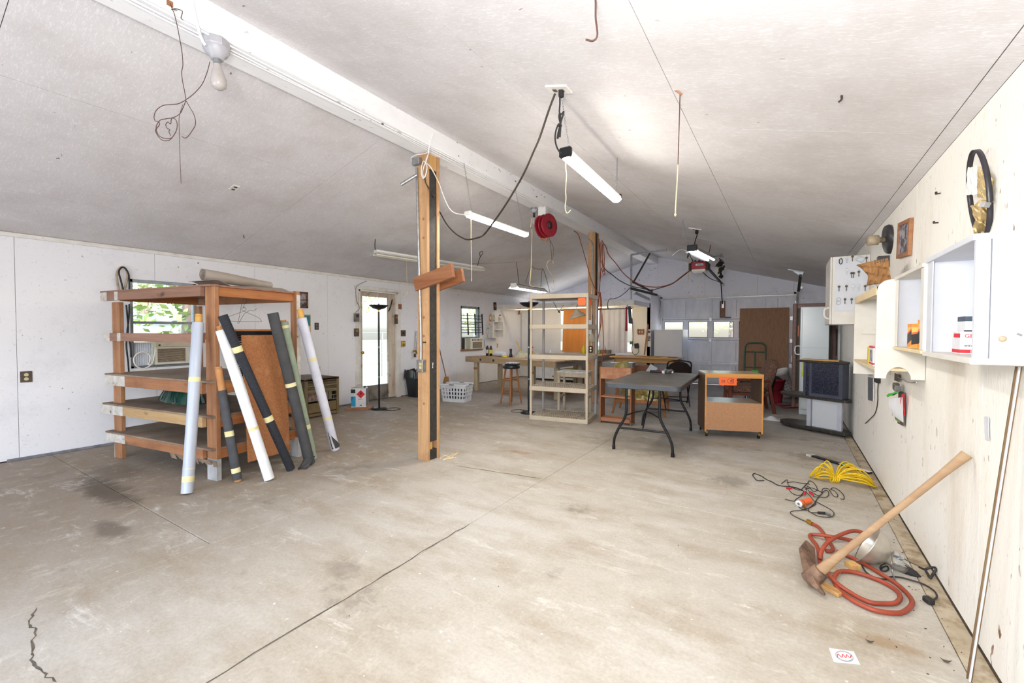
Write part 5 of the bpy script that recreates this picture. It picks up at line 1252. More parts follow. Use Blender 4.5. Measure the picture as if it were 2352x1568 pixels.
for x in (-0.06, 0.0, 0.06): MB().bx(p + Vector((x, -0.002, 0.0)), (0.03, 0.016, 0.15)).build('upright', 'sill_wood', t)
for x in (-0.07, 0.08): MB().tube([p + Vector((x, -0.03, 0.08)), p + Vector((x * 1.2, -0.05, 0.02)), p + Vector((x, -0.03, -0.05))], 0.01, 6, 3).build('hook', 'rack_rail', t)
tag(MB().bar((-3.1771,11.45,0.7868), (-3.1164,11.55,1.5838), 0.035, 0.02, (0, 1, 0)).build('wooden_stick', 'rack_rail'), 'brown wooden stick leaning on the far wall beside the key rack', 'stick')
t = T('charger', 'black power adapter hung by its cord above the oak table', 'charger', (-3.4112,11.54,1.007))
MB().bx((-3.4113,11.54,1.0185), (0.11, 0.05, 0.13), (0, -0.15, 0)).build('adapter', 'cord_black', t, bevel=0.008)
MB().tube([(-3.376,11.54,0.9614),(-3.3521,11.54,0.8811),(-3.3976,11.54,0.7988),(-3.4673,11.54,0.785),(-3.5264,11.54,0.8531),(-3.5393,11.54,0.9693),(-3.5167,11.54,1.0629),(-3.5071,11.54,1.2956),(-3.5216,11.54,1.586),(-3.5349,11.54,1.7603)], 0.007, 6, 4).build('cord', 'cord_black', t)
MB().bx((-3.5584,11.56,1.0967), (0.08, 0.03, 0.08)).build('outlet', 'leaf_dark', t)
t = T('wall_notice', 'narrow paper notice with dark pictures pinned beside the stick', 'notice', (-3.0788,11.57,1.2416))
p = Vector((-3.09,11.57,1.2301))
MB().bx(p, (0.085, 0.004, 0.46)).build('notice_sheet', 'alcove_paint', t)
for z, s_ in ((0.16, 0.06), (0.02, 0.08), (-0.06, 0.05)): MB().bx(p + Vector((0.0, -0.004, z)), (0.07, 0.003, s_)).build('picture', 'photo_print', t)

# ---------------------------------------------------------------- bookshelf, gold armchair, carton
wood('book_wood', '8c5a3e', 'a57252', 'x', 9, dark='5c3216', dirt='c49a78')
wood('book_wood_z', '784a2e', '8e5c3a', 'z', 9, dark='4c2a12')
t = T('low_bookshelf', 'low reddish wooden bookshelf seen from behind, right of the tan shelving', 'bookshelf', (-2.2, 6.37, 0), 0.036)
for x in (-0.235, 0.235):
    LX(t).prism([(0.0, 0.0), (0.04, 0.0), (0.05, 0.03), (0.15, 0.03), (0.16, 0.0), (0.20, 0.0), (0.20, 0.60), (0.17, 0.70), (0.19, 0.78), (0.15, 0.86), (0.0, 0.86)], (x - 0.011, 0, 0), (0, 1, 0), (0, 0, 1), (1, 0, 0), 0.022).build('side_panel', 'book_wood_z', t, bevel=0.002)
LX(t).box(-0.23, -0.004, 0.68, 0.23, 0.014, 0.86).build('back_panel', 'book_wood', t, bevel=0.003)
for z in (0.07, 0.40): LX(t).box(-0.222, 0.0, z, 0.222, 0.19, z + 0.02).build('shelf_board', 'book_wood', t, bevel=0.002)
LX(t).box(-0.222, 0.0, 0.68, 0.222, 0.15, 0.70).build('shelf_board', 'book_wood', t)
LX(t).box(-0.222, 0.0, 0.035, 0.222, 0.016, 0.07).build('kick_rail', 'book_wood', t)
wood('chair_wood', '8f5526', 'a86a34', 'z', 10, dark='5a3214', knots=False)
M('gold_fabric', 'a08a48', '736a3a', 16, (1, 1, 1), rough=0.9, amt=(0.4, 0.6), dirt='d8cfa0', dsc=7, damt=(0.48, 0.58))
M('gold_light', 'c4bd84', 'a89e62', 12, rough=0.9)
t = T('gold_armchair', 'low wooden armchair with gold green cushions behind the folding table', 'armchair', (-2.12, 7.55, 0), 0.12)
for x, y, xt, yt, h in ((0.40, -0.30, 0.36, -0.28, 0.42), (0.40, 0.30, 0.36, 0.28, 0.42), (-0.45, -0.30, -0.36, -0.28, 0.42), (-0.45, 0.30, -0.36, 0.28, 0.42)):
    LX(t).cyl((x, y, 0), (xt, yt, h), 0.016, 0.026, 12).build('leg', 'chair_wood', t)
for y in (-0.30, 0.30): LX(t).box(-0.40, y - 0.02, 0.20, 0.40, y + 0.02, 0.26).build('side_rail', 'chair_wood', t, bevel=0.006)
LX(t).box(-0.02, -0.28, 0.34, 0.02, -0.24, 0.42).build('rail_block', 'chair_wood', t)
for x in (-0.38, 0.36): LX(t).box(x, -0.28, 0.21, x + 0.035, 0.28, 0.26).build('cross_rail', 'chair_wood', t)
def cushion(t, c, s, mat, name, rot=(0, 0, 0), pw=0.35, wob=0.0, label=None):
    R = Euler(rot).to_matrix(); c = Vector(c); Mx = frame_of(t)
    def f(u, v):
        th = 2 * PI * u; fi = PI * (v - 0.5)
        e = lambda q, p: math.copysign(abs(q) ** p, q)
        p = Vector((s[0] * e(math.cos(th), pw) * e(math.cos(fi), pw), s[1] * e(math.sin(th), pw) * e(math.cos(fi), pw), s[2] * e(math.sin(fi), pw) * (1 + wob * math.sin(5 * th))))
        return Mx @ (c + R @ p)
    return MB().surf(f, 40, 16).build(name, mat, t, label=label)
cushion(t, (0.05, 0, 0.36), (0.36, 0.28, 0.085), 'gold_fabric', 'seat_cushion')
cushion(t, (-0.30, 0, 0.64), (0.08, 0.28, 0.24), 'gold_light', 'back_cushion', (0, -0.25, 0))
cushion(t, (-0.36, 0, 0.80), (0.085, 0.285, 0.07), 'gold_fabric', 'back_cushion_top', (0, -0.25, 0))
LX(t).surf(lambda u, v: (-0.30 + 0.68 * u, -0.29 + 0.012 * math.sin(46 * u), 0.36 - 0.14 * v), 70, 4, True, 0.004).build('ruffled_skirt', 'gold_fabric', t)
for y in (-0.29, 0.29): LX(t).bar((-0.46, y, 0.75), (-0.33, y, 0.20), 0.03, 0.045, (0, 1, 0)).build('back_post', 'chair_wood', t)
M('grey_box', '8d8a88', '7d7a78', 4, rough=0.7)
tag(MB().bx((-3.05, 9.05, 0.37), (0.62, 0.4, 0.74), (0, 0, 0.15)).build('grey_carton', 'grey_box', bevel=0.004), 'grey carton standing behind the low bookshelf', 'carton')
for k, (x, y, r) in enumerate(((-3.05, 9.0, 0.3), (-2.9, 9.1, -0.2))):
    tag(MB().bx((x, y, 0.743 + 0.004 * k), (0.30, 0.22, 0.003), (0.0, 0.0, r)).build('paper_sheet', 'can_white'), ('white paper sheet under another on the grey carton', 'pale upper paper sheet on the grey carton')[k], 'paper')
tag(MB().bx((-2.35, 8.95, 0.60), (0.16, 0.02, 0.26), (0.3, 0.55, 0.2)).bx((-2.35, 8.99, 0.25), (0.12, 0.1, 0.5), (0, 0, 0.2)).build('paper_folder', 'can_white'), 'pale folder propped up aslant under the oak table edge', 'folder')
tag(MB().bx((-2.62, 9.4, 0.34), (0.30, 0.34, 0.68)).build('brown_carton', 'frame_brown', bevel=0.004), 'dark brown carton standing behind the gold armchair', 'carton')

# ---------------------------------------------------------------- folding table and chair
M('table_grey', '55504a', '45413c', 5, rough=0.45, dirt='6e6558', dsc=4, damt=(0.45, 0.7))
M('table_edge', '3c4048', '33363d', 6, rough=0.4)
P0 = [Vector(p) for p in ((-1.825, 5.03, 0), (-0.985, 4.84, 0), (-1.075, 6.62, 0), (-1.92, 6.69, 0))]
t = T('folding_table', 'dark grey folding table with bent black tube legs in mid floor', 'table', (-1.45, 5.8, 0), 0.05)
tw, tl, r = 0.425, 0.875, 0.05
def rrect(w, l, r, n=6):
    out = []
    for cx, cy, a0 in ((w - r, l - r, 0), (-w + r, l - r, PI / 2), (-w + r, -l + r, PI), (w - r, -l + r, 1.5 * PI)):
        for k in range(n + 1):
            a = a0 + PI / 2 * k / n
            out.append((cx + r * math.cos(a), cy + r * math.sin(a)))
    return out
LX(t).prism(rrect(tw - 0.004, tl - 0.004, r), (0, 0, 0.775), (1, 0, 0), (0, 1, 0), (0, 0, 1), 0.027).build('table_top', 'table_grey', t, bevel=0.004)
pts = rrect(tw, tl, r)
mb = LX(t)
n = len(pts)
vs = [(a, b, 0.75) for a, b in pts] + [(a, b, 0.797) for a, b in pts] + [(a * 0.985, b * 0.992, 0.797) for a, b in pts] + [(a * 0.97, b * 0.985, 0.75) for a, b in pts]
mb.add(vs, [(q * n + i, q * n + (i + 1) % n, ((q + 1) % 4) * n + (i + 1) % n, ((q + 1) % 4) * n + i) for q in range(4) for i in range(n)])
mb.build('edge_band', 'table_edge', t)
for yb, sg in ((-0.76, 1), (0.73, -1)):
    for sx in (-1, 1):
        LX(t).tube([(sx * 0.19, yb, 0.76), (sx * 0.19, yb, 0.60), (sx * 0.19, yb, 0.46), (sx * 0.215, yb, 0.37), (sx * 0.28, yb, 0.25), (sx * 0.325, yb, 0.14), (sx * 0.335, yb, 0.05), (sx * 0.335, yb, 0.02)], 0.0155, 10, 4).build('leg', 'black_metal', t)
        LX(t).cyl((sx * 0.335, yb, 0.0), (sx * 0.335, yb, 0.045), 0.0195, n=12).build('foot_cap', 'black_metal', t)
    LX(t).cyl((-0.27, yb, 0.265), (0.27, yb, 0.265), 0.0125, n=10).build('cross_bar', 'black_metal', t)
    LX(t).cyl((-0.25, yb, 0.745), (0.25, yb, 0.745), 0.014, n=10).build('hinge_bar', 'black_metal', t)
    LX(t).tube([(-0.0, yb + 0.02 * sg, 0.28), (0.0, yb + 0.22 * sg, 0.48), (0.0, yb + 0.42 * sg, 0.74)], 0.009, 8, 2).build('brace', 'black_metal', t)
    LX(t).tube([(-0.19, yb, 0.42), (-0.02, yb + 0.18 * sg, 0.46), (0.19, yb, 0.42)], 0.008, 8, 2).build('brace', 'black_metal', t)
t = T('tripod_tool', 'black rod tool with chrome clamp lying on the folding table', 'tool', (-1.5, 6.2, 0.803))
MB().cyl((-1.7139,6.4831,0.822), (-1.5521,6.5095,0.822), 0.017, n=10).build('black_tube', 'black_metal', t)
MB().cyl((-1.568,6.4987,0.822), (-1.5415,6.5166,0.822), 0.018, n=10).build('red_ring', 'label_red', t)
for k, (px, r) in enumerate(((1524, 0.024), (1529, 0.032), (1534, 0.028), (1540, 0.032), (1545, 0.022))):
    p = Vector((-1.445,6.4142,0.835)); d = (Vector((-1.3879,6.4527,0.835)) - Vector((-1.4969,6.3792,0.835))) / 21.0
    MB().bx(p + d * (px - 1534) + Vector((0, 0, r - 0.031)), (r * 1.6, r * 1.3, r * 1.9), (0.3 * k, 0.4 * k, 0.7 * k)).build('clamp_piece', 'chrome' if k % 2 else 'steel', t, bevel=0.004)
M('chair_brown', '1f1411', '1a100e', 8, rough=0.7, spec=0.2)
t = T('folding_chair', 'dark brown metal folding chair behind the folding table', 'chair', (-1.80, 8.75, 0), 0.35)
LX(t).surf(lambda u, v: (-0.20 + 0.40 * u, -0.22 - 0.03 * math.sin(PI * u) - 0.03 * v, 0.62 + 0.22 * v - 0.10 * v * (abs(2 * u - 1) ** 3)), 20, 8, True, 0.006).build('backrest', 'chair_brown', t)
LX(t).surf(lambda u, v: (-0.20 + 0.40 * u, -0.16 + 0.38 * v, 0.445 - 0.012 * math.sin(PI * u)), 10, 8, True, 0.012).build('seat', 'chair_brown', t)
for sx in (-1, 1):
    LX(t).tube([(sx * 0.21, -0.26, 0.80), (sx * 0.215, -0.18, 0.60), (sx * 0.22, 0.02, 0.30), (sx * 0.22, 0.22, 0.0)], 0.0125, 8, 3).build('leg', 'black_metal', t)
    LX(t).tube([(sx * 0.195, 0.17, 0.44), (sx * 0.195, 0.0, 0.28), (sx * 0.195, -0.24, 0.0)], 0.0115, 8, 3).build('leg', 'black_metal', t)
LX(t).tube([(-0.21, -0.26, 0.80), (-0.17, -0.275, 0.845), (0, -0.28, 0.86), (0.17, -0.275, 0.845), (0.21, -0.26, 0.80)], 0.0125, 8, 4).build('top_tube', 'chair_brown', t)
LX(t).cyl((-0.22, 0.13, 0.13), (0.22, 0.13, 0.13), 0.009, n=8).build('stretcher', 'black_metal', t)
LX(t).cyl((-0.195, -0.16, 0.09), (0.195, -0.16, 0.09), 0.009, n=8).build('stretcher', 'black_metal', t)

# ---------------------------------------------------------------- castered cabinet
M('hardboard', 'b88a66', 'ae7f5a', 40, rough=0.75)
wood('walnut', '4a3428', '5c4232', 'z', 10, dark='2a1a12', knots=False)
wood('oak_edge', 'c98a42', 'd99c54', 'x', 12, dark='8a5a24', knots=False)
M('laminate_top', 'b3a48c', 'a3947c', 6, rough=0.25)
ct = T('castered_cabinet', 'brown open backed cabinet on casters right of the folding table', 'cabinet', (-0.93, 6.26, 0), math.radians(19.7))
cw, cdp = 0.707, 0.47
LX(ct).box(0, 0, 0.075, 0.02, cdp, 0.83).build('side_panel', 'walnut', ct)
LX(ct).box(cw - 0.02, 0, 0.075, cw, cdp, 0.83).build('side_panel', 'walnut', ct)
for x in (0.0, cw - 0.02): LX(ct).box(x, -0.003, 0.075, x + 0.02, 0.0, 0.83).build('edge_strip', 'oak_edge', ct)
LX(ct).box(0, -0.003, 0.83, cw, cdp, 0.852).build('top_board', 'laminate_top', ct)
LX(ct).box(0, -0.006, 0.81, cw, -0.003, 0.852).build('edge_strip', 'oak_edge', ct)
LX(ct).box(0.02, 0.0, 0.45, cw - 0.02, cdp, 0.47).build('middle_shelf', 'laminate_top', ct)
LX(ct).box(0.02, 0.0, 0.10, cw - 0.02, cdp, 0.12).build('bottom_board', 'walnut', ct)
LX(ct).box(0.018, -0.004, 0.10, cw - 0.018, 0.0, 0.468).build('back_panel', 'hardboard', ct, label='tan hardboard lower panel')
LX(ct).box(0.02, 0.002, 0.795, cw - 0.02, 0.02, 0.81).build('top_rail', 'oak_edge', ct)
for x in (0.035, cw - 0.035):
    for y in (0.04, cdp - 0.04):
        c_ = LX(ct).bx((x, y, 0.062), (0.025, 0.03, 0.03)).build('caster_fork', 'brass', ct)
        LX(ct).cyl((x - 0.012, y + 0.015, 0.026), (x + 0.012, y + 0.015, 0.026), 0.0255, n=16).build('wheel', 'black_metal', c_)
tg = T('price_tag', 'orange paper tag with handwriting hanging inside the castered cabinet', 'tag', (-0.67, 6.35, 0.70))
LX(ct).box(0.17, -0.006, 0.70, 0.385, -0.0045, 0.81).build('tag_sheet', 'tag_orange', tg)
Mc = frame_of(ct); cu_ = Mc.to_3x3() @ Vector((1, 0, 0))
text('lettering', '50', Mc @ Vector((0.195, -0.0065, 0.735)), cu_, (0, 0, 1), 0.05, 'label_black', tg)
text('lettering', 'dl', Mc @ Vector((0.298, -0.0065, 0.737)), cu_, (0, 0, 1), 0.07, 'label_black', tg)
MB(Mc).tube([(0.315 + 0.042 * math.cos(a), -0.0068, 0.757 + 0.036 * math.sin(a)) for a in [0.4 + 5.4 * k / 16 for k in range(17)]], 0.0018, 4, 1).build('ink_circle', 'label_black', tg)

# ---------------------------------------------------------------- tweed armchair, hand truck, big panel, buckets
M('tweed', '7a5a4a', '4c3830', 70, rough=0.95, amt=(0.42, 0.58), dirt='9a7a5c', dsc=60, damt=(0.56, 0.64))
wood('red_wood', '5e2616', '702f1c', 'z', 10, dark='3c140a', knots=False)
t = T('tweed_armchair', 'brown tweed armchair with red wood legs behind the castered cabinet', 'armchair', (-0.60, 8.85, 0), PI + 0.25)
for x, y in ((0.33, -0.27), (0.33, 0.27)): LX(t).box(x - 0.03, y - 0.025, 0, x + 0.03, y + 0.025, 0.56).build('leg', 'red_wood', t, bevel=0.006)
for y in (-0.27, 0.27): LX(t).bar((-0.36, y, 0.0), (-0.27, y, 0.50), 0.05, 0.055, (0, 1, 0)).build('leg', 'red_wood', t, bevel=0.006)
for y in (-0.27, 0.27): LX(t).box(-0.28, y - 0.03, 0.54, 0.37, y + 0.03, 0.575).build('armrest', 'red_wood', t, bevel=0.01)
cushion(t, (0.05, 0, 0.40), (0.31, 0.25, 0.075), 'tweed', 'seat')
cushion(t, (-0.30, 0, 0.64), (0.085, 0.27, 0.29), 'tweed', 'backrest', (0, -0.28, 0), 0.55)
for y in (-0.25, 0.25): LX(t).box(-0.27, y - 0.015, 0.29, 0.32, y + 0.015, 0.335).build('seat_rail', 'red_wood', t)
LX(t).box(0.30, -0.25, 0.28, 0.335, 0.25, 0.335).build('front_rail', 'red_wood', t)
ORD = ('first', 'second', 'third', 'fourth', 'fifth', 'sixth', 'seventh')
for k in range(7): tag(MB().bx((-0.70 + 0.035 * k, 9.55, 0.13 + 0.02 * (k % 3)), (0.022, 0.20, 0.26 + 0.04 * (k % 3))).build('magazine', 'can_white' if k % 2 else 'grey_box'), ORD[k] + ' thin magazine from the left in the row behind the tweed armchair', 'magazine', 'magazines behind the tweed armchair')
M('tag_green', '2fb52a', '2fb52a', rough=0.6)
tag(MB().bx((-0.52, 9.2, 0.63), (0.11, 0.004, 0.12)).bx((-0.52, 9.23, 0.30), (0.008, 0.008, 0.6)).build('green_tag', 'tag_green'), 'bright green tag on a thin stake behind the tweed armchair', 'tag')
M('truck_green', '1c4a38', '245642', 10, rough=0.4, metal=0.2)
t = T('hand_truck', 'green tube hand truck leaning against the large brown panel', 'hand truck', (-0.67, 11.85, 0))
hy = lambda z: 11.78 + 0.10 * z
MB().tube([(-0.89, hy(0.02), 0.02), (-0.89, hy(0.5), 0.5), (-0.885, hy(0.98), 0.98), (-0.865, hy(1.08), 1.08), (-0.80, hy(1.13), 1.13), (-0.67, hy(1.135), 1.135), (-0.54, hy(1.13), 1.13), (-0.475, hy(1.08), 1.08), (-0.455, hy(0.98), 0.98), (-0.45, hy(0.5), 0.5), (-0.45, hy(0.02), 0.02)], 0.018, 10, 4).build('frame_tube', 'truck_green', t)
for z in (0.92, 0.55, 0.2): MB().cyl((-0.88, hy(z), z), (-0.46, hy(z), z), 0.014, n=10).build('cross_bar', 'truck_green', t)
MB().cyl((-0.67, hy(0.2), 0.2), (-0.67, hy(0.92), 0.92), 0.014, n=10).build('center_bar', 'truck_green', t)
for x in (-0.95, -0.39): MB().cyl((x - 0.03, hy(0.13) + 0.1, 0.13), (x + 0.03, hy(0.13) + 0.1, 0.13), 0.128, n=24).build('wheel', 'black_metal', t)
MB().box(-0.89, 11.55, 0.005, -0.45, 11.78, 0.015).build('toe_plate', 'truck_green', t)
M('panel_brown', '9c785e', '8e6a50', 30, (1, 1, 0.2), rough=0.75)
tag(MB().slab((-1.05, 12.12, 0.004), (0.0, 12.12, 0.004), (0.0, 12.40, 1.985), (-1.05, 12.40, 1.985), 0.02).build('hardboard_sheet', 'panel_brown', bevel=0.002), 'large plain brown panel leaning against the garage door', 'panel')
M('bucket_red', '8e1f2e', '9c2838', 6, rough=0.45)
t = T('red_bucket', 'deep red bucket on the floor beside the tweed armchair', 'bucket', (-0.20, 10.1, 0))
MB().lathe([(0, 0.002), (0.105, 0.002), (0.11, 0.02), (0.15, 0.43), (0.165, 0.43), (0.165, 0.465), (0.15, 0.47), (0.105, 0.03), (0, 0.03)], (-0.20, 10.1, 0), 28).build('bucket_body', 'bucket_red', t)
MB().tube([(-0.36, 10.1, 0.44), (-0.30, 10.0, 0.30), (-0.20, 9.94, 0.24), (-0.10, 10.0, 0.30), (-0.04, 10.1, 0.44)], 0.004, 6, 4).build('bail_handle', 'black_metal', t)
MB().lathe([(0, 0.42), (0.14, 0.42), (0.10, 0.47), (0.03, 0.52), (0, 0.53)], (-0.20, 10.1, 0), 16).build('contents', 'cord_black', t)
M('bucket_white', 'd9d4d4', 'cdc8ca', 6, rough=0.5, dirt='8a5a54', dsc=9, damt=(0.66, 0.72))
c0 = Vector((0.02, 10.35, 0.12)); ax = Vector((-0.36, -0.15, 1.0))
t = T('white_bucket', 'tilted white bucket with printed marks propped beside the red bucket', 'bucket', (0.05, 10.35, 0))
MB().lathe([(0, 0.0), (0.125, 0.0), (0.13, 0.02), (0.15, 0.46), (0.16, 0.46), (0.16, 0.49), (0.165, 0.50), (0.165, 0.54), (0.15, 0.545), (0.14, 0.5), (0.12, 0.03), (0, 0.03)], c0, 30, ax).build('bucket_body', 'bucket_white', t)
rr = random.Random(9); m = MB()
axn = ax.normalized(); sd = axn.cross(Vector((0, 1, 0))).normalized(); fr = sd.cross(axn)
if fr.y > 0: fr = -fr
for k in range(16):
    q = c0 + axn * (0.16 + 0.055 * (k // 4)) + sd * (-0.075 + 0.05 * (k % 4)); d_ = math.sqrt(max(0, 0.142 ** 2 - (-0.075 + 0.05 * (k % 4)) ** 2)) + 0.006
    m.bx(q + fr * d_, (rr.uniform(0.015, 0.035), 0.003, 0.016), (0, 0.27, 0))
m.build('printed_marks', 'label_black', t, kind='stuff')
tag(MB().bx((0.06, 10.38, 0.06), (0.26, 0.26, 0.12)).build('low_crate', 'grey_box', bevel=0.006), 'low grey block holding up the tilted white bucket', 'block')
tag(MB().tube([(-0.27, 9.75, 0.47), (-0.29, 9.70, 0.60), (-0.24, 9.68, 0.52), (-0.27, 9.66, 0.30), (-0.25, 9.66, 0.02)], [0.05, 0.035], 8, 4).build('black_strap_bag', 'cord_black'), 'black bundled strap standing between armchair and red bucket', 'strap')
tag(MB().tube([(-0.2793,9.8822,0.012),(-0.168,9.7737,0.012),(-0.0606,9.6689,0.012),(0.0437,9.7951,0.012),(0.1462,9.6911,0.012),(0.1991,9.6149,0.012),(0.0766,9.4801,0.012),(-0.0583,9.3916,0.012),(-0.1448,9.6714,0.012)], 0.012, 6, 4).build('red_cable', 'bucket_red'), 'dull red cord lying on the floor before the white bucket', 'cord')
tag(MB().surf(lambda u, v: Vector((-0.2117,8.054,0)) + Vector((0.30 * (u - 0.5), 0.22 * (v - 0.5), 0.006 + 0.06 * math.sin(PI * u) ** 3 * math.sin(PI * v))), 14, 10, True, 0.002).build('crumpled_paper', 'can_white'), 'crumpled white paper on the floor between cabinet and media stand', 'paper')

# ---------------------------------------------------------------- brown locker, white freezer, media stand
M('locker_brown', '8a6a62', '7c5e56', 10, rough=0.5)
M('olive_dark', '5e5444', '52493a', 6, rough=0.6)
t = T('brown_locker', 'tall mauve brown cabinet frame standing behind the white freezer', 'cabinet', (0.4, 10.0, 0))
MB().box(0.06, 9.65, 0.0, 0.72, 10.2, 1.92).build('locker_body', 'olive_dark', t)
for b in ((0.06, 0.0, 0.125, 1.92), (0.655, 0.0, 0.72, 1.92), (0.125, 1.83, 0.655, 1.92), (0.125, 0.0, 0.655, 0.08)): MB().box(b[0], 9.60, b[1], b[2], 9.65, b[3]).build('frame_side', 'locker_brown', t, bevel=0.012)
MB().box(0.085, 9.588, 0.0, 0.10, 9.60, 1.9).build('hinge_strip', 'locker_brown', t)
MB().box(0.045, 9.60, 0.84, 0.06, 9.64, 0.96).build('latch_plate', 'ivory', t)
MB().box(0.14, 9.64, 1.32, 0.155, 9.652, 1.52).build('orange_strip', 'orange_label', t)
M('freezer_white', 'd6dee2', 'cfd8dc', 2, rough=0.22)
t = T('white_freezer', 'tall pale white freezer in front of the brown cabinet', 'freezer', (0.37, 9.0, 0))
MB().box(0.165, 8.86, 0.0, 0.56, 9.35, 1.825).build('freezer_body', 'freezer_white', t, bevel=0.008)
MB().box(0.185, 8.815, 0.10, 0.56, 8.855, 1.82).build('freezer_door', 'freezer_white', t, bevel=0.008)
MB().box(0.19, 8.812, 1.13, 0.555, 8.816, 1.145).build('door_seam', 'enamel_grey', t)
MB().tube([(0.165, 8.90, 1.16), (0.10, 8.90, 1.155), (0.10, 8.90, 1.03), (0.165, 8.90, 1.02)], 0.011, 8, 2).build('handle', 'can_white', t)
MB().prism([(0.19, 0.0), (0.225, 0.0), (0.235, 0.12), (0.22, 0.24), (0.205, 0.26), (0.20, 0.1)], (0, 8.809, 0.65), (1, 0, 0), (0, 0, 1), (0, 1, 0), 0.004).build('yellow_ribbon', 'bin_yellow', t)
# window on the right wall seen edge-on
mb = MB()
for b in ((9.25, 0.92, 9.31, 1.52), (10.49, 0.92, 10.55, 1.52), (9.25, 1.46, 10.55, 1.52), (9.25, 0.92, 10.55, 0.98)): mb.box(XR - 0.03, b[0], b[1], XR + 0.10, b[2], b[3])
w3 = mb.build('window_3', 'can_white', kind='structure', bevel=0.003)
MB().box(XR + 0.05, 9.31, 0.98, XR + 0.055, 10.49, 1.46).build('pane', 'glass', w3)
M('outside_dark', '2a3448', '1f2838', 4, rough=0.8)
MB().box(XR + 0.3, 8.5, 0.3, XR + 0.4, 11.5, 2.2).build('outside_shed_wall', 'outside_dark', kind='structure')

M('laminate_black', '34302d', '2b2826', 12, rough=0.4, dirt='4a453f', dsc=30, damt=(0.5, 0.7))
M('smoked_glass', '1c1e2c', '4a4f66', 75, rough=0.3, spec=0.6, amt=(0.5, 0.66))
M('stand_grey', 'b8bac6', 'aeb0bc', 8, rough=0.4)
M('stand_dark', '4a4e5c', '424654', 8, rough=0.35)
ms = T('media_stand', 'black and grey corner media stand with rounded shelves by the right wall', 'media stand', (0.66, 7.16, 0), math.radians(-30))
def dshape(xl, xr, d, rad, n=10):
    # straight front on y=0, rounded left end, tapered right back
    out = [(xr, 0.0)]
    out = [(xr - 0.0, 0.03), (xr - 0.03, 0.0)]
    out += [(xl + rad - rad * math.sin(a), d / 2 - d / 2 * math.cos(a)) for a in [PI * k / n for k in range(n + 1)]]
    out += [(xr - 0.30, d), (xr, 0.12)]
    return list(reversed(out))
def board(z0, z1, xl, xr, d, rad, mat, nm): return LX(ms).prism(list(reversed(dshape(xl, xr, d, rad))), (0, 0, z0), (1, 0, 0), (0, 1, 0), (0, 0, 1), z1 - z0).build(nm, mat, ms, bevel=0.004)
board(0.03, 0.075, -0.97, 0.0, 0.44, 0.30, 'laminate_black', 'bottom_shelf')
board(0.465, 0.505, -0.97, 0.0, 0.44, 0.30, 'laminate_black', 'middle_shelf')
LX(ms).prism([(-0.66, 0.01), (-0.50, -0.02), (-0.03, -0.02), (-0.03, 0.12), (-0.27, 0.43), (-0.60, 0.43)], (0, 0, 0.975), (1, 0, 0), (0, 1, 0), (0, 0, 1), 0.03).build('top_board', 'laminate_black', ms, bevel=0.006)
LX(ms).prism([(-0.62 + 0.09 - 0.11 * math.sin(a), 0.17 - 0.17 * math.cos(a)) for a in [PI * k / 8 for k in range(9)]], (0, 0, 0.506), (1, 0, 0), (0, 1, 0), (0, 0, 1), 0.02).build('small_shelf', 'laminate_black', ms, bevel=0.003)
LX(ms).box(-0.55, 0.02, 0.507, -0.535, 0.40, 0.975).build('cabinet_side', 'stand_dark', ms)
LX(ms).box(-0.075, 0.02, 0.507, -0.06, 0.16, 0.975).build('cabinet_side', 'stand_dark', ms)
LX(ms).box(-0.535, 0.385, 0.507, -0.25, 0.40, 0.975).build('cabinet_back', 'stand_dark', ms)
for x in (-0.55, -0.47): LX(ms).box(x, 0.0, 0.507, x + 0.03, 0.02, 0.975).build('door_stile', 'stand_dark', ms)
LX(ms).box(-0.105, 0.0, 0.507, -0.06, 0.02, 0.975).build('door_stile', 'stand_dark', ms)
LX(ms).box(-0.44, 0.0, 0.507, -0.105, 0.02, 0.55).build('door_rail', 'stand_dark', ms)
LX(ms).box(-0.44, 0.003, 0.55, -0.105, 0.012, 0.972).build('glass_door', 'smoked_glass', ms)
LX(ms).box(-0.52, 0.006, 0.507, -0.47, 0.014, 0.972).build('glass_side', 'smoked_glass', ms)
LX(ms).cyl((-0.115, 0.0, 0.73), (-0.115, -0.015, 0.73), 0.010, n=10).build('door_knob', 'black_metal', ms)
for x in (-0.49, -0.10): LX(ms).box(x - 0.025, 0.03, 0.075, x + 0.025, 0.07, 0.465).build('upright', 'stand_grey', ms, bevel=0.003)
LX(ms).box(-0.53, 0.10, 0.075, -0.515, 0.38, 0.465).build('side_panel', 'stand_grey', ms)
LX(ms).box(-0.52, 0.36, 0.075, -0.24, 0.38, 0.465).build('back_panel', 'enamel_grey', ms)
LX(ms).box(-0.46, 0.065, 0.075, -0.12, 0.08, 0.465).build('inner_panel', 'enamel_grey', ms)
for x, y in ((-0.85, 0.2), (-0.5, 0.1), (-0.08, 0.1), (-0.4, 0.38)): LX(ms).cyl((x, y, 0), (x, y, 0.03), 0.02, n=10).build('foot', 'black_metal', ms)
tag(LX(ms).slab((-0.58, 0.0, 1.006), (-0.10, -0.01, 1.006), (-0.16, 0.13, 1.006), (-0.56, 0.12, 1.006), 0.018).build('wood_plank', 'oak', bevel=0.002), 'light wood plank lying flat on top of the media stand', 'plank')

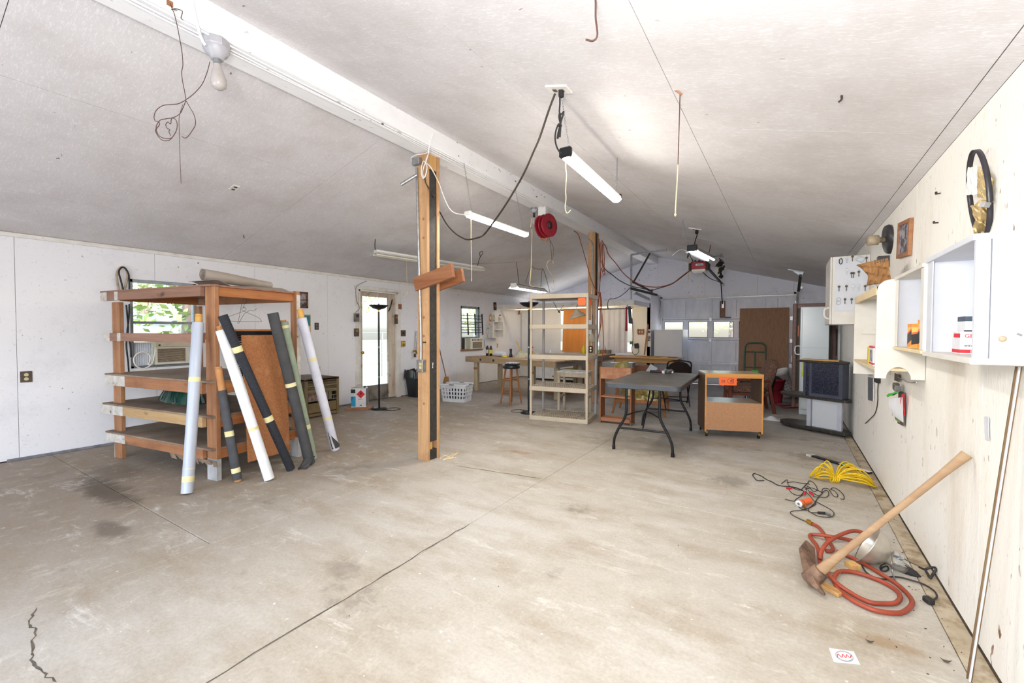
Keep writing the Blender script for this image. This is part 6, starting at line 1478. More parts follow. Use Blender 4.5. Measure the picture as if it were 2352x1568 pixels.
# ---------------------------------------------------------------- garage door
GY = YB + 0.03
M('door_white', 'eceef5', 'dadce6', 6, (1, 1, 0.3), rough=0.6, dirt='6a6c76', dsc=14, damt=(0.67, 0.72))
M('door_dark_edge', '3c3e44', '2f3036', 8, rough=0.6)
g = MB().box(-3.05, GY + 0.03, 0.0, 0.09, GY + 0.05, 1.19).box(-3.05, GY + 0.03, 1.70, 0.09, GY + 0.05, 2.31).build('door_2', 'grey_sill', kind='structure')
rows_ = [(0.02, 0.565), (0.575, 1.175), (1.185, 1.725), (1.735, 2.30)]
for ri, (z0, z1) in enumerate(rows_):
    for a, b in ((z0, z0 + 0.055), (z1 - 0.055, z1)): MB().box(-3.05, GY - 0.005, a, 0.09, GY + 0.03, b).build('rail', 'door_white', g, bevel=0.003)
    st_ = [-3.02, -2.38, -1.76, -1.15, -0.54, 0.06] if ri == 2 else [-3.02, -1.76, -0.54, 0.06]
    for x in st_: MB().box(x - (0.065 if ri == 2 else 0.035), GY - 0.004, z0 + 0.055, x + (0.065 if ri == 2 else 0.035), GY + 0.03, z1 - 0.055).build('stile', 'door_white', g, bevel=0.003)
    if ri != 2:
        for a, b in zip(st_[:-1], st_[1:]):
            mid = (a + b) / 2
            MB().box(a + 0.035, GY + 0.022, z0 + 0.055, mid - 0.004, GY + 0.029, z1 - 0.055).build('infill_panel', 'door_white', g)
            MB().box(mid + 0.004, GY + 0.022, z0 + 0.055, b - 0.035, GY + 0.029, z1 - 0.055).build('infill_panel', 'door_white', g)
    else:
        for a, b in zip(st_[:-1], st_[1:]):
            a += 0.065; b -= 0.065
            fr_ = MB().box(a, GY + 0.0, 1.24, a + 0.012, GY + 0.03, 1.67).box(b - 0.012, GY, 1.24, b, GY + 0.03, 1.67).box(a, GY, 1.24, b, GY + 0.03, 1.252).box(a, GY, 1.658, b, GY + 0.03, 1.67).build('window_frame', 'door_dark_edge', g)
            MB().box(a + 0.012, GY + 0.015, 1.252, b - 0.012, GY + 0.019, 1.658).build('pane', 'glass', fr_)
    if ri < 3:
        for x in (-3.02, -1.76, -0.54, 0.05): MB().bx((x, GY - 0.012, z1 + 0.005), (0.06, 0.014, 0.09)).build('hinge', 'galvanized', g)
MB().box(-3.05, GY - 0.01, 0.0, 0.09, GY + 0.03, 0.02).build('bottom_seal', 'grey_sill', g)
for z in (0.57, 2.30): MB().box(-3.05, GY - 0.012, z - 0.008, 0.09, GY - 0.004, z + 0.008).build('strut', 'galvanized', g)
for a, b in ((-3.055, -3.0), (0.09, 0.14)): MB().box(a, YB - 0.02, 0, b, YB, 2.36).build('trim_2' if a < -1 else 'trim_3', 'white_trim', kind='structure')
MB().box(-3.06, YB - 0.02, 2.32, 0.14, YB, 2.36).build('trim_4', 'white_trim', kind='structure')
t = T('door_arm_board', 'narrow brown board bolted upright on the garage door top section', 'board', (-1.4502,12.45,1.8119))
MB().box(-1.52, 12.545, 1.76, -1.41, 12.585, 2.20).build('board', 'frame_brown', t)
MB().box(-1.535, 12.54, 1.76, -1.52, 12.59, 2.20).build('edge', 'black_metal', t)
MB().bx((-1.34, 12.56, 1.77), (0.14, 0.04, 0.03)).build('bracket', 'black_metal', t)
MB().bx((-1.46, 12.53, 2.10), (0.05, 0.02, 0.16)).build('arm_bracket', 'steel', t)

# ---------------------------------------------------------------- right wall: key cabinet, shelves, hung things
M('cab_white', 'dedbd4', 'd2cdc4', 5, rough=0.5, dirt='a08a70', dsc=30, damt=(0.74, 0.77))
M('cab_white_cool', 'd6d8df', 'cccfd7', 5, rough=0.5)
wood('raw_pine', 'd9c49c', 'e4d2ae', 'y', 12, dark='9a7a50', knots=False)
t = T('key_cabinet', 'white wall cabinet with pegged key board on its side', 'cabinet', (0.56, 6.4, 1.49))
MB().box(0.405, 6.10, 1.49, 0.737, 6.78, 2.25).build('cabinet_body', 'cab_white', t, bevel=0.004)
MB().box(0.385, 6.095, 1.49, 0.404, 6.785, 2.25).build('cabinet_door', 'cab_white', t, bevel=0.005)
MB().tube([(0.385, 6.14, 1.68), (0.345, 6.14, 1.665), (0.34, 6.14, 1.60), (0.36, 6.14, 1.565), (0.385, 6.14, 1.555)], 0.012, 8, 4).build('handle', 'cab_white', t)
MB().box(0.43, 6.093, 1.64, 0.72, 6.10, 2.225).build('key_board', 'cab_white_cool', t)
keys = [(0, 160, 380, 'ring'), (0, 203, 365, 'pale'), (0, 245, 352, 'dark'), (0, 300, 362, 'tag'), (0, 345, 360, 'dark'), (1, 203, 450, 'pale'), (1, 245, 472, 'pair'), (1, 290, 462, 'dark'), (2, 148, 567, 'dark'), (2, 200, 563, 'dark'), (2, 250, 566, 'steel'), (2, 290, 563, 'pale'), (2, 335, 563, 'dark'), (3, 143, 663, 'figure'), (3, 190, 660, 'dark'), (3, 238, 658, 'dark')]
KB = [(0.4774,6.09,2.1887), (0.5313,6.09,2.2083), (0.5808,6.09,2.2233), (0.6491,6.09,2.203), (0.7013,6.09,2.1986), (0.5335,6.09,2.0781), (0.5839,6.09,2.041), (0.6386,6.09,2.0516), (0.4667,6.09,1.8982), (0.5326,6.09,1.8997), (0.594,6.09,1.8966), (0.6413,6.09,1.8942), (0.6956,6.09,1.8914), (0.4636,6.09,1.7524), (0.522,6.09,1.7552), (0.5812,6.09,1.7531)]
ordn = ['first', 'second', 'third', 'fourth', 'fifth']; cnt = {}
rown = ['top row', 'second row', 'third row', 'bottom row']
for (row, _, _, kd), p in zip(keys, KB):
    p = Vector(p); i = cnt.get(row, 0); cnt[row] = i + 1
    what = {'ring': 'black oval key ring', 'pale': 'pale steel key', 'dark': 'dark key', 'tag': 'large grey key tag', 'pair': 'bunch of two dark keys', 'steel': 'steel key', 'figure': 'double wire ring'}[kd]
    t = T('key', what + ', ' + ordn[i] + ' from the door in the ' + rown[row], 'key', tuple(p), 0, 'keys on the key cabinet')
    mt = {'dark': 'outlet_dark', 'pair': 'outlet_dark', 'pale': 'steel', 'steel': 'steel', 'tag': 'galvanized', 'ring': 'black_metal', 'figure': 'steel'}[kd]
    MB().cyl(p + Vector((0, 0.006, 0.035)), p + Vector((0, -0.018, 0.035)), 0.003, n=6).build('peg', 'steel', t)
    if kd in ('ring', 'figure'):
        for q, (rx, rz, dz) in enumerate([(0.014, 0.032, 0.005)] if kd == 'ring' else [(0.018, 0.02, 0.018), (0.018, 0.02, -0.02)]):
            MB().tube([p + Vector((rx * math.cos(a), -0.006, dz + rz * math.sin(a))) for a in [2 * PI * k / 14 for k in range(14)]], 0.004 if kd == 'ring' else 0.002, 5, 1, True).build('wire_ring', mt, t)
        continue
    if kd == 'tag':
        MB().bx(p + Vector((0, -0.006, 0)), (0.07, 0.006, 0.055), (0, 0.6, 0)).build('tag_plate', mt, t, bevel=0.002); continue
    for dx in ((-0.008, 0.01) if kd == 'pair' else (0.0,)):
        MB().cyl(p + Vector((dx, -0.003, 0.014)), p + Vector((dx, -0.007, 0.014)), 0.0125, n=12).build('key_head', mt, t)
        MB().bx(p + Vector((dx, -0.005, -0.017)), (0.007, 0.003, 0.042), (0, dx * 12, 0)).build('key_blade', mt, t)
# scalloped shelf unit
su = T('scalloped_shelf', 'white wall shelf unit with scalloped end panel and rounded top', 'shelf', (0.6, 4.3, 1.10))
XF = 0.487
arc = [(0.607 - 0.062 * math.cos(a), 1.10 + 0.078 * math.sin(a)) for a in [PI * k / 12 for k in range(13)]]
prof = [(XF, 1.10)] + arc + [(0.737, 1.10), (0.737, 1.752), (0.60, 1.752)] + [(0.56 - 0.068 * math.sin(a), 1.68 + 0.072 * math.cos(a)) for a in [PI / 2 * k / 6 for k in range(7)]]
MB().prism(prof, (0, 3.742, 0), (1, 0, 0), (0, 0, 1), (0, 1, 0), 0.018).build('end_panel', 'cab_white', su, bevel=0.0015)
MB().box(XF, 4.86, 1.04, 0.737, 4.878, 1.70).build('far_end_panel', 'cab_white', su)
MB().box(XF + 0.004, 3.76, 1.69, 0.737, 4.86, 1.71).build('top_board', 'cab_white', su)
MB().box(XF, 3.76, 1.655, XF + 0.018, 4.86, 1.71).build('top_fascia', 'raw_pine', su)
MB().box(XF + 0.004, 3.76, 1.150, 0.737, 4.86, 1.168).build('lower_shelf', 'raw_pine', su)
MB().box(XF + 0.05, 4.845, 1.39, 0.737, 4.86, 1.425).build('shelf_cleat', 'cab_white', su)
MB().box(0.727, 3.76, 1.168, 0.737, 4.86, 1.69).build('back_panel', 'cab_white', su)
bx_ = T('small_box', 'small white and red box on the scalloped unit lower shelf', 'box', (0.54, 4.0, 1.168))
MB().box(0.495, 3.88, 1.169, 0.565, 4.06, 1.31).build('box_body', 'can_white', bx_)
for z in (1.18, 1.295): MB().box(0.4945, 3.879, z, 0.566, 4.061, z + 0.012).build('red_band', 'label_red', bx_)
MB().box(0.4947, 3.93, 1.20, 0.4949, 4.03, 1.28).build('printed_area', 'photo_print', bx_)
tag(MB().box(0.495, 4.10, 1.169, 0.56, 4.14, 1.30).build('small_box', 'spray_yellow'), 'thin yellow box behind the white and red box on the shelf', 'box')
M('paper_bag', 'a87c4e', '8c663e', 7, rough=0.85, bmp=0.5)
t = T('paper_bag', 'crumpled brown paper bag lying on top of the scalloped shelf unit', 'bag', (0.6, 4.25, 1.712))
rr = random.Random(21)
bgA = [Vector(p) for p in ((0.5138,4.34,1.7719), (0.6235,4.18,1.7865), (0.6121,4.24,1.9576), (0.4527,4.42,1.9452))]
def bagq(u, v):
    p = bgA[0].lerp(bgA[1], u).lerp(bgA[3].lerp(bgA[2], u), v)
    k = 0.007 * math.sin(9 * u + 4 * v) + 0.006 * math.sin(17 * v + 7 * u) + 0.006 * math.sin(23 * u - 11 * v)
    return p + Vector((0.35 * k + 0.03 * math.sin(PI * v) * (1 - u), 1.6 * k, 0.4 * k))
MB().surf(bagq, 26, 20, False, 0.002).build('bag_front', 'paper_bag', t)
MB().surf(lambda u, v: bagq(u, v) + Vector((0.01 * math.sin(7 * u + 3 * v), 0.10 + 0.02 * math.sin(5 * v), 0.004)), 20, 14, False, 0.002).build('bag_back', 'paper_bag', t)
MB().surf(lambda u, v: bagq(0.999, u).lerp(bagq(0.999, u) + Vector((0.0, 0.10, 0)), v), 14, 3, False, 0.002).build('bag_gusset', 'paper_bag', t)
MB().surf(lambda u, v: bagq(u, 0.0).lerp(bagq(u, 0.0) + Vector((0.0, 0.10, 0)), v), 14, 3, False, 0.002).build('bag_bottom', 'paper_bag', t)
bu_ = (bgA[2] - bgA[3]).normalized()
text('lettering', '1-10', bagq(0.62, 0.80) + Vector((-0.03, -0.022, 0)), bu_, (0, 0, 1), 0.05, 'outlet_dark', t)

# narrow open shelf box
s2 = T('open_shelf_box', 'small white open shelf box holding orange filter boxes', 'shelf', (0.66, 3.38, 1.30))
MB().box(0.585, 3.022, 1.30, 0.737, 3.04, 1.755).build('near_side', 'cab_white_cool', s2, bevel=0.002)
MB().box(0.581, 3.022, 1.316, 0.585, 3.085, 1.74).build('near_stile', 'cab_white', s2)
MB().box(0.585, 3.72, 1.30, 0.737, 3.738, 1.755).build('far_side', 'cab_white_cool', s2)
MB().box(0.575, 3.03, 1.742, 0.737, 3.738, 1.762).build('top_board', 'cab_white', s2, bevel=0.002)
MB().box(0.575, 3.03, 1.295, 0.737, 3.76, 1.313).build('bottom_board', 'raw_pine', s2, bevel=0.002)
MB().box(0.73, 3.04, 1.313, 0.737, 3.72, 1.742).build('back_panel', 'cab_white_cool', s2)
MB().box(0.581, 3.66, 1.316, 0.585, 3.722, 1.74).build('far_stile', 'cab_white', s2)
M('box_orange', 'e08a2c', 'ea9c3c', 6, rough=0.5)
M('box_yellow', 'ecc06a', 'e4b458', 6, rough=0.5)
def filt(label, x0, x1, y0, y1, z1, big):
    t = T('filter_box', label, 'box', ((x0 + x1) / 2, (y0 + y1) / 2, 1.314))
    MB().box(x0, y0, 1.314, x1, y1, z1).build('box_body', 'box_yellow', t, bevel=0.001)
    h = z1 - 1.314
    F_ = lambda pl, nm, mt, off=0.0006: MB().prism(pl, (x0, y0 - off, 1.314), (x1 - x0, 0, 0), (0, 0, h), (0, 1, 0), off * 0.9).build(nm, mt, t)
    G_ = lambda pl, nm, mt, off=0.0006: MB().prism(pl, (x0 - off, y1, 1.314), (0, y0 - y1, 0), (0, 0, h), (1, 0, 0), off * 0.9).build(nm, mt, t)
    for K in (F_, G_):
        K([(0, 0.14), (1, 0.34), (1, 0.74), (0, 0.56)], 'black_band', 'label_black')
        K([(0, 0.56), (1, 0.74), (1, 0.82), (0, 0.64)], 'orange_band', 'tag_orange')
        K([(0, 0.02), (1, 0.08), (1, 0.34), (0, 0.14)], 'orange_band', 'box_orange')
        K([(0.0, 0.86), (1, 0.86), (1, 1.0), (0.0, 1.0)], 'yellow_band', 'box_orange')
    if big:
        sl = (x1 - x0, 0, h * 0.19)
        text('lettering', 'Marvel', (x0 + 0.008, y0 - 0.0012, 1.314 + h * 0.47), sl, (0, 0, 1), 0.034, 'can_white', t)
        text('lettering', 'FILTER', (x0 + 0.008, y0 - 0.0012, 1.314 + h * 0.32), sl, (0, 0, 1), 0.024, 'can_white', t)
        text('lettering', 'FILT', (x0 + 0.055, y0 - 0.0012, 1.314 + h * 0.89), (1, 0, 0), (0, 0, 1), 0.02, 'label_black', t)
filt('tall orange and black filter box in the open shelf box, nearer one', 0.612, 0.728, 3.17, 3.29, 1.475, True)
filt('short orange and black filter box in the open shelf box, farther one', 0.598, 0.70, 3.36, 3.46, 1.455, False)

# near white wall cabinet
s3 = T('wall_cabinet', 'large white open wall cabinet nearest on the right wall', 'cabinet', (0.65, 2.5, 1.29))
MB().box(0.598, 2.195, 1.315, 0.737, 2.212, 1.735).build('near_side', 'cab_white_cool', s3)
MB().box(0.557, 2.195, 1.315, 0.594, 2.213, 1.735).build('near_stile', 'cab_white_cool', s3)
MB().box(0.557, 2.80, 1.315, 0.737, 2.818, 1.735).build('far_side', 'cab_white_cool', s3)
MB().box(0.555, 2.74, 1.315, 0.559, 2.818, 1.735).build('far_stile', 'cab_white_cool', s3)
MB().box(0.732, 2.21, 1.315, 0.737, 2.80, 1.735).build('back_panel', 'cab_white_cool', s3)
MB().box(0.548, 2.19, 1.735, 0.737, 2.83, 1.757).build('top_board', 'cab_white_cool', s3, bevel=0.002)
MB().box(0.548, 2.19, 1.293, 0.737, 2.85, 1.315).build('bottom_board', 'cab_white', s3, bevel=0.002)
MB().lathe([(0, 0), (0.011, 0), (0.011, 0.0008), (0, 0.0008)], (0.628, 2.1945, 1.385), 14, (0, -1, 0)).build('screw_hole', 'ac_grille', s3)
MB().bx((0.668, 2.194, 1.40), (0.014, 0.002, 0.007), (0, 0.5, 0)).build('nick', 'grey_sill', s3)
gb = T('wire_connector_box', 'white and red carton with bold lettering in the near wall cabinet', 'box', (0.66, 2.6, 1.316))
MB().box(0.60, 2.52, 1.316, 0.728, 2.62, 1.41).build('box_body', 'can_white', gb, bevel=0.001)
MB().box(0.5992, 2.519, 1.322, 0.7285, 2.6205, 1.336).build('red_band', 'label_red', gb)
MB().box(0.5992, 2.5195, 1.385, 0.5998, 2.60, 1.402).build('red_label', 'label_red', gb)
text('lettering', 'GB', (0.612, 2.5188, 1.385), (1, 0, 0), (0, 0, 1), 0.022, 'label_red', gb)
text('lettering', 'wire conn', (0.612, 2.5188, 1.348), (1, 0, 0), (0, 0, 1), 0.0145, 'label_black', gb)
text('lettering', '100', (0.628, 2.5183, 1.3235), (1, 0, 0), (0, 0, 1), 0.014, 'can_white', gb)
MB().tube([(0.672, 2.5185, 1.402), (0.672, 2.5185, 1.376), (0.69, 2.5185, 1.366), (0.715, 2.5185, 1.366), (0.725, 2.5185, 1.38), (0.725, 2.5185, 1.402), (0.672, 2.5185, 1.402)], 0.0012, 4, 1).build('printed_outline', 'label_red', gb)
gb = T('small_carton', 'white carton with dark top band stacked on the red lettered box', 'box', (0.665, 2.57, 1.411))
MB().box(0.615, 2.525, 1.411, 0.727, 2.62, 1.475).build('box_body', 'can_white', gb, bevel=0.001)
MB().box(0.6145, 2.524, 1.453, 0.7275, 2.6205, 1.473).build('dark_band', 'cloth_navy', gb)
MB().cyl((0.69, 2.5245, 1.463), (0.69, 2.523, 1.463), 0.009, n=14).build('oval_mark', 'can_white', gb)
MB().box(0.612, 2.522, 1.4102, 0.727, 2.524, 1.416).build('dark_base', 'label_black', gb)

# things hung on the right wall
M('disc_black', '262326', '323036', 10, rough=0.35)
t = T('wall_disc', 'black wall disc with projecting brass coloured knob above the paper bag', 'disc', (0.739,5.2245,2.2533))
c = Vector((0.7,4.9902,2.2161)) 
MB().lathe([(0, 0), (0.125, 0), (0.128, 0.01), (0.12, 0.03), (0.05, 0.04), (0, 0.04)], c + Vector((0.036, 0, 0)), 32, (-1, -0.12, -0.1)).build('disc', 'disc_black', t)
MB().lathe([(0, 0), (0.024, 0), (0.024, 0.04), (0.042, 0.045), (0.042, 0.12), (0, 0.122)], c + Vector((-0.002, 0, 0)), 20, (-1, -0.12, 0.0)).build('knob', 'ac_grille', t)
MB().box(0.66, 5.02, 1.98, 0.737, 5.10, 2.08).build('bracket', 'disc_black', t)
t = T('picture_frame', 'reddish wooden picture frame on the right wall', 'picture', (0.72, 4.55, 1.98))
FQ = [Vector(p) for p in ((0.715,4.6003,1.9929), (0.715,4.1887,1.9601), (0.715,4.1629,2.2224), (0.715,4.5655,2.2661))]
fc = sum(FQ, Vector()) / 4
for i in range(4):
    a, b = FQ[i], FQ[(i + 1) % 4]; ai = a.lerp(fc, 0.2); bi = b.lerp(fc, 0.2)
    MB().slab(a, b, bi, ai, -0.022).build('frame_side', 'rack_rail', t)
q = [p.lerp(fc, 0.19) + Vector((0.012, 0, 0)) for p in FQ]
MB().slab(q[0], q[1], q[2], q[3], 0.006).build('picture', 'photo_print', t)
t = T('hoop', 'dark oval hoop hung on the right wall above the near cabinet', 'hoop', (0.72, 2.8, 1.83))
hc = Vector((0.715, 2.80, 2.03))
mb = MB(); ring_ = []
NH = 48
for k in range(NH):
    a = 2 * PI * k / NH
    e = Vector((-0.02 * math.sin(a), 0.115 * math.cos(a), 0.20 * math.sin(a)))
    ring_.append([hc + e * s_ + Vector((dx, 0, 0)) for s_, dx in ((1.0, -0.010), (1.0, 0.010), (0.975, 0.010), (0.975, -0.010))])
mb.add([p for r_ in ring_ for p in r_], [(k * 4 + j, k * 4 + (j + 1) % 4, ((k + 1) % NH) * 4 + (j + 1) % 4, ((k + 1) % NH) * 4 + j) for k in range(NH) for j in range(4)], True)
mb.build('hoop_band', 'disc_black', t)
M('foil_gold', 'c9b07e', '8a7448', 9, rough=0.28, metal=0.35, amt=(0.4, 0.62))
M('plastic_film', 'f0eee8', 'e2dfd6', 6, rough=0.15, alpha=0.6)
def crumple(fn, k, seed):
    rr = random.Random(seed); ph = [rr.uniform(0, 6) for _ in range(4)]
    return lambda u, v: Vector(fn(u, v)) + Vector((-k * 0.25 * abs(math.sin(9 * u + ph[0] + 3 * v)) - 0.004, -k * 0.8 * abs(math.sin(10 * u + ph[2] + 4 * v)) - k * 0.6 * math.sin(15 * v + ph[1] + 8 * u), k * 0.25 * math.sin(13 * u + ph[3])))
A = [Vector(p) for p in ((0.7164,2.84,1.8531), (0.7447,2.76,1.8598), (0.7363,2.78,2.0091), (0.7039,2.84,1.9841))]
t = T('foil_bag', 'crumpled gold foil and plastic bag tied on the dark hoop', 'bag', tuple(A[0]))
MB().surf(crumple(lambda u, v: A[0].lerp(A[1], u).lerp(A[3].lerp(A[2], u), v) - Vector((0, 0.02 * math.sin(PI * v), 0)), 0.016, 4), 26, 26, True, 0.002).build('lower_bag', 'foil_gold', t)
B_ = [Vector(p) for p in ((0.714,2.8,2.0179), (0.7341,2.7,1.9591), (0.7332,2.7,2.0668), (0.7099,2.8,2.155))]
MB().surf(crumple(lambda u, v: B_[0].lerp(B_[1], u).lerp(B_[3].lerp(B_[2], u), v), 0.010, 5), 18, 16, True, 0.002).build('middle_bag', 'foil_gold', t)
C_ = [Vector(p) for p in ((0.676,2.8,2.0319), (0.7124,2.8,2.0299), (0.7112,2.8,2.1566), (0.6806,2.8,2.1549))]
MB().surf(crumple(lambda u, v: C_[0].lerp(C_[1], u).lerp(C_[3].lerp(C_[2], u), v), 0.005, 6), 12, 12, True, 0.002).build('clear_flap', 'plastic_film', t)
MB().bx((0.685,2.6128,1.9416), (0.02, 0.03, 0.02), (0.3, 0.2, 0.4)).build('tie', 'steel', t)
# nails and small fittings
for lab, p in (('rusty nail with hook high on the right wall above the picture', (0.72,3.5221,2.2217)), ('small rusty nail right of the picture frame on the right wall', (0.72,3.5525,2.0572))):
    tag(MB().cyl(Vector(p) + Vector((0.02, 0, 0)), Vector(p), 0.004, n=6).cyl(Vector(p), Vector(p) + Vector((-0.004, -0.02, 0.004)), 0.006, n=6).build('wall_nail', 'wire_dark'), lab, 'nail')
t = T('wall_plug', 'black plug with thin cord on the right wall under the scalloped unit', 'plug', (0.739,5.4892,0.9402))
MB().bx((0.72,5.3719,0.95), (0.035, 0.11, 0.055)).build('plug_body', 'cord_black', t, bevel=0.006)
MB().tube([(0.732,5.4099,0.9221),(0.732,5.4216,0.8283),(0.732,5.4106,0.7456),(0.732,5.472,0.6522),(0.732,5.5904,0.5819),(0.732,5.7993,0.5118),(0.732,6.026,0.4357),(0.732,6.1785,0.3894)], 0.004, 6, 4).build('cord', 'wire_dark', t)
tag(MB().slab((0.735,5.9945,0.6767), (0.735,5.6578,0.7082), (0.735,5.6897,0.9389), (0.735,6.0296,0.9176), 0.006).build('metal_plate', 'galvanized'), 'narrow grey metal plate on the right wall left of the plug', 'plate')
tag(MB().slab((0.7,6.0514,0.9564), (0.7,5.7771,0.9786), (0.7,5.7895,1.0636), (0.7,6.065,1.0457), 0.02).build('hanging_tag', 'cloth_navy'), 'white and navy tag hanging beneath the scalloped unit shelf', 'tag')
t = T('magazine_holder', 'wall clip holding curled magazines and papers under the scalloped unit', 'magazines', (0.739,4.5031,0.834))
MB().slab((0.733,4.4352,0.7012), (0.733,4.2428,0.7163), (0.733,4.255,0.9591), (0.733,4.4322,0.9514), 0.012).build('dark_backing', 'outlet_dark', t)
def curl(p0, p1, p2, p3, k): 
    P_ = [Vector(x) for x in (p0, p1, p2, p3)]
    return lambda u, v: P_[0].lerp(P_[1], u).lerp(P_[3].lerp(P_[2], u), v) + Vector((-k * math.sin(PI * v) * (1 - u), 0, 0.0))
MB().surf(curl((0.69,4.3638,0.7658), (0.72,4.24,0.741), (0.7,4.1701,0.9349), (0.66,4.3826,0.891), 0.015), 10, 14, True, 0.003).build('white_paper', 'can_white', t)
MB().surf(curl((0.66,4.4712,0.8931), (0.69,4.2601,0.9615), (0.7,4.204,0.9785), (0.665,4.4729,0.9208), 0.0), 10, 6, True, 0.003).build('green_magazine', 'tag_green', t)
MB().surf(curl((0.665,4.5425,0.8949), (0.69,4.4144,0.9164), (0.7,4.2907,0.9522), (0.668,4.5275,0.904), 0.0), 8, 6, True, 0.003).build('dark_magazine', 'label_black', t)
MB().surf(curl((0.715,4.486,0.7209), (0.725,4.2962,0.712), (0.725,4.2909,0.7978), (0.7,4.366,0.7899), 0.005), 8, 8, True, 0.003).build('photo_page', 'leaf_dark', t)
MB().surf(curl((0.715,4.2478,0.8198), (0.725,4.2182,0.7935), (0.725,4.2354,0.9511), (0.7,4.1584,0.9585), 0.01), 8, 8, True, 0.003).build('red_page', 'label_red', t)
t = T('wall_clamp', 'steel spring clamp and dark label hung in the scallop opening', 'clamp', (0.739,4.5725,1.0157))
MB().slab((0.725,4.5847,1.0206), (0.725,4.4223,1.0225), (0.725,4.4283,1.0758), (0.725,4.5745,1.0774), 0.006).build('dark_label', 'outlet_dark', t)
MB().bx((0.7,4.3569,0.9875), (0.04, 0.09, 0.05), (0.2, 0, 0)).build('clamp_jaw', 'galvanized', t, bevel=0.006)
MB().tube([(0.7,4.4844,0.96),(0.7,4.3566,0.9842),(0.7,4.237,1.0101)], 0.005, 6, 2).build('chrome_bar', 'chrome', t)
MB().tube([(0.72,4.4584,1.056),(0.72,4.2601,1.0542),(0.72,4.1203,1.0518),(0.72,3.9916,1.0614),(0.72,3.8719,1.0732)], 0.004, 6, 3).build('wire', 'chrome', t)
tag(MB().surf(crumple(lambda u, v: Vector((0.737,2.7161,0.9361)).lerp(Vector((0.737,2.6728,0.9452)), u).lerp(Vector((0.737,2.7337,1.0347)).lerp(Vector((0.737,2.685,1.0428)), u), v), 0.003, 8), 8, 14, True, 0.002).build('torn_patch', 'cab_white_cool'), 'torn paper patch stuck on the right wall above the pick handle', 'patch')
wood('trim_wood', '6a5238', '86704e', 'z', 12, knots=False)
t = T('leaning_trim', 'long brown and white trim strip leaning on the right wall near corner', 'trim strip', (0.72, 2.5, 0))
a = Vector((0.6342,2.4399,0)); a.z = 0.012; a.x = min(a.x, 0.715); b = Vector((0.722, 2.37, 1.28))
MB().bar(a, b, 0.006, 0.017, (1, 0, 0)).build('wood_strip', 'trim_wood', t)
MB().bar(a + Vector((-0.002, -0.0125, 0)), b + Vector((-0.002, -0.0125, 0)), 0.009, 0.005, (1, 0, 0)).build('white_strip', 'can_white', t)

# ---------------------------------------------------------------- things on the floor at the right
wood('handle_ash', '9a7a5c', 'b09270', 'x', 9, dark='8a6444', knots=False)
M('rust_iron', '7c6252', '9a7c66', 14, rough=0.7, metal=0.5, dirt='54453c', dsc=9, damt=(0.45, 0.65), bmp=0.4)
t = T('pick_mattock', 'rusty pick mattock with long wooden handle leaning on the right wall', 'pick', (0.1641,3.0001,0))
e0 = Vector((0.1461,2.8943,0.075)); e1 = Vector((0.715,2.8616,0.8345))
d = (e1 - e0)
HP = [e0 + d * k for k in (-0.015, 0.06, 0.16, 0.35, 0.6, 0.85, 0.95, 1.0)]
hr = [0.024, 0.023, 0.0175, 0.0145, 0.0135, 0.0145, 0.0175, 0.020]
mb = MB(); n = 14; dn = d.normalized(); sa = dn.cross(Vector((0, 0, 1))).normalized(); sb = sa.cross(dn)
mb.add([HP[i] + sa * (hr[i] * 0.8 * math.cos(2 * PI * k / n)) + sb * (hr[i] * 1.15 * math.sin(2 * PI * k / n)) for i in range(8) for k in range(n)], [(i * n + k, i * n + (k + 1) % n, (i + 1) * n + (k + 1) % n, (i + 1) * n + k) for i in range(7) for k in range(n)], True)
mb.add([HP[0] + sa * (hr[0] * 0.8 * math.cos(2 * PI * k / n)) + sb * (hr[0] * 1.15 * math.sin(2 * PI * k / n)) for k in range(n)], [tuple(range(n))])
mb.add([HP[7] + sa * (hr[7] * 0.8 * math.cos(2 * PI * k / n)) + sb * (hr[7] * 1.15 * math.sin(2 * PI * k / n)) for k in range(n)], [tuple(range(n - 1, -1, -1))])
mb.build('handle', 'handle_ash', t)
tp = Vector((0.1805,2.7972,0.02)); ta = Vector((0.1338,3.3414,0.05))
mid = e0 + Vector((-0.012, 0.0, -0.02))
def head(pts, ws, hs):
    m = MB(); L = [Vector(p) for p in pts]; vs = []
    for i, p in enumerate(L):
        dd = (L[min(i + 1, len(L) - 1)] - L[max(i - 1, 0)]).normalized(); aa = dn - dd * dn.dot(dd); aa.normalize(); bb = dd.cross(aa)
        for x, y in ((-1, -1), (1, -1), (1, 1), (-1, 1)): vs.append(p + aa * (ws[i] * x) + bb * (hs[i] * y))
    fs = [(i * 4 + k, i * 4 + (k + 1) % 4, (i + 1) * 4 + (k + 1) % 4, (i + 1) * 4 + k) for i in range(len(L) - 1) for k in range(4)]
    m.add(vs, fs + [(3, 2, 1, 0), tuple(len(L) * 4 - 4 + k for k in range(4))])
    return m
head([tp, tp.lerp(mid, 0.35) + Vector((-0.02, 0, 0.012)), tp.lerp(mid, 0.7) + Vector((-0.02, 0, 0.012)), mid], [0.006, 0.014, 0.022, 0.034], [0.008, 0.016, 0.022, 0.036]).build('pick_blade', 'rust_iron', t, bevel=0.003)
head([ta, ta.lerp(mid, 0.35) + Vector((-0.02, 0, 0.0)), ta.lerp(mid, 0.75) + Vector((-0.015, 0, 0.0)), mid], [0.008, 0.012, 0.018, 0.030], [0.030, 0.046, 0.034, 0.034]).build('adze_blade', 'rust_iron', t, bevel=0.003)
MB().cyl(mid - dn * 0.035, mid + dn * 0.06, 0.046, 0.040, 16).build('eye_socket', 'rust_iron', t, bevel=0.004)
M('hose_red', 'a3472f', '8e3a26', 9, rough=0.5)
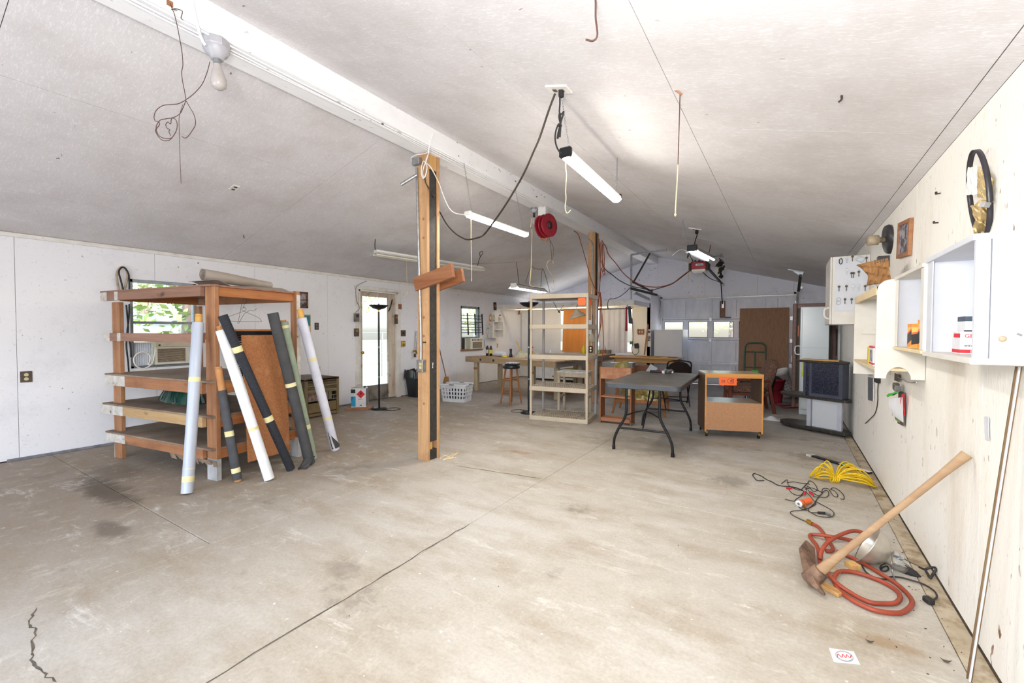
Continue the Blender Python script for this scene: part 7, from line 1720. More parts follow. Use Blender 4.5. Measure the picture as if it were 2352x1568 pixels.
t = T('red_hose', 'red rubber air hose coiled on the floor around the pick head', 'hose', (0.3878,3.0929,0))
MB().tube([(0.161,3.8221,0.014),(0.1833,3.7942,0.014),(0.2046,3.7584,0.014),(0.2323,3.6279,0.014),(0.2501,3.5304,0.014),(0.2607,3.4481,0.014),(0.2461,3.3992,0.014),(0.2185,3.3879,0.014)], 0.0115, 10, 5).build('hose_end', 'hose_red', t)
hz_ = [(0.1818,3.2027,0.03),(0.1873,3.2356,0.06),(0.22,3.3207,0.09),(0.2765,3.4099,0.11),(0.3444,3.5063,0.12),(0.3911,3.5508,0.12),(0.4453,3.5787,0.1),(0.4668,3.5894,0.07),(0.4641,3.5982,0.04),(0.4489,3.6158,0.02),(0.4114,3.6411,0.014),(0.3503,3.6521,0.014),(0.2782,3.6027,0.03),(0.2181,3.5937,0.03),(0.158,3.6053,0.016),(0.1421,3.5698,0.014),(0.1567,3.5059,0.014),(0.175,3.4335,0.014),(0.1808,3.3122,0.014),(0.1804,3.2136,0.014),(0.2019,3.1016,0.014),(0.2179,3.0037,0.03),(0.2483,2.938,0.03),(0.2916,2.9128,0.016),(0.3355,2.8769,0.014),(0.3829,2.8596,0.014),(0.4403,2.8879,0.014),(0.4852,2.9252,0.014),(0.512,2.9857,0.014),(0.5168,3.0473,0.014),(0.4976,3.0961,0.014),(0.4523,3.1411,0.014),(0.3828,3.1691,0.014),(0.3211,3.1671,0.014),(0.274,3.1369,0.014),(0.2451,3.0754,0.014),(0.2351,2.9916,0.014),(0.2517,2.9052,0.014),(0.2907,2.8438,0.014),(0.3415,2.8035,0.014),(0.393,2.7914,0.014),(0.4504,2.8082,0.014),(0.4968,2.8419,0.014),(0.5394,2.9179,0.014),(0.5606,2.9907,0.014),(0.5532,3.0661,0.014),(0.5257,3.1482,0.014),(0.4784,3.2199,0.014),(0.4269,3.2906,0.014),(0.3719,3.3486,0.014),(0.3163,3.3929,0.014),(0.2784,3.4134,0.014)]
MB().tube(hz_, 0.0115, 10, 5).build('hose_coil', 'hose_red', t)
MB().cyl((0.1655,3.8027,0.016), (0.1456,3.8326,0.016), 0.013, n=10).cyl((0.1481,3.83,0.016), (0.138,3.8452,0.016), 0.016, n=6).build('brass_fitting', 'brass', t)
M('alu_dull', 'cfc9bd', 'bdb6aa', 8, rough=0.32, metal=0.75)
rc = Vector((0.4249,3.3728,0.115)); se = Vector((0.5707,3.36,0.035)); ax = (se - rc).normalized()
t = T('clamp_lamp', 'aluminum clamp lamp with bell reflector lying on the floor by the hose', 'lamp', (0.4675,3.4171,0))
MB().lathe([(0.118, -0.003), (0.121, 0.0), (0.118, 0.003), (0.108, 0.03), (0.092, 0.06), (0.066, 0.088), (0.045, 0.098), (0.036, 0.11), (0.034, 0.145)], rc, 36, ax).lathe([(0.034, 0.145), (0.033, 0.109), (0.043, 0.096), (0.064, 0.085), (0.089, 0.058), (0.105, 0.03), (0.116, 0.0)], rc, 36, ax).build('reflector', 'alu_dull', t)
MB().lathe([(0.035, 0.135), (0.036, 0.165), (0.03, 0.17), (0.03, 0.20), (0.0, 0.2)], rc, 20, ax).build('socket_collar', 'chrome', t)
MB().lathe([(0.027, 0.195), (0.026, 0.24), (0.015, 0.27), (0.008, 0.29), (0, 0.29)], rc, 16, ax).build('socket_body', 'dark_plastic', t)
MB().tube([(0.5336,3.3299,0.1),(0.5563,3.3496,0.09),(0.5812,3.3593,0.085),(0.6248,3.4075,0.05),(0.672,3.452,0.02)], 0.004, 6, 3).tube([(0.5336,3.3299,0.1),(0.5217,3.2749,0.08),(0.5245,3.2746,0.03),(0.5262,3.2337,0.012),(0.5241,3.1963,0.012)], 0.004, 6, 3).build('clamp_rod', 'steel', t)
MB().bx((0.5508,3.3638,0.09), (0.03, 0.03, 0.03), (0.3, 0.4, 0.2)).bx((0.5769,3.3678,0.08), (0.025, 0.025, 0.025), (0.6, 0.4, 0.2)).build('clamp_joint', 'chrome', t, bevel=0.004)
MB().tube([(0.6727,3.4355,0.02),(0.6876,3.3957,0.03),(0.708,3.3877,0.05),(0.7334,3.4041,0.05),(0.7304,3.3802,0.045),(0.7194,3.3779,0.02),(0.6999,3.3347,0.012),(0.6963,3.3629,0.015),(0.6885,3.3908,0.03)], 0.0065, 8, 2).build('rubber_grip', 'dark_plastic', t)
MB().tube([(0.5783,3.3588,0.03),(0.5668,3.4074,0.02),(0.5269,3.4066,0.014),(0.4915,3.3694,0.01),(0.4773,3.3091,0.01),(0.4903,3.2898,0.01),(0.5131,3.3124,0.014),(0.5145,3.3495,0.018),(0.4923,3.3326,0.014),(0.4791,3.2936,0.01),(0.4981,3.2892,0.01)], 0.0042, 7, 5).tube([(0.3942,3.3229,0.008),(0.393,3.2762,0.008),(0.4028,3.2214,0.008),(0.4241,3.1869,0.008),(0.456,3.1813,0.008),(0.4836,3.1888,0.008),(0.5004,3.2254,0.008),(0.537,3.2541,0.008),(0.572,3.2609,0.008),(0.5993,3.2578,0.008),(0.6527,3.2418,0.008),(0.6846,3.1899,0.008),(0.6829,3.1246,0.008),(0.657,3.0726,0.008)], 0.0045, 7, 5).build('cord', 'dark_plastic', t)
MB().bx((0.6333,3.0384,0.018), (0.035, 0.045, 0.03), (0, 0, 0.5)).build('plug', 'cord_black', t, bevel=0.006)
tag(MB().bx(Vector((0.3419,3.255,0)) + Vector((0, 0, 0.016)), (0.055, 0.06, 0.03), (0, 0, 0.5)).build('wood_block', 'post_edge', bevel=0.002), 'small square wood block on the floor under the red hose', 'block')
tag(MB().bx(Vector((0.2172,2.8964,0)) + Vector((0, 0, 0.011)), (0.05, 0.10, 0.02), (0, 0, 0.9)).build('wood_block', 'oak', bevel=0.003), 'small split wood chunk on the floor beside the pick point', 'block')
tag(MB().bx(Vector((0.23,3.1494,0)) + Vector((0.0, 0, 0.009)), (0.07, 0.09, 0.016), (0, 0, 0.2)).build('wood_shim', 'bench_leg', bevel=0.002), 'flat grey wood shim on the floor under the pick handle', 'block')
# test leads
t = T('test_leads', 'tangle of thin black test leads with red clips on the floor', 'leads', (0.1414,4.4584,0))
def z6(*a): return a
MB().tube([(-0.1753,4.7105,0.006),(-0.2272,4.6769,0.006),(-0.2607,4.757,0.006),(-0.2766,4.8372,0.006),(-0.2648,4.8914,0.006),(-0.2026,4.8393,0.006),(-0.1556,4.7518,0.006),(-0.1118,4.7091,0.006),(-0.0688,4.641,0.006),(-0.018,4.6338,0.006),(0.032,4.653,0.006),(0.0814,4.6458,0.006),(0.1194,4.594,0.006)], 0.0042, 6, 5).build('lead', 'cord_black', t)
leads = ([(-0.0357,4.7064,0.005),(0.0081,4.861,0.005),(0.0153,4.7121,0.005),(0.0647,4.6126,0.005),(0.1067,4.6016,0.005),(0.135,4.7096,0.005),(0.1759,4.8705,0.005)], [(0.0084,4.759,0.006),(0.0598,4.82,0.006),(0.1106,4.8112,0.006),(0.1579,4.828,0.006),(0.1841,4.8177,0.006)], [(0.1682,4.838,0.005),(0.1811,4.9299,0.005),(0.2077,4.9189,0.005),(0.2298,4.8103,0.005),(0.2344,4.6966,0.005),(0.203,4.6263,0.005),(0.169,4.7579,0.005),(0.1534,4.6698,0.005),(0.1423,4.7406,0.005),(0.161,4.8197,0.005)], [(0.0154,4.6291,0.006),(0.0317,4.5126,0.006),(0.0632,4.448,0.006),(0.1039,4.4506,0.006),(0.1318,4.5772,0.006),(0.0975,4.6305,0.006),(0.055,4.6287,0.006)], [(-0.0057,4.2765,0.006),(0.0311,4.2668,0.006),(0.0616,4.2754,0.006),(0.0712,4.3261,0.006),(0.1033,4.4152,0.006),(0.144,4.5605,0.006),(0.1519,4.615,0.006)], [(0.0646,4.2773,0.006),(0.0813,4.1809,0.006),(0.1091,4.1067,0.006),(0.1504,4.1534,0.006),(0.1942,4.2536,0.006),(0.2085,4.3157,0.006),(0.1935,4.3825,0.006),(0.1729,4.4834,0.006),(0.1447,4.5855,0.006)], [(0.2128,4.3479,0.007),(0.2535,4.2889,0.007),(0.2926,4.2321,0.007),(0.3137,4.1766,0.007),(0.3117,4.1084,0.007),(0.2888,4.0473,0.007),(0.2554,4.0258,0.007),(0.2118,4.0162,0.007),(0.1724,4.0566,0.007),(0.1458,4.0977,0.007),(0.1201,4.0911,0.007)], [(0.153,4.145,0.006),(0.1539,4.0862,0.006),(0.1758,4.0712,0.006),(0.2099,4.0932,0.006)], [(0.197,4.4725,0.007),(0.2339,4.4848,0.007),(0.2831,4.505,0.007),(0.3094,4.5918,0.007),(0.3125,4.6906,0.007),(0.2913,4.7018,0.007),(0.2563,4.5695,0.007),(0.2297,4.4591,0.007)], [(0.2663,4.6426,0.005),(0.2783,4.7504,0.005),(0.3178,4.7759,0.005),(0.3306,4.6841,0.005),(0.343,4.5962,0.005),(0.3654,4.5757,0.005),(0.3763,4.6413,0.005),(0.3601,4.7525,0.005),(0.3358,4.762,0.005),(0.3525,4.824,0.005),(0.3835,4.8183,0.005),(0.4079,4.7339,0.005),(0.4185,4.6449,0.005),(0.4103,4.5477,0.005),(0.3866,4.5437,0.005)], [(0.165,4.6267,0.005),(0.2069,4.5678,0.005),(0.2359,4.5271,0.005),(0.265,4.6174,0.005),(0.2279,4.6924,0.005),(0.1872,4.7173,0.005),(0.1462,4.6397,0.005)], [(0.2346,4.4999,0.006),(0.2109,4.3716,0.006),(0.1994,4.3099,0.006),(0.1756,4.2208,0.006),(0.1442,4.1394,0.006),(0.0911,4.0654,0.006),(0.0507,4.0295,0.006),(0.0305,3.9873,0.006),(0.0444,3.9391,0.006),(0.0854,3.8918,0.006),(0.12,3.8605,0.006),(0.1463,3.8513,0.006)])
for q in leads: MB().tube(q, 0.0030, 5, 4).build('lead', 'cord_black', t)
for a, b in (((0.0022,4.5816,0.01), (0.0482,4.5984,0.01)), ((0.1746,4.5394,0.015), (0.2004,4.4847,0.015)), ((0.14,4.5324,0.014), (0.1287,4.4533,0.014))): MB().cyl(a, b, 0.009, 0.006, 8).build('red_clip', 'label_red', t)
MB().cyl((0.2119,4.0775,0.012), (0.2596,4.0987,0.012), 0.010, n=10).build('black_probe', 'cord_black', t)
MB().cyl((0.2648,4.0965,0.014), (0.2843,4.062,0.014), 0.012, n=8).build('steel_clip', 'steel', t)
MB().cyl((0.1267,4.1309,0.012), (0.1348,4.2286,0.03), 0.008, n=8).build('brass_probe', 'brass', t)
a = Vector((0.0865,4.1565,0.026)); b = Vector((0.1662,4.2933,0.026)); dd = (b - a).normalized()
t = T('orange_spool', 'small orange spool with white flange among the test leads', 'spool', tuple((a + b) / 2))
MB().cyl(a + dd * 0.01, b, 0.023, n=20).build('spool_body', 'tag_orange', t)
MB().lathe([(0.011, 0), (0.027, 0), (0.027, 0.010), (0.011, 0.010), (0.011, 0)], a, 24, dd).build('white_flange', 'can_white', t)
MB().cyl(a + dd * 0.004, a + dd * 0.009, 0.011, n=14).build('hub', 'steel', t)
MB().lathe([(0.0235, 0.0), (0.0235, 0.006)], a + dd * 0.045, 20, dd).build('black_groove', 'cord_black', t)
M('rope_yellow', 'e8c314', 'd4ae08', 30, rough=0.55)
kc = Vector((0.3868,5.0445,0.035)); rx = Vector((0.699,5.2532,0)) - Vector((0.3967,5.1731,0)); lx = Vector((0.2267,5.2307,0)) - Vector((0.3967,5.1731,0))
t = T('yellow_rope', 'bright yellow rope hank tied in the middle on the floor', 'rope', (0.4306,5.094,0))
rr = random.Random(4)
for nm, ax_, nn in (('right_loop', rx, 9), ('left_loop', lx, 6)):
    pr = Vector((-ax_.y, ax_.x, 0)).normalized()
    for k in range(nn):
        s_ = (k + 0.5) / nn * 2 - 1; L_ = rr.uniform(0.82, 1.06); w_ = (0.12 if nm == 'right_loop' else 0.085) * rr.uniform(0.7, 1.1); off = s_ * (0.06 if nm == 'right_loop' else 0.04)
        zt = rr.uniform(0.01, 0.15)
        pts = [kc + pr * 0.012 * s_ + Vector((0, 0, -0.01))]
        for q, (u, w) in enumerate(((0.25, 0.7), (0.55, 1.0), (0.85, 0.85), (1.0, 0.2), (0.9, -0.7), (0.6, -1.0), (0.28, -0.6))):
            p = kc + ax_ * (u * L_) + pr * (w * w_ + off * min(1, u * 1.6)); p.z = max(0.009, 0.03 * (1 - u) + zt * math.sin(PI * u) + rr.uniform(0, 0.01)); pts.append(p)
        pts.append(kc - pr * 0.012 * s_ + Vector((0, 0, 0.004)))
        MB().tube(pts, 0.0062, 7, 5).build('rope_loop', 'rope_yellow', t)
rxn = rx.normalized(); pr = Vector((-rxn.y, rxn.x, 0))
for k in range(4):
    o = kc + rxn * (-0.022 + 0.015 * k) + Vector((0, 0, -0.006))
    MB().tube([o + pr * (0.034 * math.cos(a)) + Vector((0, 0, 0.028 * math.sin(a))) + rxn * 0.008 * math.sin(a) for a in [2 * PI * q / 12 for q in range(12)]], 0.0065, 7, 2, True).build('binding_turn', 'rope_yellow', t)
t = T('packaged_bar', 'long flat black bar in clear sleeve with white label on the floor', 'bar', (0.4649,5.7562,-0))
a = Vector((0.2304,5.9507,0)); b = Vector((0.7072,5.5256,0)); a.z = b.z = 0.010
MB().bar(a, b, 0.055, 0.016).build('bar', 'black_metal', t, bevel=0.003)
MB().bar(a.lerp(b, 0.52) + Vector((0, 0, 0.009)), b + Vector((0, 0, 0.009)), 0.05, 0.003).build('white_label', 'can_white', t)
MB().bar(a.lerp(b, 0.53) + Vector((0, 0, 0.011)), a.lerp(b, 0.60) + Vector((0, 0, 0.011)), 0.04, 0.001).build('green_print', 'tag_green', t)
MB().bar(a - (b - a) * 0.04, a + (b - a) * 0.05, 0.075, 0.02).build('clear_sleeve_end', 'plastic_film', t)
t = T('paper_card', 'small white printed card with red mark lying on the near floor', 'card', (0.2257,2.3396,0))
CQ = [Vector(p) + Vector((0, 0, 0.001)) for p in ((0.1846,2.275,0), (0.2765,2.3167,0), (0.2627,2.3968,0), (0.1738,2.3648,0))]
MB().slab(*CQ, 0.002).build('card_sheet', 'can_white', t)
cc = sum(CQ, Vector()) / 4 + Vector((0, 0, 0.0025)); u = (CQ[1] - CQ[0]).normalized(); v = (CQ[3] - CQ[0]).normalized()
for r_ in (0.030, 0.034): MB().tube([cc + u * (r_ * math.cos(a)) + v * (r_ * math.sin(a)) for a in [2 * PI * k / 24 for k in range(24)]], 0.0007, 4, 1, True).build('printed_ring', 'grey_sill', t)
MB().tube([cc + u * x + v * y for x, y in ((-0.03, -0.012), (-0.022, 0.01), (-0.012, -0.01), (-0.004, 0.012), (0.004, -0.010), (0.012, 0.012), (0.02, -0.008), (0.03, 0.012))], 0.0016, 4, 3).build('red_mark', 'label_red', t)
MB().slab(CQ[0] - u * 0.002, CQ[0] + u * 0.003, CQ[3] + u * 0.003, CQ[3] - u * 0.002, 0.003).build('raised_edge', 'alcove_paint', t)
# grit, crumbs and dry leaf bits swept along the wall and floor
rr = random.Random(12); m = MB()
for k in range(170):
    if k < 140: x = 0.70 - abs(rr.gauss(0, 0.12)); y = rr.uniform(2.0, 7.2)
    else: x = rr.uniform(-3.0, 0.6); y = rr.uniform(1.0, 6.5)
    s_ = rr.uniform(0.0015, 0.0045)
    m.bx((x, y, s_ * 0.4), (s_ * rr.uniform(1, 2.5), s_, s_ * 0.7), (rr.uniform(-.3, .3), rr.uniform(-.3, .3), rr.uniform(0, 3)))
tag(m.build('floor_grit', 'outlet_dark'), 'scattered brown grit and crumbs on the concrete along the right wall', 'grit', kind='stuff')
for lab, p, s_ in (('curled dry leaf on the near floor right of the card', (0.3302,2.51,0), 0.016), ('dry leaf on the near floor close to the right wall strip', (0.5866,2.5353,0), 0.018)):
    tag(MB().surf(lambda u, v: Vector(p) + Vector(((u - 0.5) * s_ * 2, (v - 0.5) * s_ * math.sin(PI * max(0.05, min(0.95, u))), 0.004 + 0.01 * (2 * u - 1) ** 2)), 8, 5, True, 0.0006).build('dry_leaf', 'outlet_dark'), lab, 'leaf')
tag(MB().tube([(-3.2171,3.6011,0.004),(-3.2438,3.7036,0.004),(-3.1462,3.6864,0.004),(-3.1605,3.7781,0.004),(-3.1878,3.8649,0.004),(-3.1923,3.778,0.004),(-3.1648,3.635,0.004),(-3.1497,3.5676,0.004),(-3.1339,3.6355,0.004),(-3.0936,3.7205,0.004)], 0.006, 6, 4).build('tan_string', 'raw_pine'), 'tan string scrap on the floor at the foot of the near post', 'string')

# ---------------------------------------------------------------- lamps and fittings under the roof
def glow(name, col, st):
    m, nt, b, vec = base_mat(name)
    b.inputs['Base Color'].default_value = H('ffffff')
    b.inputs['Emission Color'].default_value = H(col)
    b.inputs['Emission Strength'].default_value = st
glow('led_glow', 'fff7ea', 70.0)
glow('tube_glow', 'f2f6ff', 45.0)
glow('fill_glow', 'f4f6ff', 18.0)
glow('warm_glow', 'ffe6bd', 36.0)
M('fixture_grey', 'a8a8ae', 'bcbcc2', 9, rough=0.4)
M('bulb_glass', 'b8b2ae', 'aaa4a0', 4, rough=0.12, spec=0.7)
M('fixture_white', 'e9e9e6', 'dededa', 6, rough=0.35)
M('tube_off', 'ece8dc', 'e2dece', 4, rough=0.25)
M('string_cream', 'd9c9a2', 'cbb98e', 20, rough=0.9)
M('wire_brown', '5c4038', '4c332c', 10, rough=0.6)
def led_light(label, a, b, cap, chains, pull, end='black_metal'):
    a = Vector(a); b = Vector(b); d = (b - a).normalized()
    t = T('shop_light', label, 'light', tuple(a))
    up = Vector((0, 0, 1)); sd = d.cross(up)
    MB().bar(a, b, 0.085, 0.03).build('housing', 'fixture_white', t, bevel=0.004)
    n = 8
    mb = MB(); vs = []
    for p in (a + d * 0.02, b - d * 0.01):
        for k in range(n + 1):
            q = PI * k / n
            vs.append(p + sd * (0.045 * math.cos(q)) - up * (0.012 + 0.032 * math.sin(q)))
    mb.add(vs, [(k, k + 1, n + 2 + k, n + 1 + k) for k in range(n)], True)
    mb.build('diffuser', 'led_glow', t)
    for p, q in ((a - d * 0.02, a + d * 0.02), (b - d * 0.015, b + d * 0.005)): MB().bar(p, q, 0.092, 0.07 if end == 'black_metal' else 0.05).build('end_cap', end if p is not b else 'fixture_white', t, bevel=0.01)
    for p, q in chains: chain(MB(), p, q).build('chain', 'galvanized', t)
    if pull: MB().tube(pull, 0.0035, 6, 4).build('pull_cord', 'string_cream', t)
    return t
led_light('lit LED shop light with round black end, right of the beam', (-1.33, 2.782, 2.65), (-1.375, 3.985, 2.65), 0, [((-1.31, 2.80, 2.68), (-1.29, 2.62, 2.98)), ((-1.372, 3.95, 2.67), (-1.365, 3.95, 3.0))], [(-1.3496,2.83,2.622),(-1.3527,2.83,2.5646),(-1.3456,2.83,2.5174),(-1.3486,2.83,2.4569),(-1.3517,2.83,2.3962),(-1.348,2.83,2.3496),(-1.3544,2.83,2.2892),(-1.3474,2.83,2.2545),(-1.3338,2.83,2.2433),(-1.3104,2.83,2.2613)])
led_light('lit white LED shop light hanging just right of the near post', (-2.979, 3.785, 2.69), (-2.953, 4.984, 2.69), 0, [((-2.97, 3.84, 2.71), (-3.13, 3.90, 3.31)), ((-2.955, 4.93, 2.71), (-3.13, 5.0, 3.31))], [(-2.98,3.84,2.6549),(-2.9799,3.84,2.5115),(-2.9799,3.84,2.3679),(-2.9738,3.84,2.1757),(-2.9737,3.84,1.9548)], 'fixture_white')
t = T('shop_light', 'long unlit double tube fixture behind the near post', 'light', (-5.37, 5.87, 2.64))
a = Vector((-5.542, 4.68, 2.66)); b = Vector((-5.193, 7.06, 2.66)); d = (b - a).normalized(); sd = Vector((-d.y, d.x, 0))
MB().bar(a, b, 0.09, 0.05).build('ballast_housing', 'fixture_white', t, bevel=0.004)
for s_ in (-1, 1):
    MB().slab(a + sd * (0.045 * s_) + Vector((0, 0, -0.005)), b + sd * (0.045 * s_) + Vector((0, 0, -0.005)), b + sd * (0.15 * s_) + Vector((0, 0, -0.045)), a + sd * (0.15 * s_) + Vector((0, 0, -0.045)), 0.004).build('reflector_wing', 'fixture_white', t)
    MB().cyl(a + sd * (0.05 * s_) + Vector((0, 0, -0.05)), b + sd * (0.05 * s_) + Vector((0, 0, -0.05)), 0.019, n=12).build('tube', 'tube_off', t)
MB().tube([(-5.6249,4.75,2.6724),(-5.5749,4.7,2.784),(-5.435,4.6,2.9206),(-5.2764,4.45,2.9711)], 0.006, 6, 3).tube([(-5.2299,6.95,2.6983),(-5.1604,6.9,2.7888),(-5.1137,6.88,2.8499),(-5.0463,6.86,2.9),(-5.0464,6.86,2.9506),(-5.1094,6.86,2.9312),(-5.1062,6.87,2.8478)], 0.006, 6, 3).build('hanging_wire', 'wire_dark', t)
MB().tube([(-5.5942,5.4,2.6047),(-5.5951,5.4,2.4172),(-5.5855,5.4,2.229),(-5.5863,5.4,2.0637)], 0.003, 5, 2).cyl((-5.5861,5.4,2.0938), (-5.5865,5.4,2.0036), 0.012, n=8).build('pull_cord', 'string_cream', t)
def trough(label, a, b, mat, w=0.16, hang=(), black=False):
    a = Vector(a); b = Vector(b); d = (b - a).normalized(); sd = Vector((-d.y, d.x, 0)).normalized()
    t = T('shop_light', label, 'light', tuple((a + b) / 2))
    MB().bar(a, b, 0.06, 0.06).build('ballast_housing', 'galvanized', t, bevel=0.004)
    for s_ in (-1, 1): MB().slab(a + sd * (0.03 * s_) + Vector((0, 0, 0.015)), b + sd * (0.03 * s_) + Vector((0, 0, 0.015)), b + sd * (w * s_ * 0.75) + Vector((0, 0, -0.06)), a + sd * (w * s_ * 0.75) + Vector((0, 0, -0.06)), 0.003).build('reflector_wing', 'fixture_white' if not black else 'galvanized', t)
    for s_ in (-1, 1): MB().cyl(a + sd * (0.045 * s_) + Vector((0, 0, -0.045)) + d * 0.03, b + sd * (0.045 * s_) + Vector((0, 0, -0.045)) - d * 0.03, 0.017, n=10).build('tube', mat, t)
    MB().bx(a + Vector((0, 0, -0.005)), (0.14, 0.03, 0.09)).build('end_plate', 'black_metal' if black else 'fixture_white', t, bevel=0.006)
    for pts in hang: MB().tube(pts, 0.005, 5, 3).build('hanging_wire', 'wire_dark', t)
trough('lit twin tube shop light hanging over the far workbench', (-4.544, 7.208, 2.30), (-4.517, 8.413, 2.30), 'tube_glow', 0.17, ([(-4.4809,7.3,2.3273),(-4.5118,7.3,2.5592),(-5.1715,8.3105,2.9443)], [(-4.5101,7.6,2.374),(-4.4496,7.6,2.5455),(-4.3896,7.6,2.6981),(-4.4375,7.7,2.7936)]+[(-4.988,8.655,2.9951)], [(-4.5423,8.3,2.3662),(-4.5221,8.3,2.6276),(-4.4907,8.3,2.7469),(-4.3519,8.2,2.5132),(-4.2675,8.2,2.2149)], [(-4.4372,7.7,2.7319),(-4.5045,8,2.7116),(-4.5104,8.2,2.727),(-4.4907,8.3,2.7469)]))
trough('twin tube shop light with dark end caps hanging by the garage opener', (-1.20, 6.75, 2.62), (-1.09, 7.80, 2.62), 'fill_glow', 0.13, (), True)  # tubes lit as added fill to brighten the back of the room
t = T('light_chains', 'chains and black plug cord holding the shop light by the opener', 'chain', (-1.2, 6.8, 2.7))
chain(MB(), (-1.2567,6.8,2.6753), (-1.301,6.574,2.994)).build('chain', 'galvanized', t)
chain(MB(), (-1.2973,6.57,2.746), (-1.301,6.574,2.994)).build('chain', 'galvanized', t)
MB().tube([(-1.2133,7.2,2.9572),(-1.204,7.15,2.8737),(-1.2194,7.1,2.7873),(-1.2195,7,2.6854),(-1.2373,6.8,2.5591),(-1.2632,6.75,2.4781),(-1.2461,6.75,2.5523),(-1.2235,6.76,2.5013),(-1.2115,6.9,2.4436),(-1.4621,8.5,2.6338)], 0.008, 6, 4).cyl((-1.2136,7.2,2.9772), (-1.2156,7.18,2.9072), 0.024, n=8).build('plug_cord', 'cord_black', t)
MB().tube([(-1.1347,7.75,2.6374),(-1.1168,7.8,2.7356),(-1.1119,7.85,2.8359)], 0.007, 6, 2).build('hook_wire', 'wire_brown', t)
MB().tube([(-1.4661,6.7,2.5207),(-1.4114,6.7,2.5666),(-1.3451,6.7,2.5982),(-1.3029,6.7,2.5878),(-1.2527,6.72,2.5672)], 0.006, 6, 3).build('pull_string', 'galvanized', t)
def ceil_plate(label, p, nz, w, plugs=True):
    p = Vector(p); n = Vector((nz, 0, 1)).normalized() * -1
    rot = (0, math.atan2(nz, 1), 0)
    t = T('ceiling_outlet', label, 'outlet', tuple(p))
    MB().bx(p + n * 0.006, (w, w * 0.62, 0.012), rot).build('cover_plate', 'white_trim', t, bevel=0.002)
    for k in (-1, 1): MB().bx(p + n * 0.014 + Vector((0.026 * k, 0, -0.026 * k * nz)), (0.024, 0.03, 0.006), rot).build('socket', 'outlet_dark', t)
    return t
ceil_plate('white ceiling outlet with black plug above the lit round ended light', (-1.2905,2.5951,2.9911), 0.2716, 0.16)
ceil_plate('small ceiling outlet with dark sockets on the left roof slope', (-5.1126,2.4061,2.9606), -0.277, 0.11)
ceil_plate('ceiling outlet above the shop light by the opener', (-1.2282,7.1758,2.9742), 0.2716, 0.19)
t = T('bundled_lead', 'black cord bundled and tied between ceiling outlet and lit round ended light', 'cord', (-1.3201,2.6682,2.9992))
MB().bx((-1.2769,2.6,2.9614), (0.032, 0.03, 0.06)).build('plug', 'cord_black', t, bevel=0.006)
MB().tube([(-1.2961,2.62,2.9506),(-1.2958,2.62,2.8995),(-1.2987,2.62,2.8493),(-1.2828,2.62,2.8338),(-1.2671,2.62,2.8466),(-1.2826,2.62,2.7969),(-1.3044,2.62,2.7314),(-1.3138,2.62,2.6824),(-1.3011,2.62,2.7022),(-1.2887,2.62,2.756),(-1.3017,2.62,2.816),(-1.2955,2.62,2.8428),(-1.2888,2.62,2.7844),(-1.2946,2.62,2.6864),(-1.295,2.62,2.7575),(-1.3047,2.62,2.7741),(-1.3237,2.62,2.7361),(-1.3298,2.62,2.6861),(-1.3199,2.62,2.6352),(-1.3005,2.62,2.5967),(-1.2813,2.62,2.5783)], 0.0055, 6, 4).build('cord', 'cord_black', t)
MB().bx((-1.2926,2.615,2.7606), (0.022, 0.022, 0.01)).build('tie', 'cord_black', t)
# bare bulbs on the beam
def bulb_fixture(label, p, s_=1.0, glass='bulb_glass', long=False, tilt=(0.0, 0.0, -1.0)):
    p = Vector(p); ax = Vector(tilt).normalized()
    lx = lambda mb, pr, n_=16, sm=True: mb.lathe([(r_ * s_, z_ * s_) for r_, z_ in pr], p, n_, ax, sm)
    t = T('bulb_fixture', label, 'light', tuple(p))
    lx(MB(), [(0, 0), (0.052, 0), (0.054, 0.008), (0.054, 0.03), (0.05, 0.036), (0, 0.036)], 8, False).build('junction_box', 'galvanized' if long else 'fixture_grey', t)
    lx(MB(), [(0.05, 0.036), (0.05, 0.042), (0.042, 0.058), (0.028, 0.068), (0.024, 0.08), (0.0, 0.08)], 24).build('lamp_holder', 'fixture_grey', t)
    z = 0.08
    if long: lx(MB(), [(0.018, z), (0.018, z + 0.07), (0, z + 0.07)], 14).build('socket_extender', 'dark_plastic', t); z += 0.05
    lx(MB(), [(0.015, z), (0.0155, z + 0.008), (0.0145, z + 0.012), (0.0155, z + 0.018), (0.0145, z + 0.025)], 16).build('screw_base', 'steel', t)
    lx(MB(), [(0.0145, z + 0.02), (0.016, z + 0.035), (0.024, z + 0.062), (0.0295, z + 0.085), (0.031, z + 0.10), (0.027, z + 0.118), (0.016, z + 0.128), (0, z + 0.131)], 24).build('glass_bulb', glass, t)
    return t
bulb_fixture('frosted bare bulb in a white box on the near beam', (-3.19, 1.40, 3.298), tilt=(0.05, 0.03, -1), s_=1.5)
bf = bulb_fixture('bare bulb on a black extender on the beam beside the red reel', (-3.33, 5.86, 3.299), long=True)
MB().tube([(-3.3,5.7477,3.1161),(-3.3,5.7094,2.9646),(-3.3,5.7492,2.9202),(-3.3,5.7379,2.6564),(-3.3,5.7266,2.3928),(-3.3,5.7017,2.1935),(-3.3,5.6892,2.1139),(-3.3,5.7288,2.0847),(-3.3,5.8087,2.0851),(-3.3,5.8902,2.1055)], 0.006, 6, 4).build('rod', 'string_cream', bf)
MB().ball((-3.3,5.7094,2.9581), 0.016, 10, 6).build('bead', 'steel', bf)
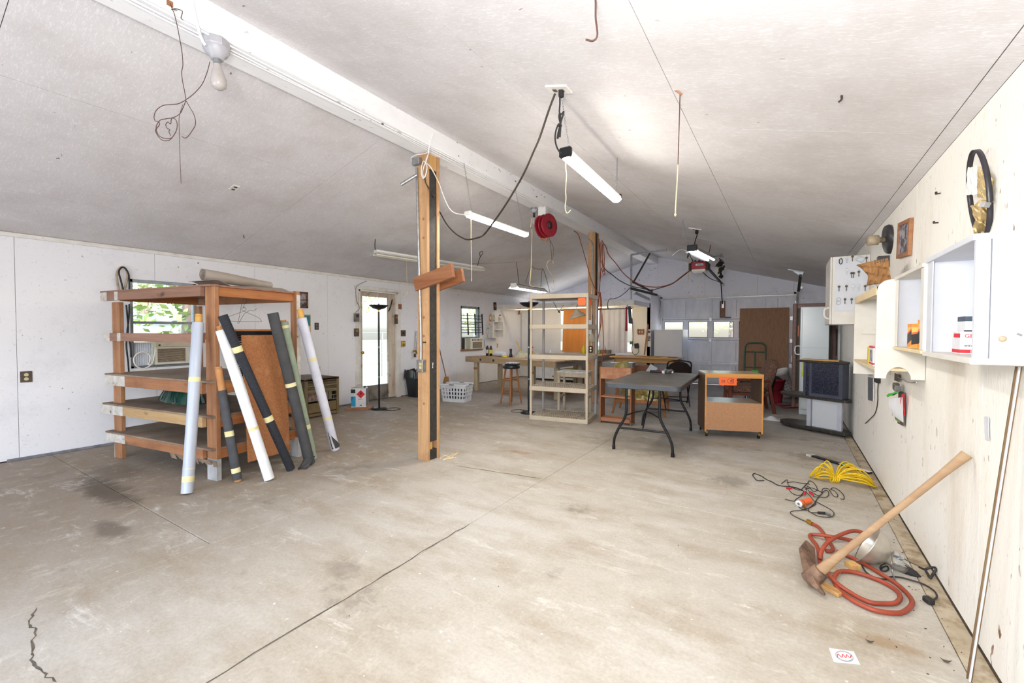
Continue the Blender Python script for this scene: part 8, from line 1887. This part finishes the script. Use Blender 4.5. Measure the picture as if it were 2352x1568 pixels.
# cables along the beam
t = T('beam_cables', 'bundle of white painted cables running along the underside of the beam', 'cable', (-3.2, 3.0, 3.28))
for k, (x, z, ph) in enumerate(((-3.15, 3.294, 0.0), (-3.185, 3.292, 1.0), (-3.215, 3.294, 2.2), (-3.135, 3.31, 3.0))):
    MB().tube([Vector((x + 0.014 * math.sin(2.1 * y + ph), y, z - 0.006 * abs(math.sin(1.3 * y + ph)))) for y in [-0.4 + 0.45 * q for q in range(18 if k < 3 else 11)]], 0.0065, 6, 2).build('cable', 'beam_paint', t)
MB().tube([(-3.12,1.2382,3.4403),(-3.12,1.2512,3.3722),(-3.12,1.2645,3.3142),(-3.12,1.2779,3.2556),(-3.12,1.2964,3.2126),(-3.12,1.3106,3.1962)], 0.009, 7, 3).build('drop_cable', 'beam_paint', t)
MB().tube([(-3.12,3.387,3.4429),(-3.12,3.348,3.34),(-3.12,3.3222,3.2561),(-3.12,3.3157,3.21)], 0.006, 6, 3).build('drop_cable', 'beam_paint', t)
# tangled wire hanging from the near beam
t = T('tangled_wire', 'thin brown wire hung from the near beam ending in tangled loops', 'wire', (-3.12,1.1299,3.3362))
XW = -3.10
MB().tube([(-3.1,1.1205,3.3276),(-3.1,1.1309,3.2987),(-3.1,1.1372,3.2874),(-3.1,1.1495,3.239),(-3.1,1.1638,3.1579),(-3.1,1.1759,3.0747),(-3.1,1.1793,2.9992),(-3.1,1.1721,2.9569),(-3.1,1.1759,2.9072),(-3.1,1.1862,2.8474),(-3.1,1.1923,2.8008)], 0.0022, 5, 4).build('strand', 'wire_brown', t)
MB().tube([(-3.1,1.3253,3.0949),(-3.1,1.3098,3.0252),(-3.1,1.2847,2.946),(-3.1,1.258,2.8936),(-3.1,1.2295,2.8488),(-3.1,1.1923,2.8008),(-3.1,1.1539,2.7607),(-3.1,1.1167,2.7394),(-3.1,1.0782,2.7176),(-3.1,1.0465,2.6791),(-3.1,1.0337,2.6391),(-3.1,1.0374,2.6134),(-3.1,1.0559,2.6133),(-3.1,1.0577,2.5966),(-3.1,1.045,2.5717),(-3.1,1.0386,2.5568),(-3.1,1.0526,2.5272),(-3.1,1.0753,2.5131),(-3.1,1.103,2.5258),(-3.1,1.1205,2.55),(-3.1,1.1407,2.5961),(-3.1,1.1456,2.6365),(-3.1,1.1372,2.6613),(-3.1,1.1177,2.661),(-3.1,1.0877,2.6437),(-3.1,1.0623,2.6259),(-3.1,1.0431,2.5834),(-3.1,1.0467,2.5475),(-3.1,1.0651,2.5294),(-3.1,1.0967,2.5336),(-3.1,1.1205,2.5475)], 0.0022, 5, 4).build('strand', 'wire_brown', t)
MB().tube([(-3.1,1.1923,2.7956),(-3.1,1.1759,2.7444),(-3.1,1.162,2.7075),(-3.1,1.1374,2.6768),(-3.1,1.1177,2.6585),(-3.1,1.1129,2.6235),(-3.1,1.1002,2.6311),(-3.1,1.0894,2.6141),(-3.1,1.0933,2.5955),(-3.1,1.1081,2.5886),(-3.1,1.1037,2.5768),(-3.1,1.112,2.5545)], 0.0022, 5, 4).build('strand', 'wire_brown', t)
MB().tube([(-3.1,1.1923,2.7956),(-3.1,1.2145,2.7609),(-3.1,1.2348,2.7247),(-3.1,1.2411,2.6744),(-3.1,1.2195,2.6211),(-3.1,1.1984,2.5817),(-3.1,1.1824,2.5679),(-3.1,1.1691,2.5733)], 0.0022, 5, 4).build('strand', 'wire_brown', t)
MB().tube([(-3.1,1.1265,3.296),(-3.1,1.144,3.3118),(-3.1,1.166,3.3202),(-3.1,1.1815,3.3194),(-3.1,1.1766,3.2908),(-3.1,1.1742,3.274),(-3.1,1.1852,3.2703)], 0.0022, 5, 3).build('strand', 'wire_brown', t)
MB().tube([(-3.15,1.1951,2.7871),(-3.15,1.1784,2.7223),(-3.15,1.1733,2.673),(-3.15,1.1756,2.5166),(-3.15,1.1765,2.4117),(-3.15,1.1795,2.3046)], 0.0016, 5, 3).build('strand', 'wire_brown', t)
MB().bx((-3.122,1.1263,3.3398), (0.01, 0.03, 0.03)).build('eye_hook', 'rack_rail', t)
# hooks, cords and wires hanging from the right roof slope
tag(MB().tube([(-0.7248,1.8,2.8571),(-0.7225,1.8,2.8121),(-0.722,1.8,2.7567),(-0.7157,1.8,2.7084),(-0.7136,1.8,2.68),(-0.7213,1.8,2.6644),(-0.7372,1.8,2.6626),(-0.7655,1.8,2.678)], 0.0042, 7, 4).build('bent_wire', 'wire_brown'), 'bent brown wire hanging from the roof at the top of the view', 'wire')
t = T('hanging_rod', 'straight brown wire and cream cord hung from a roof hook', 'pull cord', (-0.5658,2.6595,2.7943))
MB().cyl((-0.5843,2.655,2.81), (-0.5394,2.66,2.7672), 0.006, n=6).build('hook_nail', 'rack_rail', t)
MB().tube([(-0.549,2.66,2.7823),(-0.5504,2.66,2.6887),(-0.5532,2.66,2.5157),(-0.5563,2.66,2.3669)], 0.0032, 6, 2).build('wire', 'wire_brown', t)
MB().tube([(-0.5564,2.66,2.3719),(-0.56,2.66,2.2676),(-0.5659,2.66,2.1432),(-0.5675,2.66,2.0756)], 0.0036, 6, 2).build('cord', 'string_cream', t)
MB().ball((-0.5676,2.66,2.0857), 0.007, 8, 6).build('knot', 'string_cream', t)
for lab, pts in (('rusty screw hook in the right roof slope', [(0.2041,2.7355,2.5853),(0.2041,2.7355,2.5653),(0.1921,2.7355,2.5553)]), ('small dark hook in the left roof slope above the rack', [(-6.1379,3,2.6766),(-6.1379,3,2.6466),(-6.1239,3,2.6316)])):
    tag(MB().tube(pts, 0.005, 6, 3).build('screw_hook', 'wire_dark'), lab, 'hook')
tag(chain(MB(), (-1.3619,3.9507,3.0105), (-1.3464,3.9,2.7421)).build('short_chain', 'galvanized'), 'thin chain hanging at the far end of the lit round ended light', 'chain')
tag(MB().tube([(-4.8223,10.0698,3.041),(-4.7522,9.058,3.0604),(-4.7819,8.4906,3.0522),(-5.0771,8.4181,2.9704),(-5.3391,7.9314,2.8979),(-5.6075,7.3452,2.8235),(-5.9106,7,2.7396)], 0.006, 6, 4).build('roof_wire', 'wire_dark'), 'thin dark wire stapled across the left roof slope', 'wire')
# red reel
M('reel_red', '9c2032', '861828', 8, rough=0.4)
t = T('cord_reel', 'red cord reel hung under the beam between the posts', 'reel', (-3.18,5.9417,3.0095))
c = Vector((-3.16,5.9183,3.0089))
for dx in (-0.075, 0.0, 0.065):
    MB().lathe([(0.05, 0), (0.155, 0.0), (0.175, 0.008), (0.175, 0.016), (0.15, 0.012), (0.05, 0.012)], c + Vector((dx, -dx * 0.25, 0)), 32, (1, -0.25, 0)).build('flange', 'reel_red', t)
MB().lathe([(0, -0.08), (0.11, -0.08), (0.11, 0.06), (0, 0.06)], c, 24, (1, -0.25, 0)).build('drum', 'reel_red', t)
MB().lathe([(0, 0.079), (0.052, 0.079), (0.06, 0.084), (0.06, 0.09), (0, 0.09)], c, 20, (1, -0.25, 0)).build('hub_plate', 'dark_plastic', t)
MB().bx(c + Vector((0.085, -0.03, 0)), (0.01, 0.02, 0.07), (0.3, 0, 0)).build('crank_bar', 'reel_red', t)
MB().bx((c.x - 0.04, c.y, (c.z + 0.16 + 3.299) / 2), (0.13, 0.10, 3.299 - c.z - 0.16)).build('mount_plate', 'fixture_white', t, bevel=0.004)
MB().bx(c + Vector((-0.02, 0, -0.20)), (0.12, 0.03, 0.03), (0, 0.2, 0)).build('guide_arm', 'rack_rail', t)
t = T('hook_string', 'strings and bent cream wire hook hanging below the red reel', 'hook', tuple(c + Vector((0, 0, -0.2))))
MB().tube([(-3.16,6.0488,2.8606),(-3.16,6.1095,2.6682),(-3.16,6.1261,2.5007)], 0.003, 5, 2).tube([(-3.16,6.0786,2.812),(-3.16,6.1836,2.7277),(-3.16,6.1702,2.5751),(-3.16,6.1261,2.5007)], 0.003, 5, 2).build('string', 'wire_brown', t)
MB().tube([(-3.16,6.1862,2.4814),(-3.16,6.1408,2.5164),(-3.16,6.0234,2.4935),(-3.16,5.9664,2.4257),(-3.16,6.0101,2.3642),(-3.16,6.0984,2.3069),(-3.16,6.1734,2.2673),(-3.16,6.2192,2.2307),(-3.16,6.1893,2.1865),(-3.16,6.1587,2.2315),(-3.16,6.2048,2.1535),(-3.16,6.2206,2.0997),(-3.16,6.1756,2.0615),(-3.16,6.1303,2.092)], 0.004, 6, 3).build('wire_hook', 'string_cream', t)

# ---------------------------------------------------------------- garage door opener and tracks
M('opener_red', 'a51c30', '8c1626', 8, rough=0.3)
t = T('garage_opener', 'red garage door opener hanging from the roof before the back wall', 'garage opener', (-1.5346,9.45,2.7111))
c = Vector((-1.5347,9.45,2.7198))
MB().bx(c, (0.30, 0.30, 0.17)).build('motor_housing', 'opener_red', t, bevel=0.03, seg=3)
MB().bx(c + Vector((0, -0.02, -0.10)), (0.26, 0.28, 0.05)).build('lens_cover', 'tube_off', t, bevel=0.012)
for s_ in (-1, 1): MB().bx(c + Vector((0.16 * s_, -0.02, -0.02)), (0.05, 0.26, 0.15)).build('end_cap', 'dark_plastic', t, bevel=0.015)
MB().bx(c + Vector((0.02, -0.151, 0.01)), (0.14, 0.004, 0.035)).build('name_plate', 'can_white', t)
for x, w_ in ((-0.03, 0.012), (-0.01, 0.02), (0.015, 0.016), (0.037, 0.018), (0.06, 0.014)): MB().bx(c + Vector((x + 0.008, -0.1535, 0.009)), (w_, 0.001, 0.016), (0, 0.2, 0)).build('plate_print', 'cloth_navy', t)
for x in (-0.08, 0.0, 0.08): MB().tube([c + Vector((x - 0.03, -0.05, 0.08)), c + Vector((x, -0.05, 0.115)), c + Vector((x + 0.03, -0.05, 0.08))], 0.009, 6, 3).build('top_tab', 'black_metal', t)
MB().bar(c + Vector((0.13, 0.1, -0.03)), (-1.46, 12.35, 2.63), 0.04, 0.035).build('drive_rail', 'tar_black', t)
MB().bar((-1.46, 12.3, 2.62), (-1.46, 12.52, 2.62), 0.06, 0.05).build('header_bracket', 'galvanized', t)
MB().tube([(-1.47, 12.2, 2.60), (-1.47, 12.35, 2.35), (-1.465, 12.5, 2.12)], 0.012, 6, 2).build('door_arm', 'black_metal', t)
MB().tube([c + Vector((0.14, -0.05, 0.06)), c + Vector((0.22, 0.1, 0.18)), c + Vector((0.32, 0.5, 0.24)), c + Vector((0.42, 0.9, 0.26))], 0.012, 6, 3).build('hanger_strap', 'galvanized', t)
MB().tube([c + Vector((-0.12, -0.05, 0.08)), c + Vector((-0.16, 0.0, 0.2)), c + Vector((-0.10, 0.0, roofz(-1.6) - c.z))], 0.012, 6, 3).build('hanger_strap', 'galvanized', t)
MB().tube([c + Vector((0.06, -0.1, 0.09)), c + Vector((0.1, -0.3, 0.16)), c + Vector((0.18, -0.9, 0.17))], 0.010, 6, 3).build('hanger_strap', 'black_metal', t)
MB().tube([c + Vector((0.05, 0, -0.12)), c + Vector((0.15, 0.4, -0.22)), c + Vector((0.22, 1.2, -0.22)), (-1.46, 12.1, 2.55)], 0.008, 6, 4).build('loose_cable', 'cord_black', t)
MB().tube([(-1.7446,9.4,3.0901),(-1.7332,9.4,2.8255),(-1.7287,9.4,2.4381)], 0.006, 5, 2).build('release_cord', 'string_cream', t)
t = T('hanging_cloth', 'black and white patterned cloth bag hanging right of the garage opener', 'bag', (-1.1944,9.6,2.7211))
M('cloth_patch', '1f1d1e', 'd8cfc0', 9, rough=0.9, amt=(0.54, 0.60))
MB().surf(lambda u, v: Vector((-1.2476,9.6,2.5337)).lerp(Vector((-1.1593,9.6,2.4585)), u).lerp(Vector((-1.1964,9.6,2.8773)).lerp(Vector((-1.0995,9.6,2.6965)), u), v) + Vector((0.03 * math.sin(9 * v), 0.03 * math.sin(7 * u), 0)), 12, 16, True, 0.02).build('cloth', 'cloth_patch', t)
MB().tube([(-1.1723,9.6,2.8493),(-1.181,9.6,2.9106),(-1.1558,9.65,2.9504),(-1.1255,9.6,2.8884)], 0.008, 6, 3).build('hanging_wire', 'galvanized', t)
t = T('door_track', 'galvanized garage door track with angle brackets left of the garage door', 'door track', (-3.08, 11.2, 2.3))
tk = [(-3.05,9.8386,2.3823),(-3.05,10.9366,2.3767),(-3.05,11.7604,2.3817)]
MB().bar(tk[0], (-3.02, 12.05, 2.385), 0.03, 0.055).build('horizontal_track', 'tar_black', t)
MB().tube([(-3.02, 12.0, 2.385), (-3.02, 12.2, 2.37), (-3.02, 12.36, 2.27), (-3.02, 12.43, 2.12), (-3.02, 12.44, 1.8), (-3.02, 12.44, 1.0), (-3.02, 12.44, 0.02)], 0.015, 8, 4).build('curved_track', 'galvanized', t)
p0 = Vector((-3.1,10.026,2.078)); p1 = Vector((-3.1,10.0093,3.182))
MB().bar((p1.x, p1.y, 2.145), p1, 0.04, 0.035, (0, 1, 0)).build('upright_angle', 'galvanized', t)
b1 = Vector((-2.3147,10.02,3.2173))
MB().bar(p1 + Vector((0, 0, -0.01)), b1, 0.04, 0.04).build('ceiling_angle', 'galvanized', t)
MB().bar((-3.06,10.0315,2.5195), (-2.6759,10.02,3.1741), 0.035, 0.03).build('diagonal_brace', 'tar_black', t)
MB().bar((-3.06,10.0306,2.5496), (-3.03,11.5943,2.437), 0.035, 0.04).build('second_brace', 'tar_black', t)
MB().slab((-3.05,10.1409,2.2757), (-3.05,11.3838,2.1979), (-3.05,11.3813,2.2649), (-3.05,10.2076,2.3315), 0.02).build('spring_cover', 'galvanized', t)
t = T('lead_connector', 'orange extension cord end plugged in at the door track', 'plug', (-3,11.4355,2.4683))
MB().bx((-3,11.4355,2.4683), (0.05, 0.10, 0.05), (0.2, 0, 0)).build('plug_body', 'tag_orange', t, bevel=0.008)
t = T('door_track', 'galvanized track hanger hanging from the roof right of the garage door', 'door track', (0.15, 10.3, 2.2))
ra_ = [(-0.032,10.3,2.6505),(0.3065,10.3,2.5748),(0.1722,10.3,2.5501)]
MB().bar(ra_[0], ra_[1], 0.06, 0.035).build('ceiling_angle', 'galvanized', t)
MB().slab((0.0415,10.3,2.6107), (0.2288,10.3,2.5718), (0.2016,10.3,2.4969), (0.173,10.3,2.4988), 0.02).build('gusset', 'galvanized', t)
MB().bar((0.1796,10.3,2.5325), (0.1532,10.6,2.2326), 0.05, 0.04, (0, 1, 0)).build('upright_angle', 'tar_black', t)
MB().tube([(0.20, 10.6, 2.30), (0.17, 11.8, 2.34), (0.165, 12.2, 2.28), (0.16, 12.42, 2.10), (0.16, 12.44, 1.0), (0.16, 12.44, 0.02)], 0.024, 8, 4).build('curved_track', 'galvanized', t)
for z in (2.12, 1.95): MB().bx((0.15, 12.50, z), (0.07, 0.05, 0.05)).build('bracket', 'galvanized', t)

# ---------------------------------------------------------------- hidden tube light over the far bench
t = T('bench_tube_light', 'warm tube light tucked behind the loft shelf front board', 'light', (-5.2, 10.34, 2.09))
for x in (-6.4, -4.9):
    MB().box(x, 10.30, 2.10, x + 1.25, 10.38, 2.119).build('batten', 'fixture_white', t)
    MB().cyl((x + 0.02, 10.34, 2.075), (x + 1.23, 10.34, 2.075), 0.016, n=10).build('tube', 'warm_glow', t)
